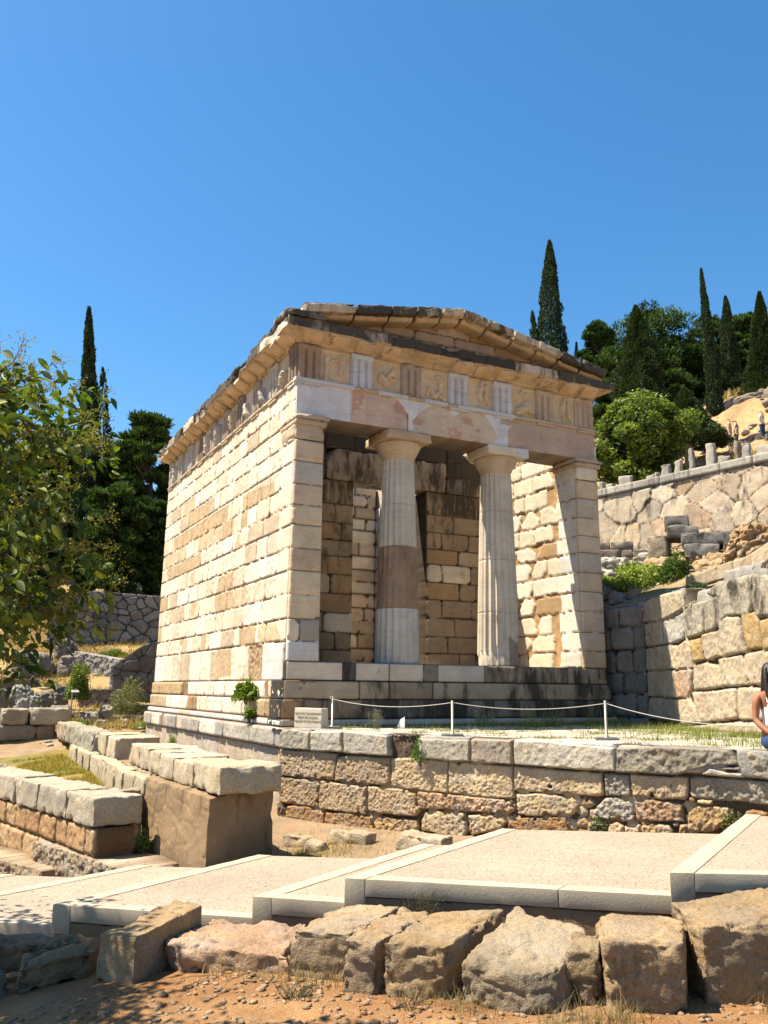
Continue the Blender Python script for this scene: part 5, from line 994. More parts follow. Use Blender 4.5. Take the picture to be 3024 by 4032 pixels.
for i in range(6):
    a, b_ = ys[i]+.012, ys[i+1]-.012; xr = -1.26 if i == 0 else -1.42-.05*(i % 2)
    block(LB[i], [(xl[i]+.0, a), (xr, a+.14 if i == 0 else a), (xr, b_), (xl[i+1], b_)], -1.615, -1.30+[0, -.03, -.01, 0, .01, .0][i], [(.68, .60, .48), (.68, .58, .45), (.72, .64, .52), (.70, .62, .50), (.74, .66, .53), (.72, .62, .48)][i], .06, 41+i, .022, .014, 1, group='row of pale squared blocks on the pier')
fstone('low stone footing under the far blocks of the pale row', [(-2.16, -1.08), (-1.4, -1.08), (-1.4, 1.2), (-2.2, 1.2)], -1.625, -2.3, (.62, .52, .38), .1, 48, r=.02, amp=.01, cuts=0, spread=0, name='stone_footing', cat='footing', group='x', seg=.05); 
bpy.data.objects['stone_footing'].__delitem__('group')
# second group of two large blocks further back
block('big pale block, nearest of the two behind the gap in the row', [(-2.20, 2.30), (-1.38, 2.55), (-1.40, 3.45), (-2.17, 3.25)], -1.66, -1.29, (.72, .63, .50), .05, 51, group='pair of big blocks behind the gap')
block('pale upright-edged block behind the nearer of the pair', [(-2.19, 3.30), (-1.42, 3.50), (-1.5, 4.4), (-2.16, 4.3)], -1.66, -1.28, (.70, .61, .48), .08, 52, group='pair of big blocks behind the gap')
for i, (a, b_, c, lb) in enumerate([(4.34, 6.1, (.50, .47, .41), 'long grey rough block lying on the kerb behind the pair'), (6.13, 8.2, (.47, .44, .38), 'grey rough block farther along behind the pair of big ones'), (8.23, 9.9, (.60, .48, .36), 'reddish rough block where the far row meets the cross wall')]):
    block(lb, [(-2.28, a), (-1.85, a), (-1.85, b_), (-2.3, b_)], -1.70, -1.27, c, .25, 55+i, .04, .03, 2, mat=M_ROCK, group='far row of rough blocks')
# low kerb along the dry lawn
ks = np.array([-1.15, -.35, .42, 1.2, 2.0, 2.8, 3.7, 4.6, 5.6, 6.8]); r = np.random.RandomState(2)
kn = ['first', 'second', 'third', 'fourth', 'fifth', 'sixth', 'seventh', 'eighth', 'ninth']
for i in range(9):
    block(f'low pale kerb stone beside the dry lawn, {kn[i]} counting from the pier', [(-2.40+r.uniform(0, .03), ks[i]+.01), (-2.15, ks[i]+.01), (-2.15, ks[i+1]-.01), (-2.38+r.uniform(0, .03), ks[i+1]-.01)], -2.12, -1.635+r.uniform(-.03, .01), [(.74, .65, .50), (.70, .60, .45), (.64, .56, .44)][r.randint(3)], .08, 61+i, .025, .016, 1, group='kerb stones along the dry lawn', name='kerb_stone')
# slanting wall on the left: four grey capping blocks, two ochre courses, rubble footing
P0 = np.array([-3.13, -1.95]); P1 = np.array([-4.02, 1.70]); LD = (P1-P0)/np.linalg.norm(P1-P0); LN = np.array([-LD[1], LD[0]])
if LN[0] > 0: LN = -LN
us = [0, .92, 1.98, 2.96, 3.85, 4.9]
ln = ['nearest', 'second', 'third', 'fourth', 'farthest']
for i in range(5):
    a, b_ = us[i]+.012, us[i+1]-.012; dp = .60 if i else .64
    q = [P0+LD*a, P0+LD*a-LN*dp, P0+LD*b_-LN*dp, P0+LD*b_]
    block(f'thick grey capping block on the slanting left wall, {ln[i]} of five', q, -2.11, -1.755+.01*(i % 2), [(.62, .57, .48), (.60, .56, .47), (.62, .57, .48), (.64, .58, .48), (.62, .57, .48)][i], .06, 81+i, .025, .014, 1, group='capping blocks on the slanting left wall')
lw = thing('slanting_wall', 'slanting wall of orange-brown soft stone under grey capping blocks at the left', 'wall', (P0[0], P0[1], -2.8))
U, V, P = plane_grid((P0[0]+LN[0]*-.03, P0[1]+LN[1]*-.03, 0), (LD[0], LD[1], 0), 5.4, 1.28, .02, -3.40)
r = np.random.RandomState(6); bl = courses(0, 5.4, [-3.40, -3.12, -2.78, -2.44, -2.115], r, (.36, .66), pal=(((.60, .37, .18), 3), ((.64, .43, .23), 2), ((.52, .31, .15), 1)), chipc=.05, alpha=.15, prot=.012, ro=.02)
h, C = relief(U, V, bl, gap=.045, rad=.03, warp=.012, seed=66, joint=(.2, .12, .06, .2)); h = h+.010*fbm(U*30, V*30, 0, 3, 9)
V_, F_, C_ = slab(P, (LN[0], LN[1], 0), h, C, .5); mk('ochre_face', V_, F_, M_POROS, lw, C_, True)
V_, F_, C_ = rbox([(P0[0]+.03, P0[1]+.02, -2.46), (P0[0]+.66, P0[1]+.25, -2.46), (P0[0]+.5, P0[1]+1.2, -2.46), (P0[0]-.15, P0[1]+1.2, -2.46), (P0[0]+.03, P0[1]+.02, -2.12), (P0[0]+.64, P0[1]+.25, -2.12), (P0[0]+.5, P0[1]+1.2, -2.12), (P0[0]-.15, P0[1]+1.2, -2.12)], .06, .014, 4, .03, A((.58, .45, .29), .1), 8, 1); mk('end_block', V_, F_, M_LIME, lw, C_, True)
V_, F_, C_ = rbox([(-3.0, -1.5, -2.5), (-2.42, -1.30, -2.5), (-2.42, -1.0, -2.5), (-3.05, -1.0, -2.5), (-2.95, -1.5, -1.77), (-2.42, -1.30, -1.72), (-2.42, -1.0, -1.74), (-3.05, -1.0, -1.77)], .03, .02, 4, .04, A((.42, .33, .22), .2), 9, 1); mk('mortar_fill', V_, F_, M_CONC, lw, C_, True)
rb = thing('rubble_wall', 'low curved rubble and mortar footing in front of the slanting left wall', 'wall', (-3.0, -2.5, -3.0))
def rwall(A_, B__, z0, z1, seed, s=.15, thick=.5, pal=None, par=None, res=.018, al=.15, gap=.05, taper=None, mat=None, joint=(.36, .27, .17, .1), name='rubble_face'):
    A_, B__ = np.array(A_, float), np.array(B__, float); L = np.linalg.norm(B__-A_); Dv = (B__-A_)/L; N = np.array([Dv[1], -Dv[0]]); n = max(8, int(L/res)); m = max(8, int((z1-z0)/res))
    U, Tt = np.meshgrid(np.linspace(0, L, n), np.linspace(0, 1, m), indexing='ij')
    top = z1+(0 if taper is None else np.interp(U/L, [t[0] for t in taper], [t[1] for t in taper])); V = z0+Tt*(top-z0)
    P = np.stack([A_[0]+U*Dv[0], A_[1]+U*Dv[1], V], -1); r = np.random.RandomState(seed)
    pal = pal or [(.62, .50, .36), (.56, .42, .27), (.50, .38, .25), (.66, .55, .42)]
    h, C = cells(U, V, s, seed, pal, al, gap, .78, max(s*.10, .022), joint, min(.03, s*.12)); h += .03*fbm(U*2, V*2, 0, 3, seed)
    V_, F_, C_ = slab(P, (N[0], N[1], 0), h, C, thick); return mk(name, V_, F_, mat or M_LIME, par, C_, True)
rwall((-2.86, -2.80), (-2.30, -2.66), -3.4, -2.47, 5, .12, .9, par=rb, pal=[(.30, .24, .18), (.36, .28, .2)])
rwall((-3.62, -.35), (-2.86, -2.80), -3.4, -2.46, 6, .12, .75, par=rb)
rwall((-5.2, 2.6), (-3.55, -1.10), -3.6, -2.70, 7, .16, .5, par=rb, pal=[(.66, .50, .32), (.60, .42, .25), (.54, .38, .22)])
# cross wall at the far end of the lawn
cw = thing('cross_wall_ruin', 'low dark two-course wall closing the far end of the dry lawn', 'wall', (-5, 10, -2.4))
U, V, P = plane_grid((-9.5, 10.0, 0), X3, 7.2, 1.15, .03, -2.5); bl = courses(0, 7.2, [-2.5, -2.1, -1.75, -1.36], np.random.RandomState(5), (.8, 1.5), pal=(((.36, .31, .25), 2), ((.42, .29, .19), 2)), chipc=.1, alpha=.35, prot=.03, ro=.03)
h, C = relief(U, V, bl, gap=.07, rad=.06, warp=.03, seed=67, joint=(.08, .06, .04, .3)); V_, F_, C_ = slab(P, (0, -1, 0), h, C, .6); mk('wall_face', V_, F_, M_ROCK, cw, C_, True)
block('grey block on the corner of the far cross wall, left of two', [(-3.55, 9.95), (-2.95, 9.95), (-2.95, 10.7), (-3.55, 10.7)], -1.36, -.98, (.50, .46, .39), .2, 91, .04, .02, 2, group='two blocks on the cross wall corner')
block('grey block on the corner of the far cross wall, right of two', [(-2.92, 9.9), (-2.0, 9.9), (-2.0, 10.6), (-2.92, 10.6)], -1.36, -.96, (.52, .48, .41), .2, 92, .04, .02, 2, group='two blocks on the cross wall corner')
block('long low block with sunlit top at the left, behind the capping blocks', [(-5.6, 3.3), (-3.75, 3.3), (-3.75, 3.9), (-5.6, 3.9)], -2.2, -1.78, (.44, .38, .30), .2, 93, .03, .015, 1)
block('rough grey stone lying in the grass behind the far row', [(-1.7, 12.1), (-.6, 12.3), (-.6, 12.8), (-1.8, 12.8)], -1.6, -1.12, (.34, .31, .27), .3, 94, .08, .06, 3, mat=M_ROCK)
# stones at the foot of the terrace wall
for i, (x, y_, w, d, hh, c, lb) in enumerate([(-.62, -2.35, .46, .20, .14, (.56, .46, .34), 'small stone in shade at the terrace foot beside the pier'), (-.10, -2.85, .62, .26, .16, (.62, .52, .40), 'long low stone against the foot of the terrace wall'), (-.62, -2.95, .26, .22, .13, (.58, .48, .36), 'rounded small stone on the dry grass by the paved step'), (.42, -3.80, .66, .34, .17, (.64, .55, .43), 'pale sloping stone between terrace wall and paved steps')]):
    a = math.radians(-62); ca, sa = math.cos(a), math.sin(a); g = ground_at(x, y_)-.06
    q = [(x+(u*w/2)*ca-(v*d/2)*sa, y_+(u*w/2)*sa+(v*d/2)*ca) for u, v in ((-1, -1), (1, -1), (1, 1), (-1, 1))]
    block(lb, q, g, g+hh+.06, c, .15, 97+i, .05, .03, 3, mat=M_ROCK, group='stones at the foot of the terrace', name='loose_stone', seg=.03)

# ------------------------------------------------------------------ inscribed plaque
pq = thing('inscribed_marker', 'pale stone block inscribed in Greek, French and English on the terrace corner', 'stone sign', (.2, -.5, -1.03))
a = np.array([.03, -.33]); b_ = np.array([.28, -.83]); f = (b_-a)/np.linalg.norm(b_-a); nn = np.array([f[1], -f[0]]); nn = nn if nn[0] < 0 else -nn
dd = -nn*.17
zt, zb = -.728, -1.038
c8 = [(a[0], a[1], zb), (b_[0], b_[1], zb), (b_[0]+dd[0], b_[1]+dd[1], zb), (a[0]+dd[0], a[1]+dd[1], zb), (a[0]+.004, a[1], zt), (b_[0], b_[1], zt), (b_[0]+dd[0]*.9, b_[1]+dd[1]*.9, zt), (a[0]+dd[0]*.9, a[1]+dd[1]*.9, zt)]
V_, F_, C_ = rbox(c8, .008, .0015, 8, .02, A((.80, .70, .55), .03), 3, 0); mk('marker_block', V_, F_, M_CLEAN, pq, C_, True)
Wd = np.linalg.norm(b_-a)
for i, tx_ in enumerate(('ΘΗΣΑΥΡΟΣ ΤΩΝ ΑΘΗΝΑΙΩΝ', 'TRESOR DES ATHENIENS', 'TREASURY OF THE ATHENIANS')):
    cu = bpy.data.curves.new('inscription', 'FONT'); cu.body = tx_; cu.align_x = 'CENTER'; cu.align_y = 'CENTER'; cu.size = .048; cu.extrude = .0012; cu.space_character = 1.0
    o = bpy.data.objects.new('inscription', cu); COL.objects.link(o); cu.materials.append(M_LETTER); o.parent = pq
    c = (a+b_)/2+nn*.0030; z = zt-.085-.058*i
    M = Matrix(((f[0], 0, nn[0], c[0]), (f[1], 0, nn[1], c[1]), (0, 1, 0, z), (0, 0, 0, 1))) @ Matrix.Diagonal((.86*Wd/.60, 1, 1, 1))
    o.matrix_basis = Matrix.Translation(-pq.location) @ M
# ------------------------------------------------------------------ rope barrier
def post(x, y, zt, label, ang=-.5, hook=False):
    t = thing('barrier_post', label, 'barrier post', (x, y, -1.03), 'steel rope barrier posts'); zb = -1.035
    ca, sa = math.cos(ang), math.sin(ang); s = .14
    q = [(x+ca*u*s-sa*v*s*.9, y+sa*u*s+ca*v*s*.9) for u, v in ((-1, -1), (1, -1), (1, 1), (-1, 1))]
    V_, F_, C_ = rbox([(p[0], p[1], zb) for p in q]+[(p[0], p[1], zb+.032) for p in q], .004, 0, 1, .08, A((.42, .42, .44), 0), 1); mk('base_plate', V_, F_, M_STEEL, t, C_)
    V_, F_, C_ = tube([(x, y, zb+.03), (x, y, zt)], .0175, 16, A(GREY)); mk('post_tube', V_, tidy(F_), M_STEEL, t, None, True)
    V_, F_, C_ = tube([(x, y, zb+.03), (x, y, zb+.048)], .032, 16); mk('collar', V_, tidy(F_), M_STEEL, t, None, True)
    if hook:
        th = np.linspace(0, 2*math.pi, 14); pts = [(x+.022*math.cos(q_)-.02, y+.004*q_-.01, zt-.02+.026*math.sin(q_)) for q_ in th]; V_, F_, C_ = tube(pts, .006, 6); mk('rope_knot', V_, tidy(F_), M_ROPE, t, None, True)
    return t
post(.58, -.55, -.56, 'steel post with a rope knot beside the inscribed marker', -.6, True)
post(1.185, -3.165, -.575, 'middle steel post standing on the grey capping slabs', -.6)
post(2.645, -4.50, -.55, 'rightmost steel post on the terrace, in front of the temple corner', -.6)
def rope(p, q, sag, label, sk=.5):
    p, q = np.array(p), np.array(q); t = np.linspace(0, 1, 40); pts = p+(q-p)*t[:, None]; pts[:, 2] -= sag*4*t*(1-t)
    V_, F_, C_ = tube(pts, .0048, 8); o = mk('barrier_rope', V_, tidy(F_), M_ROPE, None, None, True, tuple((p+q)/2)); tag(o, label, 'rope', 'ropes of the barrier')
rope((.575, -.56, -.59), (1.18, -3.16, -.60), .085, 'white rope sagging between the left and middle steel posts')
rope((1.19, -3.17, -.60), (2.64, -4.495, -.585), .08, 'white rope sagging between the middle and right steel posts')
rope((2.65, -4.51, -.585), (3.35, -7.0, -.73), .13, 'white rope running from the right post to behind the seated woman')
V_, F_, C_ = rbox([(1.62, -.72, -1.03), (1.70, -.86, -1.03), (1.705, -.855, -1.03), (1.625, -.715, -1.03), (1.66, -.78, -.90), (1.70, -.85, -.86), (1.705, -.845, -.86), (1.665, -.775, -.90)], .001, 0, 1, .04, A(NEW), 1)
o = mk('paper_scrap', V_, F_, M_PAPER, None, None, False, (1.66, -.78, -1.03)); tag(o, 'small white scrap of paper stuck upright on the terrace before the steps', 'paper')
# ------------------------------------------------------------------ hillsides on the right
def sheet(name, pts, xs, ys, mask, colf, mat=M_DIRT, amp=.05, skirt=None, z0=None):
    f = rbf(pts); X, Y = np.meshgrid(xs, ys, indexing='ij'); Z = f(X, Y)+amp*fbm(X*1.1, Y*1.1, 0, 5, 4)
    if z0 is not None: Z = z0(X, Y, Z)
    F = gridfaces(len(xs), len(ys)); ok = mask(X, Y).ravel()[F].all(1)
    o = mk(name, np.stack([X, Y, Z], -1).reshape(-1, 3), F[ok], mat, None, colf(X, Y, Z).reshape(-1, 4), True); tag(o, kind='structure'); return f
def hcol(X, Y, Z):
    n = fbm(X*.8, Y*.8, 0, 4, 13); n2 = fbm(X*3, Y*3, 0, 4, 14)
    a = np.array((.50, .37, .20)); b_ = np.array((.38, .26, .15)); g = np.array((.22, .24, .08))
    c = a+(b_-a)*np.clip(.4+n2, 0, 1)[..., None]; c = c+(g-c)*(np.clip(n*2.2-.1, 0, 1)*.55)[..., None]
    return np.concatenate([c, np.full(c.shape[:-1]+(1,), .15)], -1)
def hcol2(X, Y, Z):
    n = fbm(X*.16, Y*.16, 0, 4, 23); n2 = fbm(X*.9, Y*.9, 0, 4, 24)
    a = np.array((.58, .41, .19)); b_ = np.array((.42, .28, .14)); g = np.array((.26, .26, .08))
    c = a+(b_-a)*np.clip(.3+1.7*n2, 0, 1)[..., None]; c = c+(g-c)*(np.clip(n*3-.2, 0, 1)*.75)[..., None]
    return np.concatenate([c, np.full(c.shape[:-1]+(1,), .12)], -1)
HP = [(7.5, 0.3, 1.15), (6.8, -1.8, 1.18), (6.2, -3.6, 1.25), (5.4, -5.6, 1.3), (7.7, -1.2, 1.35), (7.1, -3, 1.55), (10.0, 1.59, 2.4), (9.55, 2.94, 2.24), (10.22, 3.83, 2.91), (11.12, 3.94, 2.96), (10.67, 0.47, 2.63), (8.88, 2.6, 1.84), (8.54, 1.7, 1.53), (12.2, 6.8, 3.7), (13.3, 1.2, 3.45), (11.6, -1, 3.1), (10.4, -4, 2.6), (7.5, -6.5, 1.6), (7.2, 3, 1.2), (7.4, 6, 1.3), (8, 9, 1.4), (12, 12, 3.6), (14.4, -5, 3.2), (8, -10, 1.8), (14, -12, 3), (8.6, -2.4, 1.75)]
def hmask(X, Y): return (((X-RB[0])*RN[0]+(Y-RB[1])*RN[1] < -.2) & (X > 6.68) & (Y > -.8) & (Y < 3)) | ((X-AA[0])*AN[0]+(Y-AA[1])*AN[1] < -.30) & (X > 6.68-np.clip((-Y)/3, 0, 3))
hf_ = sheet('hillside', HP, np.arange(4, 14.6, .11), np.arange(-13, 13.5, .11), hmask, hcol, amp=.10)
PA = np.array([11.55, 9.76]); PB = np.array([14.6, -7.9]); PD = (PB-PA)/np.linalg.norm(PB-PA); PN = np.array([PD[1], -PD[0]]); PN = PN if PN[0] < 0 else -PN
UP = [(12.3, 6.3, 5.3), (13.2, 1.1, 5.25), (12, 10, 5.2), (15, -8, 5.3), (17.8, 10.7, 7.1), (18, 4, 6.9), (22, 8, 8.0), (25.6, 12.5, 9.0), (28, 8, 9.4), (36.3, 20.5, 14.7), (39.5, 17, 15.5), (39.9, 24.3, 18.3), (42, 20, 18.4), (47, 28, 21.5), (53.9, 33.2, 25.3), (60, 30, 27), (58, 38, 27), (75, 45, 32), (90, 40, 33), (90, 70, 33), (30, 20, 10.5), (30, 30, 11.5), (32, 34, 13.5), (38, 36, 19), (20, 20, 6.5), (20, 34, 8), (12, 20, 3), (8, 26, 2.2), (20, 60, 12), (45, 60, 26), (70, 80, 30), (30, -10, 8), (50, 0, 15), (90, 0, 24), (20, -20, 5)]
def umask(X, Y): return ((X-PA[0])*PN[0]+(Y-PA[1])*PN[1] < -.25) | ((Y > 9.7) & (X > 9))
uf_ = sheet('upper_hillside', UP, np.concatenate([np.arange(9, 30, .35), np.arange(30, 62, .5), np.arange(62, 100, 4)]), np.concatenate([np.arange(-25, -5, 2), np.arange(-5, 42, .4), np.arange(42, 90, 4)]), umask, hcol2, amp=.35,
   z0=lambda X, Y, Z: np.where(Y > 9.7, np.minimum(Z, 1.2+(X-9)*1.4+(Y-9.7)*.0), Z))
# polygonal masonry wall
pw = thing('polygonal_wall', 'long curved-joint polygonal masonry wall of huge interlocking stones on the right hillside', 'wall', (12.6, 3.5, 3.2))
Lp = np.linalg.norm(PB-PA); r = np.random.RandomState(12)
U, V, P = plane_grid((PA[0], PA[1], 0), (PD[0], PD[1], 0), Lp, 2.75, .04, 2.75)
h, C = cells(U, V, .78, 12, [(.78, .62, .43), (.82, .68, .48), (.74, .57, .39), (.64, .54, .41), (.84, .67, .48), (.76, .55, .36)], .42, .07, .85, .030, (.15, .10, .06, .2), .02)
h = h*.8-.02
tops = V > 5.27-.0; us = r.uniform(0, .0)
cap_id = np.floor((U+.3*np.floor(U))/.9); ce = np.minimum((U % .93), .93-(U % .93)); C[tops, :3] = np.array((.58, .53, .44))*(1+.12*vn(np.floor(U/.93)*3.3, 0))[tops][:, None]
h[tops] = .03+.01*fbm(U*5, V*5, 0, 3, 3)[tops]; jt = tops & (ce < .02); C[jt, :3] *= .35; h[jt] = -.02; jt = abs(V-5.27) < .022; C[jt, :3] *= .35; h[jt] = -.03
V_, F_, C_ = slab(P, (PN[0], PN[1], 0), h, C, .7); mk('wall_face', V_, F_, M_LIME, pw, C_, True)
# upright stones left standing on the polygonal wall
WS = [((12.1, 6.57), (12.15, 6.31), 5.84), ((12.15, 6.28), (12.2, 6.0), 5.76), ((12.24, 5.76), (12.29, 5.35), 5.84), ((12.42, 4.9), (12.44, 4.5), 5.70), ((12.44, 4.6), (12.47, 4.43), 5.77), ((12.48, 4.41), (12.55, 4.01), 5.95), ((12.55, 3.97), (12.61, 3.61), 5.94), ((12.63, 3.52), (12.68, 3.25), 6.14), ((12.73, 2.96), (12.78, 2.63), 6.17), ((12.77, 2.6), (12.84, 2.3), 5.82), ((12.87, 2.13), (12.91, 1.95), 6.06), ((12.9, 1.92), (12.95, 1.66), 5.97), ((12.98, 1.49), (13.05, 1.0), 5.86)]
WL = ['small stone standing on the polygonal wall right beside the temple corner', 'squat rounded stone, second from the temple on the polygonal wall', 'low flat block, third from the temple on the polygonal wall', 'very low slab on the polygonal wall before the first tall upright', 'small pale stump just left of the square upright on the wall', 'square pale upright with dark right side, on the polygonal wall under the lime green tree', 'pale upright block right of the square one, touching the lime tree edge', 'narrow column-like upright with a joint halfway, on the polygonal wall', 'broad tall grey upright, biggest on the polygonal wall', 'low slanting slab leaning by the biggest upright', 'brown narrow upright next to the grey one on the wall', 'light grey upright right of the brown one', 'low grey block at the right end of the row on the wall']
for i, ((a, b_), (c, d), zt) in enumerate(WS):
    q0 = np.array((a, b_)); q1 = np.array((c, d)); md = (q0+q1)/2; sc_ = [.7, .9, 1.1, .9, .6, .72, .62, .6, .85, 1.0, .7, .85, 1.1][i]; q0, q1 = md+(q0-md)*sc_, md+(q1-md)*sc_; zt -= [.05, .12, .06, .06, .08, .06, .03, .0, .02, .10, .05, .05, .1][i]; n_ = -PN*(.14+.1*r.rand()); bk = np.array((.12, 0.))
    q = [q0+bk, q1+bk, q1+bk+n_, q0+bk+n_]
    c8 = [(x, y_, 5.40) for x, y_ in q][::-1]+[(x, y_, zt+.02*r.randn()) for x, y_ in q][::-1]
    V_, F_, C_ = rbox(c8, .05, .02, 5, .05, A([(.56, .50, .41), (.46, .42, .35), (.46, .34, .24)][2 if i == 10 else i % 2], .3), 600+i, 2 if i != 7 else 0, 12)
    o = mk('standing_stone', V_, F_, M_ROCK, None, C_, True, (*q0, 5.4)); tag(o, WL[i], 'stone', 'stones standing on the polygonal wall')
# dark stepped base, low ashlar walls, weathered rock behind the retaining wall
def vblock(name, label, a, b_, z0, z1, dp, col, al, seed, cat='stone block', group=None, r_=.03, amp=.018, mat=None, cuts=1, zb=None):
    a, b_ = np.array(a, float), np.array(b_, float); e_ = (b_-a)/np.linalg.norm(b_-a); n_ = np.array([-e_[1], e_[0]])
    if n_@np.array([.75, .66]) < 0: n_ = -n_
    q = [a, b_, b_+n_*dp, a+n_*dp]; c8 = [(x, y_, z0) for x, y_ in q]+[(x, y_, z1) for x, y_ in q]
    V_, F_, C_ = rbox(c8, r_, amp, 5, .04, A(col, al), seed, cuts, 50); o = mk(name, V_, F_, mat or M_ROCK, None, C_, True, (a[0], a[1], z0)); tag(o, label, cat, group); return o
dk = (.30, .28, .25); g = 'dark blocks of the stepped base'
vblock('stepped_block', 'topmost small dark block of the stepped base', (10.11, 1.78), (10.51, 1.4), 3.39, 3.7, 0.56, dk, .5, 701, group=g)
vblock('stepped_block', 'second dark block from the top of the stepped base', (9.95, 1.57), (10.45, 1.07), 3.1, 3.41, 0.9, dk, .5, 702, group=g)
vblock('stepped_block', 'long dark block in the middle course of the stepped base', (9.89, 1.08), (10.73, 0.14), 2.85, 3.14, 1.01, dk, .6, 703, group=g)
vblock('stepped_block', 'dark block at the lower left of the stepped base, with lit top', (9.68, 0.81), (10.18, 0.25), 2.52, 2.84, 1.12, dk, .5, 704, group=g)
vblock('stepped_block', 'dark block at the lower right of the stepped base beside the orange rock', (10.22, 0.2), (10.67, -0.31), 2.49, 2.84, 1.12, (.27, .25, .22), .5, 705, group=g)
vblock('stepped_block', 'pale lit end block on the left of the stepped base', (9.55, 1.82), (9.82, 1.48), 2.57, 3.17, 1.12, (.55, .45, .33), .3, 706, group=g)
for i, (a, b_, z0, z1, lb) in enumerate([((10.29, 4.67), (10.67, 4.34), 3.26, 3.49, 'upper left dark block of the low wall before the polygonal wall'), ((10.68, 4.33), (11.1, 3.94), 3.26, 3.49, 'upper right dark block of the low wall before the polygonal wall'), ((10.33, 4.39), (10.73, 4.01), 2.96, 3.24, 'lower left dark block of the low wall before the polygonal wall'), ((10.74, 4.0), (10.95, 3.81), 2.96, 3.24, 'short lower block in the middle of the low dark wall'), ((10.96, 3.8), (11.23, 3.54), 2.96, 3.22, 'lower right end block of the low dark wall')]):
    vblock('dark_block', lb, a, b_, z0, z1, .5, (.32, .27, .22), .4, 710+i, group='dark blocks of the low wall below the polygonal wall', cuts=0)
V_, F_, C_ = rbox([(7.75, -1.75, 1.5), (8.5, -2.9, 1.5), (10.2, -2.2, 1.5), (9.2, -.9, 1.5), (8.1, -1.95, 2.66), (8.6, -2.9, 2.62), (10.1, -2.2, 2.7), (9.2, -1.1, 2.7)], .08, .13, 4.5, .025, A((.58, .38, .19), .18), 720, 5, 90); o = mk('rock_outcrop', V_, F_, M_ROCK, None, C_, False, (8.8, -2, 1.5)); tag(o, 'craggy orange-brown rock outcrop above the diagonal tan wall at the right edge', 'rock')
V_, F_, C_ = rbox([(9.1, 1.7, 1.62), (9.77, -0.2, 1.62), (11.57, 0.25, 1.62), (10.67, 2.6, 1.62), (9.49, 1.87, 2.6), (10.05, -0.31, 2.56), (11.57, 0.25, 2.63), (10.67, 2.6, 2.96)], .08, .08, 4.5, .03, A((.60, .42, .23), .15), 721, 3, 80); o = mk('rock_outcrop', V_, F_, M_ROCK, None, C_, True, (8.2, -.7, 1.5)); tag(o, 'brown earthy rock under the stepped base behind the diagonal wall', 'rock')
dw = thing('diagonal_wall', 'low two-course tan ashlar wall running up diagonally behind the retaining wall', 'wall', (7.4, -2, 1.2))
def twall(par, a, b_, z0, za, zb, seed, lens=(.35, .6), rows=2, name='wall_face', thick=.35, col=((.66, .53, .36), (.70, .56, .38), (.60, .48, .33))):
    a, b_ = np.array(a, float), np.array(b_, float); L = np.linalg.norm(b_-a); Dv = (b_-a)/L; N = np.array([Dv[1], -Dv[0]]); N = N if N[0] < 0 else -N; n = int(L/.025)
    U, Tt = np.meshgrid(np.linspace(0, L, n), np.linspace(0, 1, 40), indexing='ij'); top = za+(zb-za)*U/L; base = z0+(zb-za)*U/L; V = base+Tt*(top-base)
    P = np.stack([a[0]+U*Dv[0], a[1]+U*Dv[1], V], -1); T2 = Tt*(za-z0)
    zs = np.linspace(0, za-z0, rows+1); bl = courses(0, L, list(zs), np.random.RandomState(seed), lens, pal=tuple((c, 1) for c in col), chipc=.04, alpha=.15, prot=.01, ro=.012)
    h, C = relief(U, T2, bl, gap=.03, rad=.02, warp=.012, seed=seed, joint=(.2, .14, .09, .2)); V_, F_, C_ = slab(P, (N[0], N[1], 0), h, C, thick); mk(name, V_, F_, M_LIME, par, C_, True)
twall(dw, (7.78, -1.0), (7.12, -3.02), 1.2, 1.76, 1.86, 31)
dw2 = thing('upper_tan_wall', 'tan ashlar wall end rising at the right edge above the retaining wall', 'wall', (6.8, -3.4, 1.2))
twall(dw2, (7.05, -2.95), (6.2, -4.6), 1.15, 1.78, 2.0, 32, (.6, 1.0), 2, thick=.8)
g = 'pale rocks among the bushes right of the temple'
for i, (a, b_, z0, z1, dp, lb) in enumerate([((9.37, 3.25), (9.85, 2.82), 2.35, 2.85, .5, 'biggest pale jagged rock just right of the temple, above the bushes'), ((9.38, 2.66), (9.83, 2.15), 2.29, 2.63, .5, 'flat pale rock right of the biggest jagged one'), ((8.65, 2.71), (9.06, 2.33), 2.01, 2.4, .5, 'pale rock touching the temple edge below the jagged one'), ((8.68, 1.61), (9.12, 1.19), 1.53, 1.93, .35, 'long squared pale block below the bushes, above the shaded return'), ((8.37, 2.17), (8.64, 1.95), 1.62, 2.05, .4, 'small bright rock at the temple edge below the bushes'), ((8.32, 1.82), (8.64, 1.53), 1.45, 1.8, .4, 'low grass-topped block beside the long squared one'), ((10.0, 2.71), (10.22, 2.26), 2.63, 2.91, .4, 'rounded grey boulder below the stepped base')]):
    vblock('pale_rock', lb, a, b_, z0, z1, dp, (.66, .62, .54), .12, 730+i, 'rock', g, .08, .06 if i != 3 else .015, M_ROCK, 3 if i != 3 else 0)
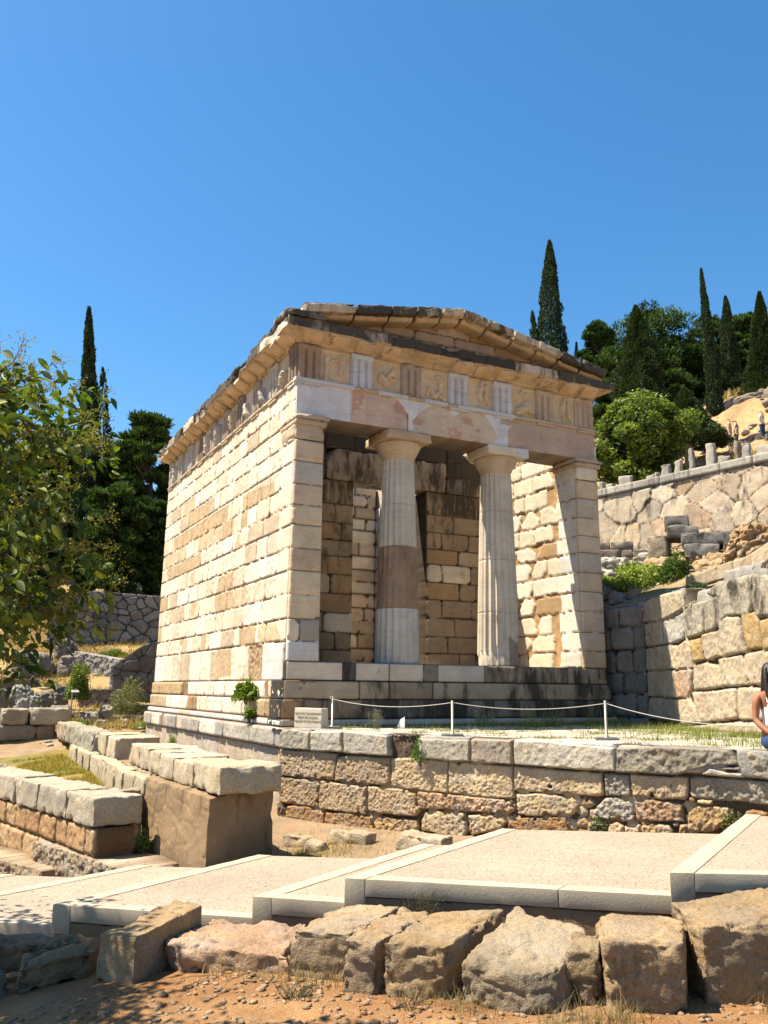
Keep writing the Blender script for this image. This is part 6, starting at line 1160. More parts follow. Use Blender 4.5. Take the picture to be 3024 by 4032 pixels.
# ------------------------------------------------------------------ left hillside: rocks, ruined walls, loose blocks
def boulder(label, x, y_, w, d, h_, col, seed, zoff=-.15, al=.2, group=None, name='boulder', amp=None, cuts=4, ang=0.):
    g_ = ground_at(x, y_)+zoff; ca, sa = math.cos(ang), math.sin(ang)
    q = [(x+u*w/2*ca-v*d/2*sa, y_+u*w/2*sa+v*d/2*ca) for u, v in ((-1, -1), (1, -1), (1, 1), (-1, 1))]
    c8 = [(a, b_, g_) for a, b_ in q]+[((a-x)*.8+x, (b_-y_)*.8+y_, g_+h_-zoff) for a, b_ in q]
    V_, F_, C_ = rbox(c8, min(w, d, h_)*.28, amp if amp else min(w, h_)*.13, 2.6/max(w, .5), max(.03, w/24), A(col, al), seed, cuts, 40); o = mk(name, V_, F_, M_ROCK, None, C_, True, (x, y_, g_)); tag(o, label, 'rock' if name == 'boulder' else 'stone block', group); return o
dg = (.30, .27, .23); mg = (.42, .39, .34)
boulder('largest dark boulder in the straw slope at the left', -2.1, 19.8, 1.5, 1.2, .85, dg, 801)
boulder('smaller dark boulder right of the largest one on the straw slope', -.9, 19.6, 1.0, .9, .65, (.36, .31, .25), 802)
boulder('leaning dark rock above the two dark boulders', -.75, 22.3, .9, .8, .75, (.28, .25, .22), 803)
boulder('rock ledge in shade below the leaning rock', -.3, 21.0, 1.3, .8, .35, (.30, .25, .2), 804)
for i, (x, y_, w, d, h_, c, lb, nm) in enumerate([
 (-3.1, 11.7, .26, .3, .45, (.26, .24, .21), 'small dark upright block standing alone left of the ruin pile', 'ruin_block'),
 (-2.85, 13.3, .35, .4, .42, mg, 'upright grey fragment at the left end of the ruin pile', 'ruin_block'),
 (-2.55, 13.2, .35, .35, .50, (.38, .35, .31), 'second upright fragment in the ruin pile', 'ruin_block'),
 (-2.2, 13.6, .45, .4, .55, dg, 'dark upright block in the middle of the ruin pile', 'ruin_block'),
 (-1.95, 12.3, .62, .5, .36, (.34, .31, .27), 'wide low block lying before the ruin pile', 'ruin_block'),
 (-1.75, 14.2, .45, .45, .72, dg, 'tall dark block at the right end of the ruin pile', 'ruin_block'),
 (-2.75, 15.2, .8, .6, .55, mg, 'grey boulder behind the ruin pile', 'boulder'),
 (-2.2, 15.0, .6, .5, .4, dg, 'low dark rock behind the middle of the ruin pile', 'boulder'),
 (-2.1, 11.6, .42, .35, .16, (.40, .36, .30), 'flat stone in the grass in front of the ruin pile', 'boulder'),
 (-3.7, 12.4, .7, .6, .36, mg, 'grey stone at the left edge before the ruin pile', 'boulder'),
 (-3.4, 14.2, .8, .7, .55, dg, 'dark round boulder at the left edge behind the ruin pile', 'boulder'),
 (-1.15, 12.0, .42, .4, .30, mg, 'round grey boulder next to the young tree', 'boulder'),
 (-.95, 11.7, .32, .25, .12, (.66, .62, .54), 'small white slab beside the round grey boulder', 'boulder'),
 (-1.5, 11.5, .32, .25, .12, (.50, .36, .28), 'reddish flat stone under the young tree', 'boulder'),
 (-.75, 12.3, .4, .4, .42, (.48, .40, .31), 'brown rock between the round boulder and the low wall', 'boulder'),
 (-1.35, 11.9, .25, .22, .14, dg, 'tiny dark stone left of the round grey boulder', 'boulder')]):
    boulder(lb, x, y_, w, d, h_, c, 810+i, name=nm, group='loose stones and fragments on the left slope', al=.3, cuts=1 if nm == 'ruin_block' else 3)
def rw2(nm, lb, a, b_, h0, h1, seed, s, pal, taper=None, al=.2, zo=-.3, gap=.06, mat=None, joint=(.10, .08, .06, .3)):
    t = thing(nm, lb, 'wall', (a[0], a[1], ground_at(*a))); g0 = min(ground_at(*a), ground_at(*b_))+zo
    rwall(a, b_, g0, g0-zo+h1, seed, s, .5, pal, t, .035, al, gap, taper, mat or M_ROCK, joint); return t
rw2('boulder_wall', 'big shaded wall of rounded polygonal stones on the left slope', (-1.3, 24.6), (3.4, 23.7), 0, 2.35, 41, .50, [(.40, .38, .34), (.34, .32, .29), (.46, .42, .36), (.28, .27, .25)], [(0, -.55), (.35, 0), (1, -.15)], .3, -.6, .17)
rw2('slope_rubble', 'collapsed grey rubble wall slanting down the straw slope', (-.75, 19.9), (.55, 18.1), 0, 1.05, 42, .24, [(.50, .47, .42), (.42, .39, .34), (.56, .52, .46)], [(0, 0), (1, -.3)], .1)
rw2('white_rubble', 'small heap-like wall of white broken stones near the temple corner', (-.02, 16.6), (.62, 16.3), 0, .95, 43, .16, [(.66, .64, .58), (.50, .48, .44)], None, .1)
rw2('ruined_house_wall', 'dark ruined ashlar wall with slanting top behind the olive bush', (-.10, 15.5), (1.7, 15.2), 0, 1.85, 44, .42, [(.26, .23, .20), (.30, .27, .23)], [(0, -.75), (.45, -.1), (.6, 0), (1, .1)], .3)
rw2('brown_rubble', 'brown rubble bank between ruin pile and white rubble', (-1.2, 14.6), (.1, 14.4), 0, .55, 45, .2, [(.46, .36, .27), (.54, .42, .32), (.36, .30, .25)], None, .1)
rw2('low_slope_wall', 'thin ruined wall on the slope under the largest boulder', (-4.0, 17.4), (-2.0, 18.2), 0, .45, 46, .2, [(.34, .30, .25), (.28, .25, .21)], None, .2)
vblock('low_dark_wall', 'low dark block wall with lit top edge in front of the olive bush', (-.55, 13.4), (1.0, 13.1), -1.6, -.93, .4, (.34, .29, .24), .3, 851, 'wall')
vblock('dark_kerb', 'long thin dark kerb on the dirt before the low dark wall', (-2.1, 12.75), (1.0, 12.2), -1.55, -1.22, .25, (.26, .24, .2), .3, 852, 'kerb', cuts=0)
t = thing('info_post', 'thin pale sign post with a slanted top beside the young tree', 'sign post', (-1.72, 12.0, -1.1))
V_, F_, C_ = rbox(bx(-1.735, -1.70, 12.0, 12.03, -1.2, -.56), .003, 0, 1, .1, A((.62, .55, .42), 0), 1); mk('post', V_, F_, M_LIME, t, C_)
V_, F_, C_ = rbox([(-1.75, 11.95, -.60), (-1.55, 11.95, -.60), (-1.55, 12.1, -.54), (-1.75, 12.1, -.54), (-1.75, 11.95, -.585), (-1.55, 11.95, -.585), (-1.55, 12.1, -.525), (-1.75, 12.1, -.525)], .003, 0, 1, .1, A((.5, .48, .42), 0), 1); mk('sign_plate', V_, F_, M_LIME, t, C_)
# terraces of rubble on the far right slope
def farwall(a, b_, hh, seed, lb):
    za = float(uf_(np.array([a[0]]), np.array([a[1]]))[0]); zb = float(uf_(np.array([b_[0]]), np.array([b_[1]]))[0]); t = thing('slope_terrace', lb, 'wall', (a[0], a[1], za))
    a_, b2 = np.array(a, float), np.array(b_, float); L = np.linalg.norm(b2-a_); Dv = (b2-a_)/L; N = np.array([Dv[1], -Dv[0]]); N = N if N[0] < 0 else -N; n = int(L/.12)
    U, Tt = np.meshgrid(np.linspace(0, L, n), np.linspace(0, 1, 14), indexing='ij'); zg = uf_(a_[0]+U*Dv[0], a_[1]+U*Dv[1]); V = zg-.5+Tt*(hh+.5+.3*fbm(U*.8, 0, 0, 3, seed)); P = np.stack([a_[0]+U*Dv[0], a_[1]+U*Dv[1], V], -1)
    h, C = cells(U, Tt*(hh+.5), .5, seed, [(.46, .38, .30), (.54, .44, .34), (.38, .31, .25)], .2, .15, .7, .05); V_, F_, C_ = slab(P, (N[0], N[1], 0), h, C, 1.0); mk('rubble_face', V_, F_, M_ROCK, t, C_, True)
farwall((37.5, 26.5), (44.5, 17.5), .45, 61, 'lowest rubble terrace across the straw slope, above the visitors')
farwall((43, 27.0), (48.5, 20), .5, 62, 'middle rubble terrace crossing the straw slope right of the thin cypress')
farwall((46.5, 31.0), (55, 24.5), .35, 63, 'upper rubble line across the straw slope under the ridge trees')
farwall((34, 20.5), (38.5, 15), .4, 64, 'rough stone edge just behind the visitors on the right slope')
# ------------------------------------------------------------------ trees
def leaves(cen, nrm, L, Wd, col, rng, fold=0.0, up=None):
    """diamond leaves: centres (n,3), directions (n,3)"""
    n = len(cen); d = nrm/np.maximum(np.linalg.norm(nrm, axis=1, keepdims=True), 1e-9)
    q = rng.normal(size=(n, 3)) if up is None else up; s = np.cross(d, q); s /= np.maximum(np.linalg.norm(s, axis=1, keepdims=True), 1e-9)
    L = np.broadcast_to(L, (n,))[:, None]; Wd = np.broadcast_to(Wd, (n,))[:, None]
    a = cen-d*L*.5; b = cen+s*Wd*.5; c = cen+d*L*.5; e = cen-s*Wd*.5
    V = np.stack([a, b, c, e], 1).reshape(-1, 3); F = np.arange(4*n).reshape(n, 4); C = np.repeat(col, 4, 0); return V, F, C
def mixc(a, b, t): return np.asarray(a)+(np.asarray(b)-np.asarray(a))*np.clip(t, 0, 1)[:, None]
def limb(p, q, r0, r1, rng, bend=.12, n=8):
    p, q = np.array(p, float), np.array(q, float); t = np.linspace(0, 1, n)[:, None]; w = rng.normal(size=3)*bend*np.linalg.norm(q-p); pts = p+(q-p)*t+w*(t*(1-t)*2); return tube(pts, np.linspace(r0, r1, n), 7, A((.22, .17, .12), .1))
def tree(kind, label, base, H, R, lean, seed):
    rng = np.random.RandomState(seed); base = np.array(base, float); top = base+np.array([lean[0], lean[1], H]); t = thing({'broadleaf': 'broadleaf_tree', 'pine': 'pine_tree', 'pine_dense': 'pine_tree'}.get(kind, 'cypress_tree'), label, 'tree', tuple(base), 'pines on the slopes' if 'pine' in kind else ('cypresses on the slopes' if 'cyp' in kind else None))
    if 'cypress' in kind:
        wide = kind == 'cypress_wide'; op = kind == 'cypress_open'; N = int({'cypress_wide': 26000, 'cypress_thin': 15000, 'cypress_open': 9000}.get(kind, 15000)*min(1, .35+R*.5))
        z0 = .02 if not wide else .06
        u = rng.uniform(z0, 1, N)**(1.25 if not wide else 1.4)
        prof = np.clip(u/.06, .25, 1)*np.clip(1-u, 0, 1)**(.62 if not wide else .85)*1.05+.02
        lump = 1+.35*fbm(u*H*.9+seed, rng.uniform(0, 6.28, N)*0+seed, 0, 2, seed)
        th = rng.uniform(0, 2*math.pi, N); lump = 1+(.42 if not wide and not op else .70)*fbm(np.cos(th)*1.6+seed, np.sin(th)*1.6, u*H*(.75 if wide else 1.1), 4, seed)
        rr_ = R*prof*lump*np.sqrt(rng.uniform(.35 if not op else .1, 1.0, N))
        if op: keep = fbm(np.cos(th)*2+seed, np.sin(th)*2, u*H*.8, 2, seed+3) > -.12; 
        else: keep = np.ones(N, bool)
        ax = base+(top-base)*u[:, None]; rad = np.stack([np.cos(th), np.sin(th), np.zeros(N)], 1)
        c = ax+rad*rr_[:, None]; d = rad*(.35 if not wide else .9)+np.array([0, 0, 1.0 if not wide else .25])+rng.normal(size=(N, 3))*.3
        cl = mixc((.026, .046, .024), (.080, .120, .045), rng.rand(N)*.8+.35*fbm(c[:, 0]*1.3, c[:, 1]*1.3, c[:, 2]*1.3, 2, 3)+.1); sz = max(.16, H*.014)
        V, F, C = leaves(c[keep], d[keep], sz*rng.uniform(.8, 1.6, keep.sum()), sz*.5, np.hstack([cl, np.ones((N, 1))])[keep], rng)
        mk('foliage', V, F, M_NEEDLE, t, C)
        V, F, C = join([limb(base-np.array([0, 0, 1.2]), base+(top-base)*.85, max(.12, R*.16), .03, rng, .01)]); mk('trunk', V, tidy(F), M_BARK, t, C, True)
        return t
    n = {'pine': 110, 'pine_dense': 120, 'broadleaf': 120}[kind]; cs = []; tries = 0
    lo = {'pine': .05 if base[0] < 10 else .2, 'pine_dense': .03, 'broadleaf': .06}[kind]
    while len(cs) < n and tries < 4000:
        tries += 1; u = rng.uniform(lo, .98); a = rng.uniform(0, 2*math.pi); pr = math.sqrt(max(0, 1-((u-.45)/.56)**2)) if kind != 'pine' else (math.sin(math.pi*min(1, (u-lo)/(1-lo)*.85+.12))**.7)
        rho = R*pr*math.sqrt(rng.uniform(.10, 1.15))*(1+.35*vn(math.cos(a)*1.4+seed, math.sin(a)*1.4, u*3, seed)); p = base+np.array([lean[0]*u+rho*math.cos(a), lean[1]*u+rho*math.sin(a), H*u])
        if all(np.linalg.norm((p-c)/np.array([1, 1, .7])) > R*(.17 if kind != 'broadleaf' else .15) for c in cs): cs.append(p+rng.normal(size=3)*R*.05)
    Vs = []; br = [limb(base-np.array([0, 0, 1.]), top-np.array([0, 0, H*.12]), R*.075+.08, .05, rng, .05)]
    for i, c in enumerate(cs):
        s = R*rng.uniform(.20, .36)*(1.0 if kind != 'pine' else 1.05); m = int({'pine': 300, 'pine_dense': 230, 'broadleaf': 260}[kind])
        v = rng.normal(size=(m, 3)); v /= np.linalg.norm(v, axis=1, keepdims=True); rr_ = rng.uniform(.25, 1, m)**.5; fl = np.array([1, 1, .55 if kind != 'broadleaf' else .75])
        pts = c+v*rr_[:, None]*s*fl*(1+.3*fbm(v[:, 0]*3+i, v[:, 1]*3, v[:, 2]*3, 2, i))[:, None]
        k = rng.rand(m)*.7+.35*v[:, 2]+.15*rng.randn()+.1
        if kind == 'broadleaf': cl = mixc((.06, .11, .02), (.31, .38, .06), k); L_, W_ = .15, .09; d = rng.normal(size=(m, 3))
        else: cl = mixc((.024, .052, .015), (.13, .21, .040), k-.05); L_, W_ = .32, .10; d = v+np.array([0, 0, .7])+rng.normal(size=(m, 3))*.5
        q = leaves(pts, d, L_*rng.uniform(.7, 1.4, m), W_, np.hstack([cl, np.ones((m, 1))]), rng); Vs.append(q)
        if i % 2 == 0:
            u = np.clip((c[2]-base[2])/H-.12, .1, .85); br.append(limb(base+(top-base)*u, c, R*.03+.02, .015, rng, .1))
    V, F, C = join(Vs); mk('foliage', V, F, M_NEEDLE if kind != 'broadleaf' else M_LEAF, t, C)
    V, F, C = join(br); mk('trunk', V, tidy(F), M_BARK, t, C, True)
    return t
for i, (k, lb, b_, H, R, ln_) in enumerate(TREES): tree(k, lb, b_, H, R, ln_, 40+i)
def bush(name, label, x, y_, z, rx, ry, rz, n, c0, c1, seed, L_=.07, W_=.035, mat=None, stems=8, cat='bush', group=None):
    rng = np.random.RandomState(seed); t = thing(name, label, cat, (x, y_, z), group); v = rng.normal(size=(n, 3)); v /= np.linalg.norm(v, axis=1, keepdims=True); v[:, 2] = np.abs(v[:, 2])*1.0-.05
    p = v*(rng.uniform(.1, 1, n)**.45)[:, None]*(1+.45*fbm(v[:, 0]*2.2+seed, v[:, 1]*2.2, v[:, 2]*2.2, 3, seed))[:, None]; c = np.array([x, y_, z])+p*np.array([rx, ry, rz])
    cl = mixc(c0, c1, rng.rand(n)*.8+.3*v[:, 2]); V, F, C = leaves(c, rng.normal(size=(n, 3))+np.array([0, 0, .4]), L_*rng.uniform(.6, 1.5, n), W_, np.hstack([cl, np.ones((n, 1))]), rng); mk('foliage', V, F, mat or M_LEAF, t, C)
    br = [limb((x+rng.uniform(-.1, .1)*rx, y_, z-.1), (x+rng.uniform(-.6, .6)*rx, y_+rng.uniform(-.6, .6)*ry, z+rz*.7), .012*max(rx, .5), .004, rng, .1, 5) for _ in range(stems)]; V, F, C = join(br); mk('stems', V, tidy(F), M_BARK, t, C); return t
GR0, GR1 = (.10, .17, .03), (.50, .58, .11); OL0, OL1 = (.12, .13, .04), (.36, .34, .14)
bush('bush', 'bright green bush spilling over the blocks right of the temple', 9.27, 1.7, 1.87, 0.84, 0.67, 0.62, 5200, (.10, .18, .03), (.54, .62, .12), 1, .075, .04)
bush('bush', 'low green bush between pale rocks and temple edge', 8.77, 2.43, 1.9, 0.5, 0.45, 0.37, 2600, GR0, GR1, 2, .07, .035)
bush('bush', 'taller dark green bush against the earthy rock under the stepped base', 9.55, 0.98, 1.96, 0.47, 0.47, 0.69, 3000, (.04, .08, .015), (.16, .25, .04), 3, .07, .04)
bush('bush', 'straggling green shrub in the middle of the pale rocks', 9.66, 2.49, 2.29, 0.56, 0.45, 0.4, 2600, GR0, (.26, .32, .08), 4, .07, .03)
bush('bush', 'small dark leafy shrub in the shade below the diagonal tan wall', 7.05, -2.0, 1.25, .3, .25, .26, 900, (.03, .06, .02), (.10, .16, .05), 5, .09, .045)
bush('bush', 'olive coloured airy bush before the dark ruined wall on the left', -.05, 12.9, -1.35, .62, .5, 1.15, 3600, OL0, OL1, 6, .07, .022)
bush('young_tree', 'young dense green tree behind the sign post on the left', -1.5, 12.6, -.75, .36, .36, 1.0, 3400, GR0, (.26, .33, .06), 7, .07, .04, cat='small tree')
bush('bush', 'flat green herb patch at the end of the pale kerb stones', -1.55, 11.3, -1.45, .38, .4, .16, 900, GR0, (.24, .34, .04), 8, .07, .035)
bush('bush', 'small green herb clump on the straw slope', .9, 21.5, ground_at(.9, 21.5), .7, .5, .35, 1300, GR0, (.24, .33, .06), 9, .1, .05)
bush('bush', 'dark green low pine shrub on the left slope beside the temple wall', 1.9, 27.5, 2.3, 2.4, 1.2, 1.6, 7000, (.02, .045, .014), (.08, .14, .03), 10, .25, .06, M_NEEDLE)
bush('bush', 'little green herb by the treasury footing on the left', .0, 11.2, -1.55, .3, .3, .22, 500, GR0, GR1, 11)
bush('bush', 'tiny yellow-green plant growing on the sunlit side wall', -.22, 6.6, -1.70, .10, .12, .26, 160, GR0, GR1, 12, .05, .03)
bush('fig_shrub', 'fig shrub with lobed leaves growing out of the temple steps at the left corner', -.16, 1.55, -.62, .20, .42, .34, 420, (.07, .12, .02), (.30, .38, .06), 13, .13, .065)
bush('fig_shrub', 'small lower fig shoot hanging beneath the fig shrub', -.20, 1.2, -.92, .10, .16, .16, 120, (.06, .10, .02), (.26, .34, .05), 14, .10, .05)
bush('terrace_plant', 'bright green weed growing in the gap between the capping slabs', .87, -2.88, -1.34, .13, .16, .32, 330, GR0, (.20, .34, .05), 15, .045, .03)
bush('wall_weed', 'grey-green weed at the foot of the terrace wall in the middle', 1.95, -5.1, -2.02, .10, .14, .20, 300, (.10, .13, .05), (.26, .30, .12), 16, .04, .022)
bush('wall_weed', 'yellowish weed in a joint of the terrace wall towards the right', 2.62, -6.42, -1.82, .10, .12, .22, 260, (.12, .14, .04), (.34, .33, .10), 17, .04, .02)
bush('wall_weed', 'ivy-like weed hanging in the gap below the long grey block', 2.85, -6.9, -1.50, .10, .14, .12, 180, (.08, .10, .03), (.24, .26, .08), 18, .035, .02)
bush('lawn_fern', 'bright fern-like weed before the long low block on the left lawn', -3.95, 3.0, -1.98, .34, .22, .26, 500, GR0, (.20, .36, .06), 19, .06, .025)
bush('pier_weed', 'little green weed in the corner between slanting wall and concrete pier', -2.48, -1.75, -2.42, .10, .12, .26, 240, GR0, (.18, .32, .05), 20, .05, .022)
# grass and small herbs on the terrace: nobody could count them
def blades(name, label, spots, seed, hmin, hmax, c0, c1, lean=.5, w=.004, mat=None, segs=3):
    rng = np.random.RandomState(seed); sp = np.array(spots, float); n = len(sp); h = rng.uniform(hmin, hmax, n)*np.where(rng.rand(n) < .12, 1.7, 1); a = rng.uniform(0, 6.283, n); b = rng.uniform(.1, 1, n)*lean; wd = w*rng.uniform(.7, 1.5, n)
    cl = mixc(c0, c1, rng.rand(n)); Vs = []; s = np.stack([-np.sin(a), np.cos(a), 0*a], 1); f = np.stack([np.cos(a), np.sin(a), 0*a], 1)
    for k in range(segs+1):
        t = k/segs; p = sp+f*(b*h*t**2)[:, None]+np.array([0, 0, 1.])*(h*(t-.25*b*t**2))[:, None]; ww = (wd*(1-t*.9))[:, None]; Vs += [p-s*ww, p+s*ww]
    V = np.stack(Vs, 1).reshape(-1, 3); m = 2*(segs+1); F = np.concatenate([np.stack([np.arange(n)*m+2*k, np.arange(n)*m+2*k+1, np.arange(n)*m+2*k+3, np.arange(n)*m+2*k+2], 1) for k in range(segs)]); C = np.repeat(np.hstack([cl, np.ones((n, 1))]), m, 0)
    o = mk(name, V, F, mat or M_LEAF, None, C); tag(o, label, 'grass', kind='stuff'); return o
rng = np.random.RandomState(9); sp = []
while len(sp) < 7500:
    x, y_ = rng.uniform(.4, 7.0), rng.uniform(-6.5, -.15)
    if (x-TA[0])*TN[0]+(y_-TA[1])*TN[1] > -.35: continue
    if (x-AA[0])*AN[0]+(y_-AA[1])*AN[1] < .05: continue
    dwall = (x-AA[0])*AN[0]+(y_-AA[1])*AN[1]; near_ = max(math.exp(-abs(y_+.2)/.35)*(.25+.75*min(1, max(0, (x-2.5)/2))), math.exp(-dwall/.55))
    if rng.rand() < .006+1.0*near_*(vn(x*2.2, y_*2.2, 0, 4) > -.35): sp.append((x, y_, -1.05))
blades('terrace_grass', 'green and yellow grass along the foot of the temple steps and retaining wall', sp, 10, .03, .12, (.16, .22, .04), (.52, .52, .16))
sp = [(x, -.35+rng.randn()*.12, -1.05) for cx in (3.6, 4.5, 5.0, 5.9, 6.3) for x in cx+rng.randn(46)*.10]
blades('tall_grass', 'tall thin grass stems rising before the temple steps', sp, 11, .22, .46, (.26, .34, .08), (.58, .58, .26), .45, .0032)
sp = []
while len(sp) < 7000:
    x, y_ = rng.uniform(.0, 6.5), rng.uniform(-6.8, -.3)
    if (x-TA[0])*TN[0]+(y_-TA[1])*TN[1] > -.30 or (x-AA[0])*AN[0]+(y_-AA[1])*AN[1] < .1: continue
    if vn(x*3.1, y_*3.1, 0, 14) > .25: sp.append((x, y_, -1.045))
blades('joint_herbs', 'short reddish and green herbs in the joints of the flagstones', sp, 12, .012, .045, (.20, .16, .05), (.30, .34, .08), .9, .004)
sp = [(x, y_, ground_at(x, y_)) for x, y_ in zip(rng.uniform(-3.4, -2.4, 9000), rng.uniform(-1.5, 7.5, 9000)) if vn(x*1.7, y_*1.7, 0, 24) > -.3]
blades('lawn_grass', 'dry yellow grass covering the strip between the left walls', sp, 13, .03, .09, (.34, .25, .04), (.54, .41, .10), .7, .005, M_DRY)
sp = [(x, y_, ground_at(x, y_)) for x, y_ in zip(-.75+rng.randn(1500)*.35, -3.0+rng.randn(1500)*.30)]+[(x, y_, ground_at(x, y_)) for x, y_ in zip(rng.uniform(-1.1, .6, 500), rng.uniform(-3.9, -1.8, 500))]
blades('foot_grass', 'dry straw and weeds on the earth between pier and terrace wall', sp, 14, .03, .08, (.40, .28, .10), (.60, .46, .20), .9, .0035, M_DRY)
sp = []
for (a, b_) in (((-3.2, -7.35), (-2.3, -8.05)), ((-2.3, -8.15), (-2.0, -8.8)), ((-1.8, -9.1), (-1.3, -9.2)), ((-.5, -9.4), (.3, -9.9))):
    for _ in range(420): t_ = rng.rand(); x = a[0]+(b_[0]-a[0])*t_+rng.randn()*.06; y_ = a[1]+(b_[1]-a[1])*t_+rng.randn()*.06; sp.append((x, y_, ground_at(x, y_)-.01))
blades('verge_straw', 'dead straw and wiry weeds at the feet of the big edge stones', sp, 15, .04, .15, (.30, .20, .09), (.60, .46, .24), .9, .002, M_DRY)
rng2 = np.random.RandomState(44); sx = rng2.uniform(-6, 2.5, 60000); sy = rng2.uniform(10.5, 31, 60000)
keep = (fbm(sx*.7, sy*.7, 0, 3, 77) > -.1) & ~((sx > -.6) & (sy < 10.8)); zz_ = gz(sx, sy)
blades('slope_straw', 'dry straw grass covering the left slope', np.stack([sx, sy, zz_], 1)[keep][:26000], 17, .08, .22, (.38, .25, .09), (.64, .47, .20), .8, .012, M_DRY)
rng3_ = np.random.RandomState(45); sx = rng3_.uniform(26, 62, 60000); sy = rng3_.uniform(8, 40, 60000); kz = (fbm(sx*.25, sy*.25, 0, 3, 78) > .0); zz_ = uf_(sx, sy)
blades('far_straw', 'dry straw tufts and low scrub on the right hillside', np.stack([sx, sy, zz_+.1], 1)[kz][:22000], 18, .2, .6, (.22, .18, .06), (.74, .55, .26), .8, .045, M_DRY, 2)
# twiggy dry shrub growing against the kerb
def twig_shrub(name, label, x, y_, z, R, H, seed, n=46, c=(.16, .13, .07), lf=260, lc=(.16, .17, .07)):
    rng = np.random.RandomState(seed); t = thing(name, label, 'shrub', (x, y_, z)); ps = []; tips = []
    for i in range(n):
        a = rng.uniform(0, 6.28); rr_ = R*rng.uniform(.2, 1); q = np.array([x+rr_*math.cos(a), y_+rr_*math.sin(a)*.7, z+H*rng.uniform(.5, 1)]); p = np.array([x+rng.randn()*.03, y_+rng.randn()*.03, z-.03])
        V, F, C = limb(p, q, .0028, .001, rng, .12, 6); C[:] = A(c, .1); ps.append((V, F, C))
        for k in range(3):
            s = p+(q-p)*rng.uniform(.4, .95); e_ = s+rng.normal(size=3)*H*.10+np.array([0, 0, H*.08]); V, F, C = limb(s, e_, .0016, .0008, rng, .1, 4); C[:] = A(c, .1); ps.append((V, F, C)); tips.append(e_)
    V, F, C = join(ps); mk('twigs', V, tidy(F), M_BARK, t, C)
    tp = np.array(tips)[rng.randint(0, len(tips), lf)]+rng.normal(size=(lf, 3))*.018; V, F, C = leaves(tp, rng.normal(size=(lf, 3)), .014, .006, np.tile((*lc, 1.), (lf, 1)), rng); mk('leaves', V, F, M_LEAF, t, C); return t
twig_shrub('dry_shrub', 'wiry half-dry shrub growing against the kerb behind the split block', -1.62, -7.42, -2.22, .17, .34, 3, 60, lf=500)
twig_shrub('dry_shrub', 'tiny leafy sprig beside the squared block with two hollows', -2.42, -8.02, -2.26, .14, .26, 4, 26, (.20, .19, .10), 200, (.22, .25, .10))
twig_shrub('dry_shrub', 'trailing brown weed on the earth below the ridged block', -2.36, -8.52, -2.26, .14, .14, 5, 30, (.22, .17, .09), 120)
twig_shrub('dry_shrub', 'low creeping weed on the earth below the block with two hollows', -2.86, -8.05, -2.24, .18, .09, 6, 34, (.14, .13, .07), 260, (.14, .16, .08))
twig_shrub('flowering_weed', 'thin weed with tiny white flower heads before the steps near the marker', 1.12, -1.02, -1.04, .16, .34, 7, 22, (.30, .30, .14), 130, (.85, .85, .80))
twig_shrub('flowering_weed', 'scattered white-flowered weeds before the middle of the steps', 3.2, -.75, -1.04, .35, .28, 8, 30, (.28, .30, .12), 170, (.85, .85, .80))
twig_shrub('flowering_weed', 'white-flowered tall weeds in front of the right part of the steps', 4.6, -.9, -1.04, .55, .30, 9, 40, (.26, .30, .12), 190, (.85, .85, .80))
# pebbles on the earth
def pebbles(name, label, n, xr, yr, seed, s0, s1, col, hf=None):
    rng = np.random.RandomState(seed); ico = np.array([(0, 0, 1), (.89, 0, .45), (.28, .85, .45), (-.72, .53, .45), (-.72, -.53, .45), (.28, -.85, .45), (.72, .53, -.45), (-.28, .85, -.45), (-.89, 0, -.45), (-.28, -.85, -.45), (.72, -.53, -.45), (0, 0, -1)], float)
    fc = np.array([(0, 1, 2), (0, 2, 3), (0, 3, 4), (0, 4, 5), (0, 5, 1), (1, 6, 2), (2, 7, 3), (3, 8, 4), (4, 9, 5), (5, 10, 1), (6, 7, 2), (7, 8, 3), (8, 9, 4), (9, 10, 5), (10, 6, 1), (11, 7, 6), (11, 8, 7), (11, 9, 8), (11, 10, 9), (11, 6, 10)])
    x = rng.uniform(*xr, n); y_ = rng.uniform(*yr, n); s = s0+(s1-s0)*rng.rand(n)**4; z = (hf or gz)(x, y_)
    kp = fbm(x*1.3, y_*1.3, 0, 4, seed+50) > rng.uniform(-.55, .45, n); x, y_, s, z = x[kp], y_[kp], s[kp], z[kp]; n = len(x)
    nr = np.exp(-((x+2.5)**2+(y_+8)**2)/60); z = z+nr*(.030*fbm(x*2, y_*2, 0, 5, 7)+.022*np.clip(fbm(x*9, y_*9, 0, 4, 9), 0, 1))
    V = ico[None]*(s[:, None, None]*np.stack([rng.uniform(.7, 1.5, n), rng.uniform(.7, 1.5, n), rng.uniform(.4, .8, n)], 1)[:, None, :])*(1+.25*rng.randn(n, 12, 1)); V = V+np.stack([x, y_, z+s*.15], 1)[:, None, :]
    F = (fc[None]+12*np.arange(n)[:, None, None]).reshape(-1, 3); cl = mixc(col[0], col[1], rng.rand(n)); C = np.repeat(np.hstack([cl, np.full((n, 1), .05)]), 12, 0)
    o = mk(name, V.reshape(-1, 3), F, M_LIME, None, C); tag(o, label, 'gravel', kind='stuff')
pebbles('gravel', 'small pebbles and grit on the orange earth in the foreground', 17000, (-4.8, .8), (-10.2, -6.6), 3, .0015, .026, ((.42, .22, .09), (.58, .40, .24)))
pebbles('slope_gravel', 'scattered stones on the ground left of the temple', 1500, (-6, 0), (9, 24), 4, .03, .16, ((.40, .34, .26), (.62, .54, .42)))
pebbles('slope_rocks', 'stones and rubble strewn over the straw hillside on the right', 5200, (28, 60), (10, 38), 5, .05, .42, ((.40, .31, .22), (.62, .50, .36)), uf_)
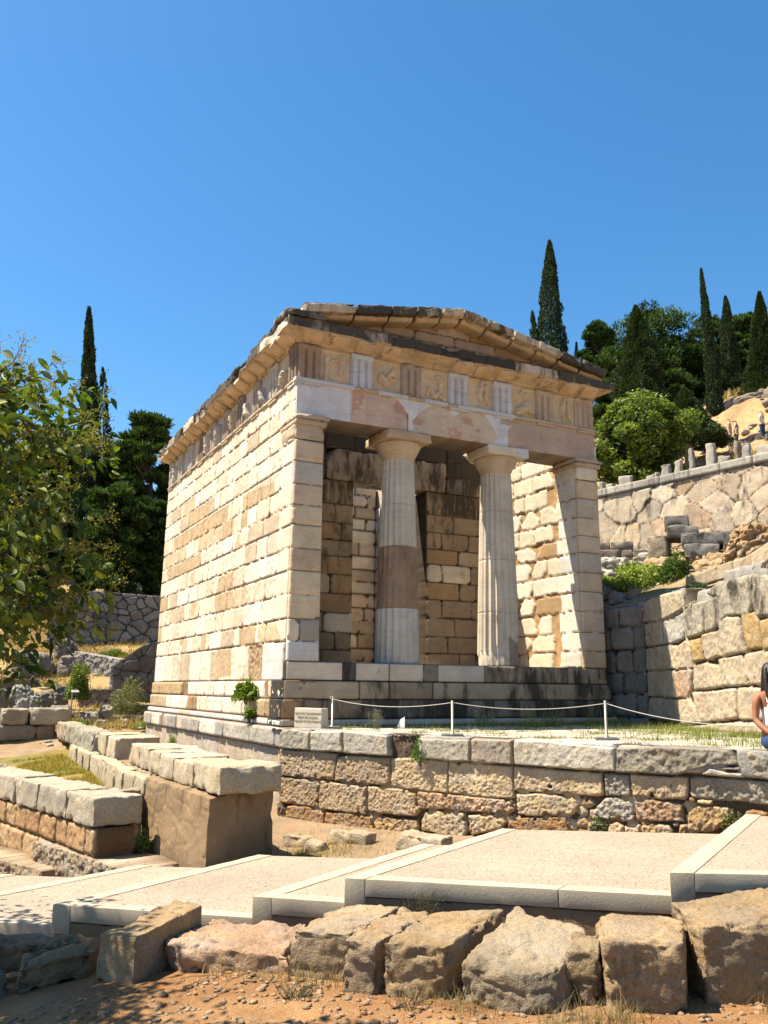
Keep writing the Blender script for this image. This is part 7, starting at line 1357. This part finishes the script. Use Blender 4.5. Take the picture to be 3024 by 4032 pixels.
pebbles('bank_stones', 'small stones on the dirt bank behind the retaining wall', 1600, (6.7, 13), (-7, 7), 6, .02, .13, ((.46, .38, .28), (.70, .62, .50)), hf_)
# ------------------------------------------------------------------ leafy tree at the left edge, near the camera
def near_tree():
    rng = np.random.RandomState(77); tb = (-6.1, -7.4, ground_at(-6.1, -7.4)); t = thing('privet_tree', 'large-leaved tree with yellow-green berry sprays, hanging in from the left edge', 'tree', tb)
    br = [limb((tb[0], tb[1], tb[2]-.2), (-5.8, -7.7, -.8), .10, .08, rng, .05), limb((-5.8, -7.7, -.8), (-5.3, -8.0, .5), .08, .045, rng, .08), limb((-5.8, -7.7, -.8), (-5.05, -8.2, .0), .055, .03, rng, .1), limb((-5.3, -8.0, .5), (-4.95, -8.25, 1.1), .045, .02, rng, .1), limb((-5.3, -8.0, .5), (-5.7, -7.9, 1.4), .04, .02, rng, .1), limb((-5.8, -7.7, -.8), (-5.8, -5.8, 1.1), .06, .02, rng, .08)]
    SK = np.vstack([a_.reshape(7, 8, 3).mean(0) if 0 else a_[:56].reshape(7, 8, 3).mean(0) for a_, _, _ in br])
    # crown outline in the plane of view (x along picture right, z up): right edge of crown by height
    ez = np.array([-.45, -.2, .0, .3, .6, .9, 1.2, 1.45, 1.7, 1.85, 1.95]); ew = np.array([.10, .36, .52, .64, .70, .68, .60, .54, .46, .32, .10])
    ctr = np.array([-4.75, -8.27]); rd = np.array([math.cos(.5), -math.sin(.5)]); bd = np.array([math.sin(.5), math.cos(.5)])
    tw = []; 
    while len(tw) < 470:
        z = rng.uniform(-.42, 1.93); lim = np.interp(z, ez, ew); u = rng.uniform(-1.75, lim); v = rng.uniform(-.75, .75)
        if u < -.9 and rng.rand() < .45: continue
        if vn(u*2.1+5, z*2.1, v, 5) < -.36: continue
        tw.append((u, v, z, lim))
    k_ = .77; tw = [(a*k_, b2*k_, -.44+(c2+.44)*k_, d2*k_) for a, b2, c2, d2 in tw]
    LV, LC, LF = [], [], []; nn = 0; pan = []; berries = []
    def leaf(p, d, L_, c):
        nonlocal nn
        d = d/np.linalg.norm(d); s = np.cross(d, rng.normal(size=3)); s /= np.linalg.norm(s); nrm = np.cross(s, d); drop = np.array([0, 0, -1.])
        w = L_*.235; pts = []
        for k, (tt, ww) in enumerate(((0, .04), (.22, .8), (.48, 1.0), (.75, .62), (1, .02))):
            cpt = p+d*L_*tt+drop*L_*.22*tt*tt; pts += [cpt-s*w*ww+nrm*w*ww*.35, cpt, cpt+s*w*ww+nrm*w*ww*.35]
        LV.append(np.array(pts)); 
        for k in range(4):
            a = nn+3*k; LF.append((a, a+1, a+4, a+3)); LF.append((a+1, a+2, a+5, a+4))
        LC.append(np.tile((*c, 1.), (15, 1))); nn += 15
    for (u, v, z, lim) in tw:
        p = np.array([ctr[0]+rd[0]*u+bd[0]*v, ctr[1]+rd[1]*u+bd[1]*v, z]); out = np.array([rd[0], rd[1], .2])*(.6+.4*rng.rand())+rng.normal(size=3)*.45
        if rng.rand() < .42:
            j_ = np.argmin(np.linalg.norm(SK-p, axis=1)); br.append(limb(SK[j_], p, .010, .0025, rng, .12, 8))
        for k in range(rng.randint(9, 17)):
            d = out+rng.normal(size=3)*.75+np.array([0, 0, -.45]); q = p+rng.normal(size=3)*.055
            kk = rng.rand(); c = np.array((.045, .09, .018))+(np.array((.24, .31, .045))-np.array((.045, .09, .018)))*kk**1.5
            if rng.rand() < .10: c = np.array((.34, .36, .06))
            leaf(q, d, rng.uniform(.05, .088), c)
        near_edge = u > lim-.25 or z > 1.05
        if rng.rand() < (.85 if near_edge else .42):
            upd = np.array([rd[0]*.5, rd[1]*.5, 1.0 if z > .95 else .25])+rng.normal(size=3)*.3; upd /= np.linalg.norm(upd); L_ = rng.uniform(.10, .17); end = p+upd*L_; pan.append(limb(p, end, .0022, .001, rng, .06, 5))
            for k in range(12):
                s = p+upd*L_*rng.uniform(.2, 1); e_ = s+(rng.normal(size=3)*.7+upd)*.035; pan.append(tube([s, e_], [.0011, .0008], 4, A((.40, .34, .12)))); 
                for _ in range(3): berries.append(e_+rng.normal(size=3)*.010)
    V = np.vstack(LV); mk('leaves', V, np.array(LF), M_LEAF, t, np.vstack(LC))
    V, F, C = join([(a, b_, np.tile(A((.42, .36, .12)), (len(a), 1))) for a, b_, c in pan]); mk('berry_stalks', V, tidy(F), M_DRY, t, C)
    b_ = np.array(berries); rng3 = np.random.RandomState(1); V, F, C = leaves(np.repeat(b_, 2, 0), rng3.normal(size=(2*len(b_), 3)), .012, .010, np.hstack([mixc((.34, .34, .05), (.62, .54, .14), rng3.rand(2*len(b_))), np.ones((2*len(b_), 1))]), rng3)
    C[:, :3] = np.where((V[:, 2:3] > 1.36), np.array((.12, .08, .08)), C[:, :3]); mk('berries', V, F, M_LEAF, t, C)
    V, F, C = join(br); mk('trunk', V, tidy(F), M_BARK, t, C, True)
    # upper crown out of the picture, which throws the dappled shade on the way
    n = 9000; c = np.array([-5.80, -5.75, 1.2])+rng.normal(size=(n, 3))*np.array([.25, .72, .36]); V, F, C = leaves(c, rng.normal(size=(n, 3)), .11, .05, np.tile((.08, .14, .03, 1.), (n, 1)), rng); mk('upper_leaves', V, F, M_LEAF, t, C)
near_tree()
# ------------------------------------------------------------------ people
def skin_mesh(chains, root=0, lv=2):
    """chains: list of lists of (x,y,z,r) ; first point of a later chain may be ('at', i)"""
    V, R, E = [], [], []
    for ch in chains:
        prev = None
        for p in ch:
            if isinstance(p, int): prev = p; continue
            V.append(p[:3]); R.append(p[3]); i = len(V)-1
            if prev is not None: E.append((prev, i))
            prev = i
    me = bpy.data.meshes.new('tmp'); me.from_pydata(V, E, []); o = bpy.data.objects.new('tmp', me); COL.objects.link(o)
    m = o.modifiers.new('s', 'SKIN'); m.use_smooth_shade = True
    for i, r_ in enumerate(R):
        rr_ = r_ if isinstance(r_, tuple) else (r_, r_); me.skin_vertices[0].data[i].radius = rr_; me.skin_vertices[0].data[i].use_root = (i == root)
    s = o.modifiers.new('u', 'SUBSURF'); s.levels = lv; s.render_levels = lv
    bpy.context.view_layer.update(); dg = bpy.context.evaluated_depsgraph_get(); out = bpy.data.meshes.new_from_object(o.evaluated_get(dg)); bpy.data.objects.remove(o)
    n = len(out.vertices); v = np.zeros(n*3); out.vertices.foreach_get('co', v); F = [tuple(p.vertices) for p in out.polygons]; bpy.data.meshes.remove(out); return v.reshape(-1, 3), F
def addskin(name, parts, mat, par):
    Vs, Fs, n = [], [], 0
    for V, F in parts: Vs.append(V); Fs += [tuple(i+n for i in f) for f in F]; n += len(V)
    return mk(name, np.vstack(Vs), Fs, mat, par, None, True)
T0 = np.array([3.075, -6.69]); Fd = np.array([-.4475, -.894]); Ld = np.array([-.894, .4475])
def Q(l, f, z, r_): p = T0+Ld*l+Fd*f; return (p[0], p[1], z, r_)
woman = thing('person', 'seated woman in white vest top and blue jeans, cut by the right picture edge', 'person', (T0[0], T0[1], -1.03))
body = skin_mesh([
 [Q(0, 0, -.92, (.15, .11)), Q(0, .01, -.78, (.125, .095)), Q(0, .0, -.62, (.14, .10)), Q(0, -.01, -.50, (.15, .09)), Q(0, -.01, -.42, (.06, .055)), Q(0, .0, -.35, .05), Q(0, .02, -.27, (.062, .07)), Q(0, .03, -.19, (.074, .088)), Q(0, .02, -.12, (.06, .07))],
 [3, Q(.155, -.01, -.465, .050), Q(.185, .0, -.52, .050), Q(.20, .0, -.62, .042), Q(.215, .015, -.72, .036), Q(.185, .09, -.79, .034), Q(.135, .17, -.85, .027), Q(.105, .21, -.875, (.030, .017)), Q(.07, .235, -.895, (.034, .015))],
 [3, Q(-.155, -.01, -.465, .050), Q(-.185, .0, -.52, .050), Q(-.20, .0, -.62, .042), Q(-.215, .015, -.72, .036), Q(-.17, .10, -.79, .034), Q(-.10, .18, -.85, .027), Q(-.05, .215, -.87, (.030, .017)), Q(-.01, .235, -.885, (.034, .015))],
 [0, Q(.10, .06, -.935, .088), Q(.13, .25, -.94, .080), Q(.14, .43, -.955, .062), Q(.14, .46, -1.15, .058), Q(.13, .43, -1.36, .038), Q(.13, .46, -1.42, .034), Q(.14, .56, -1.45, (.038, .022))],
 [0, Q(-.10, .06, -.935, .088), Q(-.13, .25, -.94, .080), Q(-.14, .43, -.955, .062), Q(-.14, .46, -1.15, .058), Q(-.13, .43, -1.36, .038), Q(-.13, .46, -1.42, .034), Q(-.14, .56, -1.45, (.038, .022))]])
fing = []
for k in range(4):
    o_ = .012-.012*k; fing.append(skin_mesh([[Q(.085+o_*.3, .235-.004*k, -.872-.017*k, .0085), Q(.045+o_*.3, .262-.004*k, -.876-.017*k, .0085), Q(.012, .268-.004*k, -.884-.017*k, .008), Q(-.012+.004*k, .255-.004*k, -.892-.016*k, .0065)]]))
    fing.append(skin_mesh([[Q(-.02, .225, -.868-.016*k, .0085), Q(.018, .248, -.866-.017*k, .0085), Q(.046, .246, -.872-.017*k, .008), Q(.066, .232, -.880-.016*k, .0065)]]))
fing.append(skin_mesh([[Q(.10, .215, -.862, .011), Q(.075, .24, -.846, .0095), Q(.05, .262, -.850, .0085), Q(.034, .268, -.858, .007)]]))
fing.append(skin_mesh([[Q(-.03, .215, -.858, .011), Q(-.005, .24, -.842, .0095), Q(.02, .262, -.848, .0085), Q(.032, .27, -.856, .007)]]))
nose = skin_mesh([[Q(0, .10, -.20, .010), Q(0, .118, -.222, .013), Q(0, .105, -.235, .012)]]); ears = [skin_mesh([[Q(s*.074, .02, -.19, .010), Q(s*.080, .012, -.215, .012), Q(s*.074, .022, -.235, .008)]]) for s in (-1, 1)]
addskin('body', [body]+fing+[nose]+ears, M_SKIN, woman)
lips = skin_mesh([[Q(-.022, .098, -.262, .005), Q(0, .106, -.262, .007), Q(.022, .098, -.262, .005)]]); addskin('lips', [lips], plain('lips', (.32, .08, .07), .4), woman)
for s in (-1, 1): addskin('eye', [skin_mesh([[Q(s*.032-.008, .094, -.188, .007), Q(s*.032, .097, -.188, .009), Q(s*.032+.008, .094, -.188, .007)]])], M_DARK, woman)
top = skin_mesh([[Q(0, .0, -.90, (.158, .118)), Q(0, .01, -.78, (.137, .108)), Q(0, .015, -.64, (.150, .122)), Q(0, .01, -.555, (.142, .112)), Q(0, .0, -.51, (.118, .088))]])
straps = [skin_mesh([[Q(s*.095, .085, -.545, .009), Q(s*.105, .05, -.468, .010), Q(s*.105, -.01, -.428, .010), Q(s*.095, -.09, -.50, .010)]]) for s in (-1, 1)]
addskin('vest_top', [top]+straps, M_WHITE, woman)
jeans = skin_mesh([[Q(0, .0, -.955, (.168, .125)), Q(0, .0, -.885, (.152, .115))], [0, Q(.10, .07, -.938, .098), Q(.13, .25, -.942, .090), Q(.14, .435, -.955, .074), Q(.14, .465, -1.15, .068), Q(.135, .435, -1.36, .056)], [0, Q(-.10, .07, -.938, .098), Q(-.13, .25, -.942, .090), Q(-.14, .435, -.955, .074), Q(-.14, .465, -1.15, .068), Q(-.135, .435, -1.36, .056)]])
addskin('jeans', [jeans], M_JEANS, woman)
hair = skin_mesh([[Q(0, -.012, -.10, (.070, .070)), Q(0, -.03, -.17, (.090, .085)), Q(0, -.055, -.27, (.095, .062)), Q(.01, -.055, -.40, (.11, .05)), Q(.02, -.045, -.55, (.10, .04)), Q(.02, -.05, -.66, (.06, .025))], [1, Q(.072, .02, -.20, .032), Q(.088, .045, -.32, .034), Q(.082, .075, -.44, .034), Q(.065, .105, -.56, .028), Q(.055, .115, -.66, .014)], [1, Q(-.072, .02, -.20, .032), Q(-.088, .04, -.32, .034), Q(-.085, .06, -.44, .030), Q(-.07, .10, -.56, .02)]])
addskin('hair', [hair], M_HAIR, woman)
for s in (-1, 1): addskin('shoe', [skin_mesh([[Q(s*.13, .42, -1.445, .045), Q(s*.135, .50, -1.455, .042), Q(s*.14, .60, -1.465, .034)]])], M_DARK, woman)
def visitor(label, x, y_, z, shirt, legs, seed, sit=False, turn=0.):
    t = thing('person', label, 'person', (x, y_, z)); c, s = math.cos(turn), math.sin(turn)
    def q(l, f, h_, r_): return (x+c*l-s*f, y_+s*l+c*f, z+h_, r_)
    if sit: lg = [[0, q(.1, -.05, .48, .09), q(.12, -.42, .5, .075), q(.12, -.44, .08, .05)], [0, q(-.1, -.05, .48, .09), q(-.12, -.42, .5, .075), q(-.12, -.44, .08, .05)]]; b0 = -.42
    else: lg = [[0, q(.1, 0, .85, .09), q(.11, -.02, .48, .065), q(.12, .03, .06, .045)], [0, q(-.1, 0, .85, .09), q(-.11, .03, .48, .065), q(-.13, -.05, .06, .045)]]; b0 = 0.
    b = skin_mesh([[q(0, 0, .92+b0, (.15, .11)), q(0, 0, 1.15+b0, (.14, .1)), q(0, 0, 1.38+b0, (.16, .09)), q(0, 0, 1.48+b0, .055), q(0, -.02, 1.58+b0, (.08, .09)), q(0, -.02, 1.68+b0, .07)], [2, q(.19, 0, 1.40+b0, .05), q(.24, .02, 1.12+b0, .04), q(.2, -.12, .9+b0, .032)], [2, q(-.19, 0, 1.40+b0, .05), q(-.25, .02, 1.12+b0, .04), q(-.2, -.1, .88+b0, .032)]]+lg, 0, 1)
    addskin('body', [b], M_SKIN2, t); addskin('shirt', [skin_mesh([[q(0, 0, .88+b0, (.175, .135)), q(0, 0, 1.15+b0, (.165, .125)), q(0, 0, 1.40+b0, (.18, .11))], [2, q(.2, 0, 1.40+b0, .07), q(.23, .01, 1.22+b0, .06)], [2, q(-.2, 0, 1.40+b0, .07), q(-.23, .01, 1.22+b0, .06)]], 0, 1)], shirt, t)
    addskin('trousers', [skin_mesh([[q(0, 0, .9+b0, (.17, .13))]+[q(0, 0, .86+b0, (.16, .12))]]+[[0]+[(p[0], p[1], p[2], p[3]+.02) for p in l[1:-1]]+[(l[-1][0], l[-1][1], l[-1][2]+.08, .06)] for l in lg], 0, 1)], legs, t); addskin('hair', [skin_mesh([[q(0, .02, 1.62+b0, .088), q(0, .0, 1.71+b0, .075)]], 0, 1)], M_HAIR, t)
for lb, x, y_, sh, lg_, tr in (('visitor in pale top standing on the right slope behind the standing stones', 34.30, 20.55, M_PINK, M_PINK, .6), ('visitor in black standing next to the one in the pale top', 33.95, 19.8, M_DARK, M_DARK, .9), ('visitor in light shirt and jeans farthest right on the straw slope', 34.95, 18.85, M_PAPER, M_JEANS, .3)):
    d_ = np.hypot(x-CAM[0], y_-CAM[1]); visitor(lb, x, y_, float(uf_(np.array([x]), np.array([y_]))[0])+.05, sh, lg_, 1, False, tr)
# lettering becomes real meshes
bpy.context.view_layer.update(); dg = bpy.context.evaluated_depsgraph_get()
for o in [o for o in COL.objects if o.type == 'FONT']:
    me = bpy.data.meshes.new_from_object(o.evaluated_get(dg)); n = bpy.data.objects.new('tmp', me); COL.objects.link(n); n.parent = o.parent; n.matrix_basis = o.matrix_basis.copy(); me.name = 'inscription'
    if not me.materials: me.materials.append(M_LETTER)
    bpy.data.objects.remove(o); n.name = 'inscription'
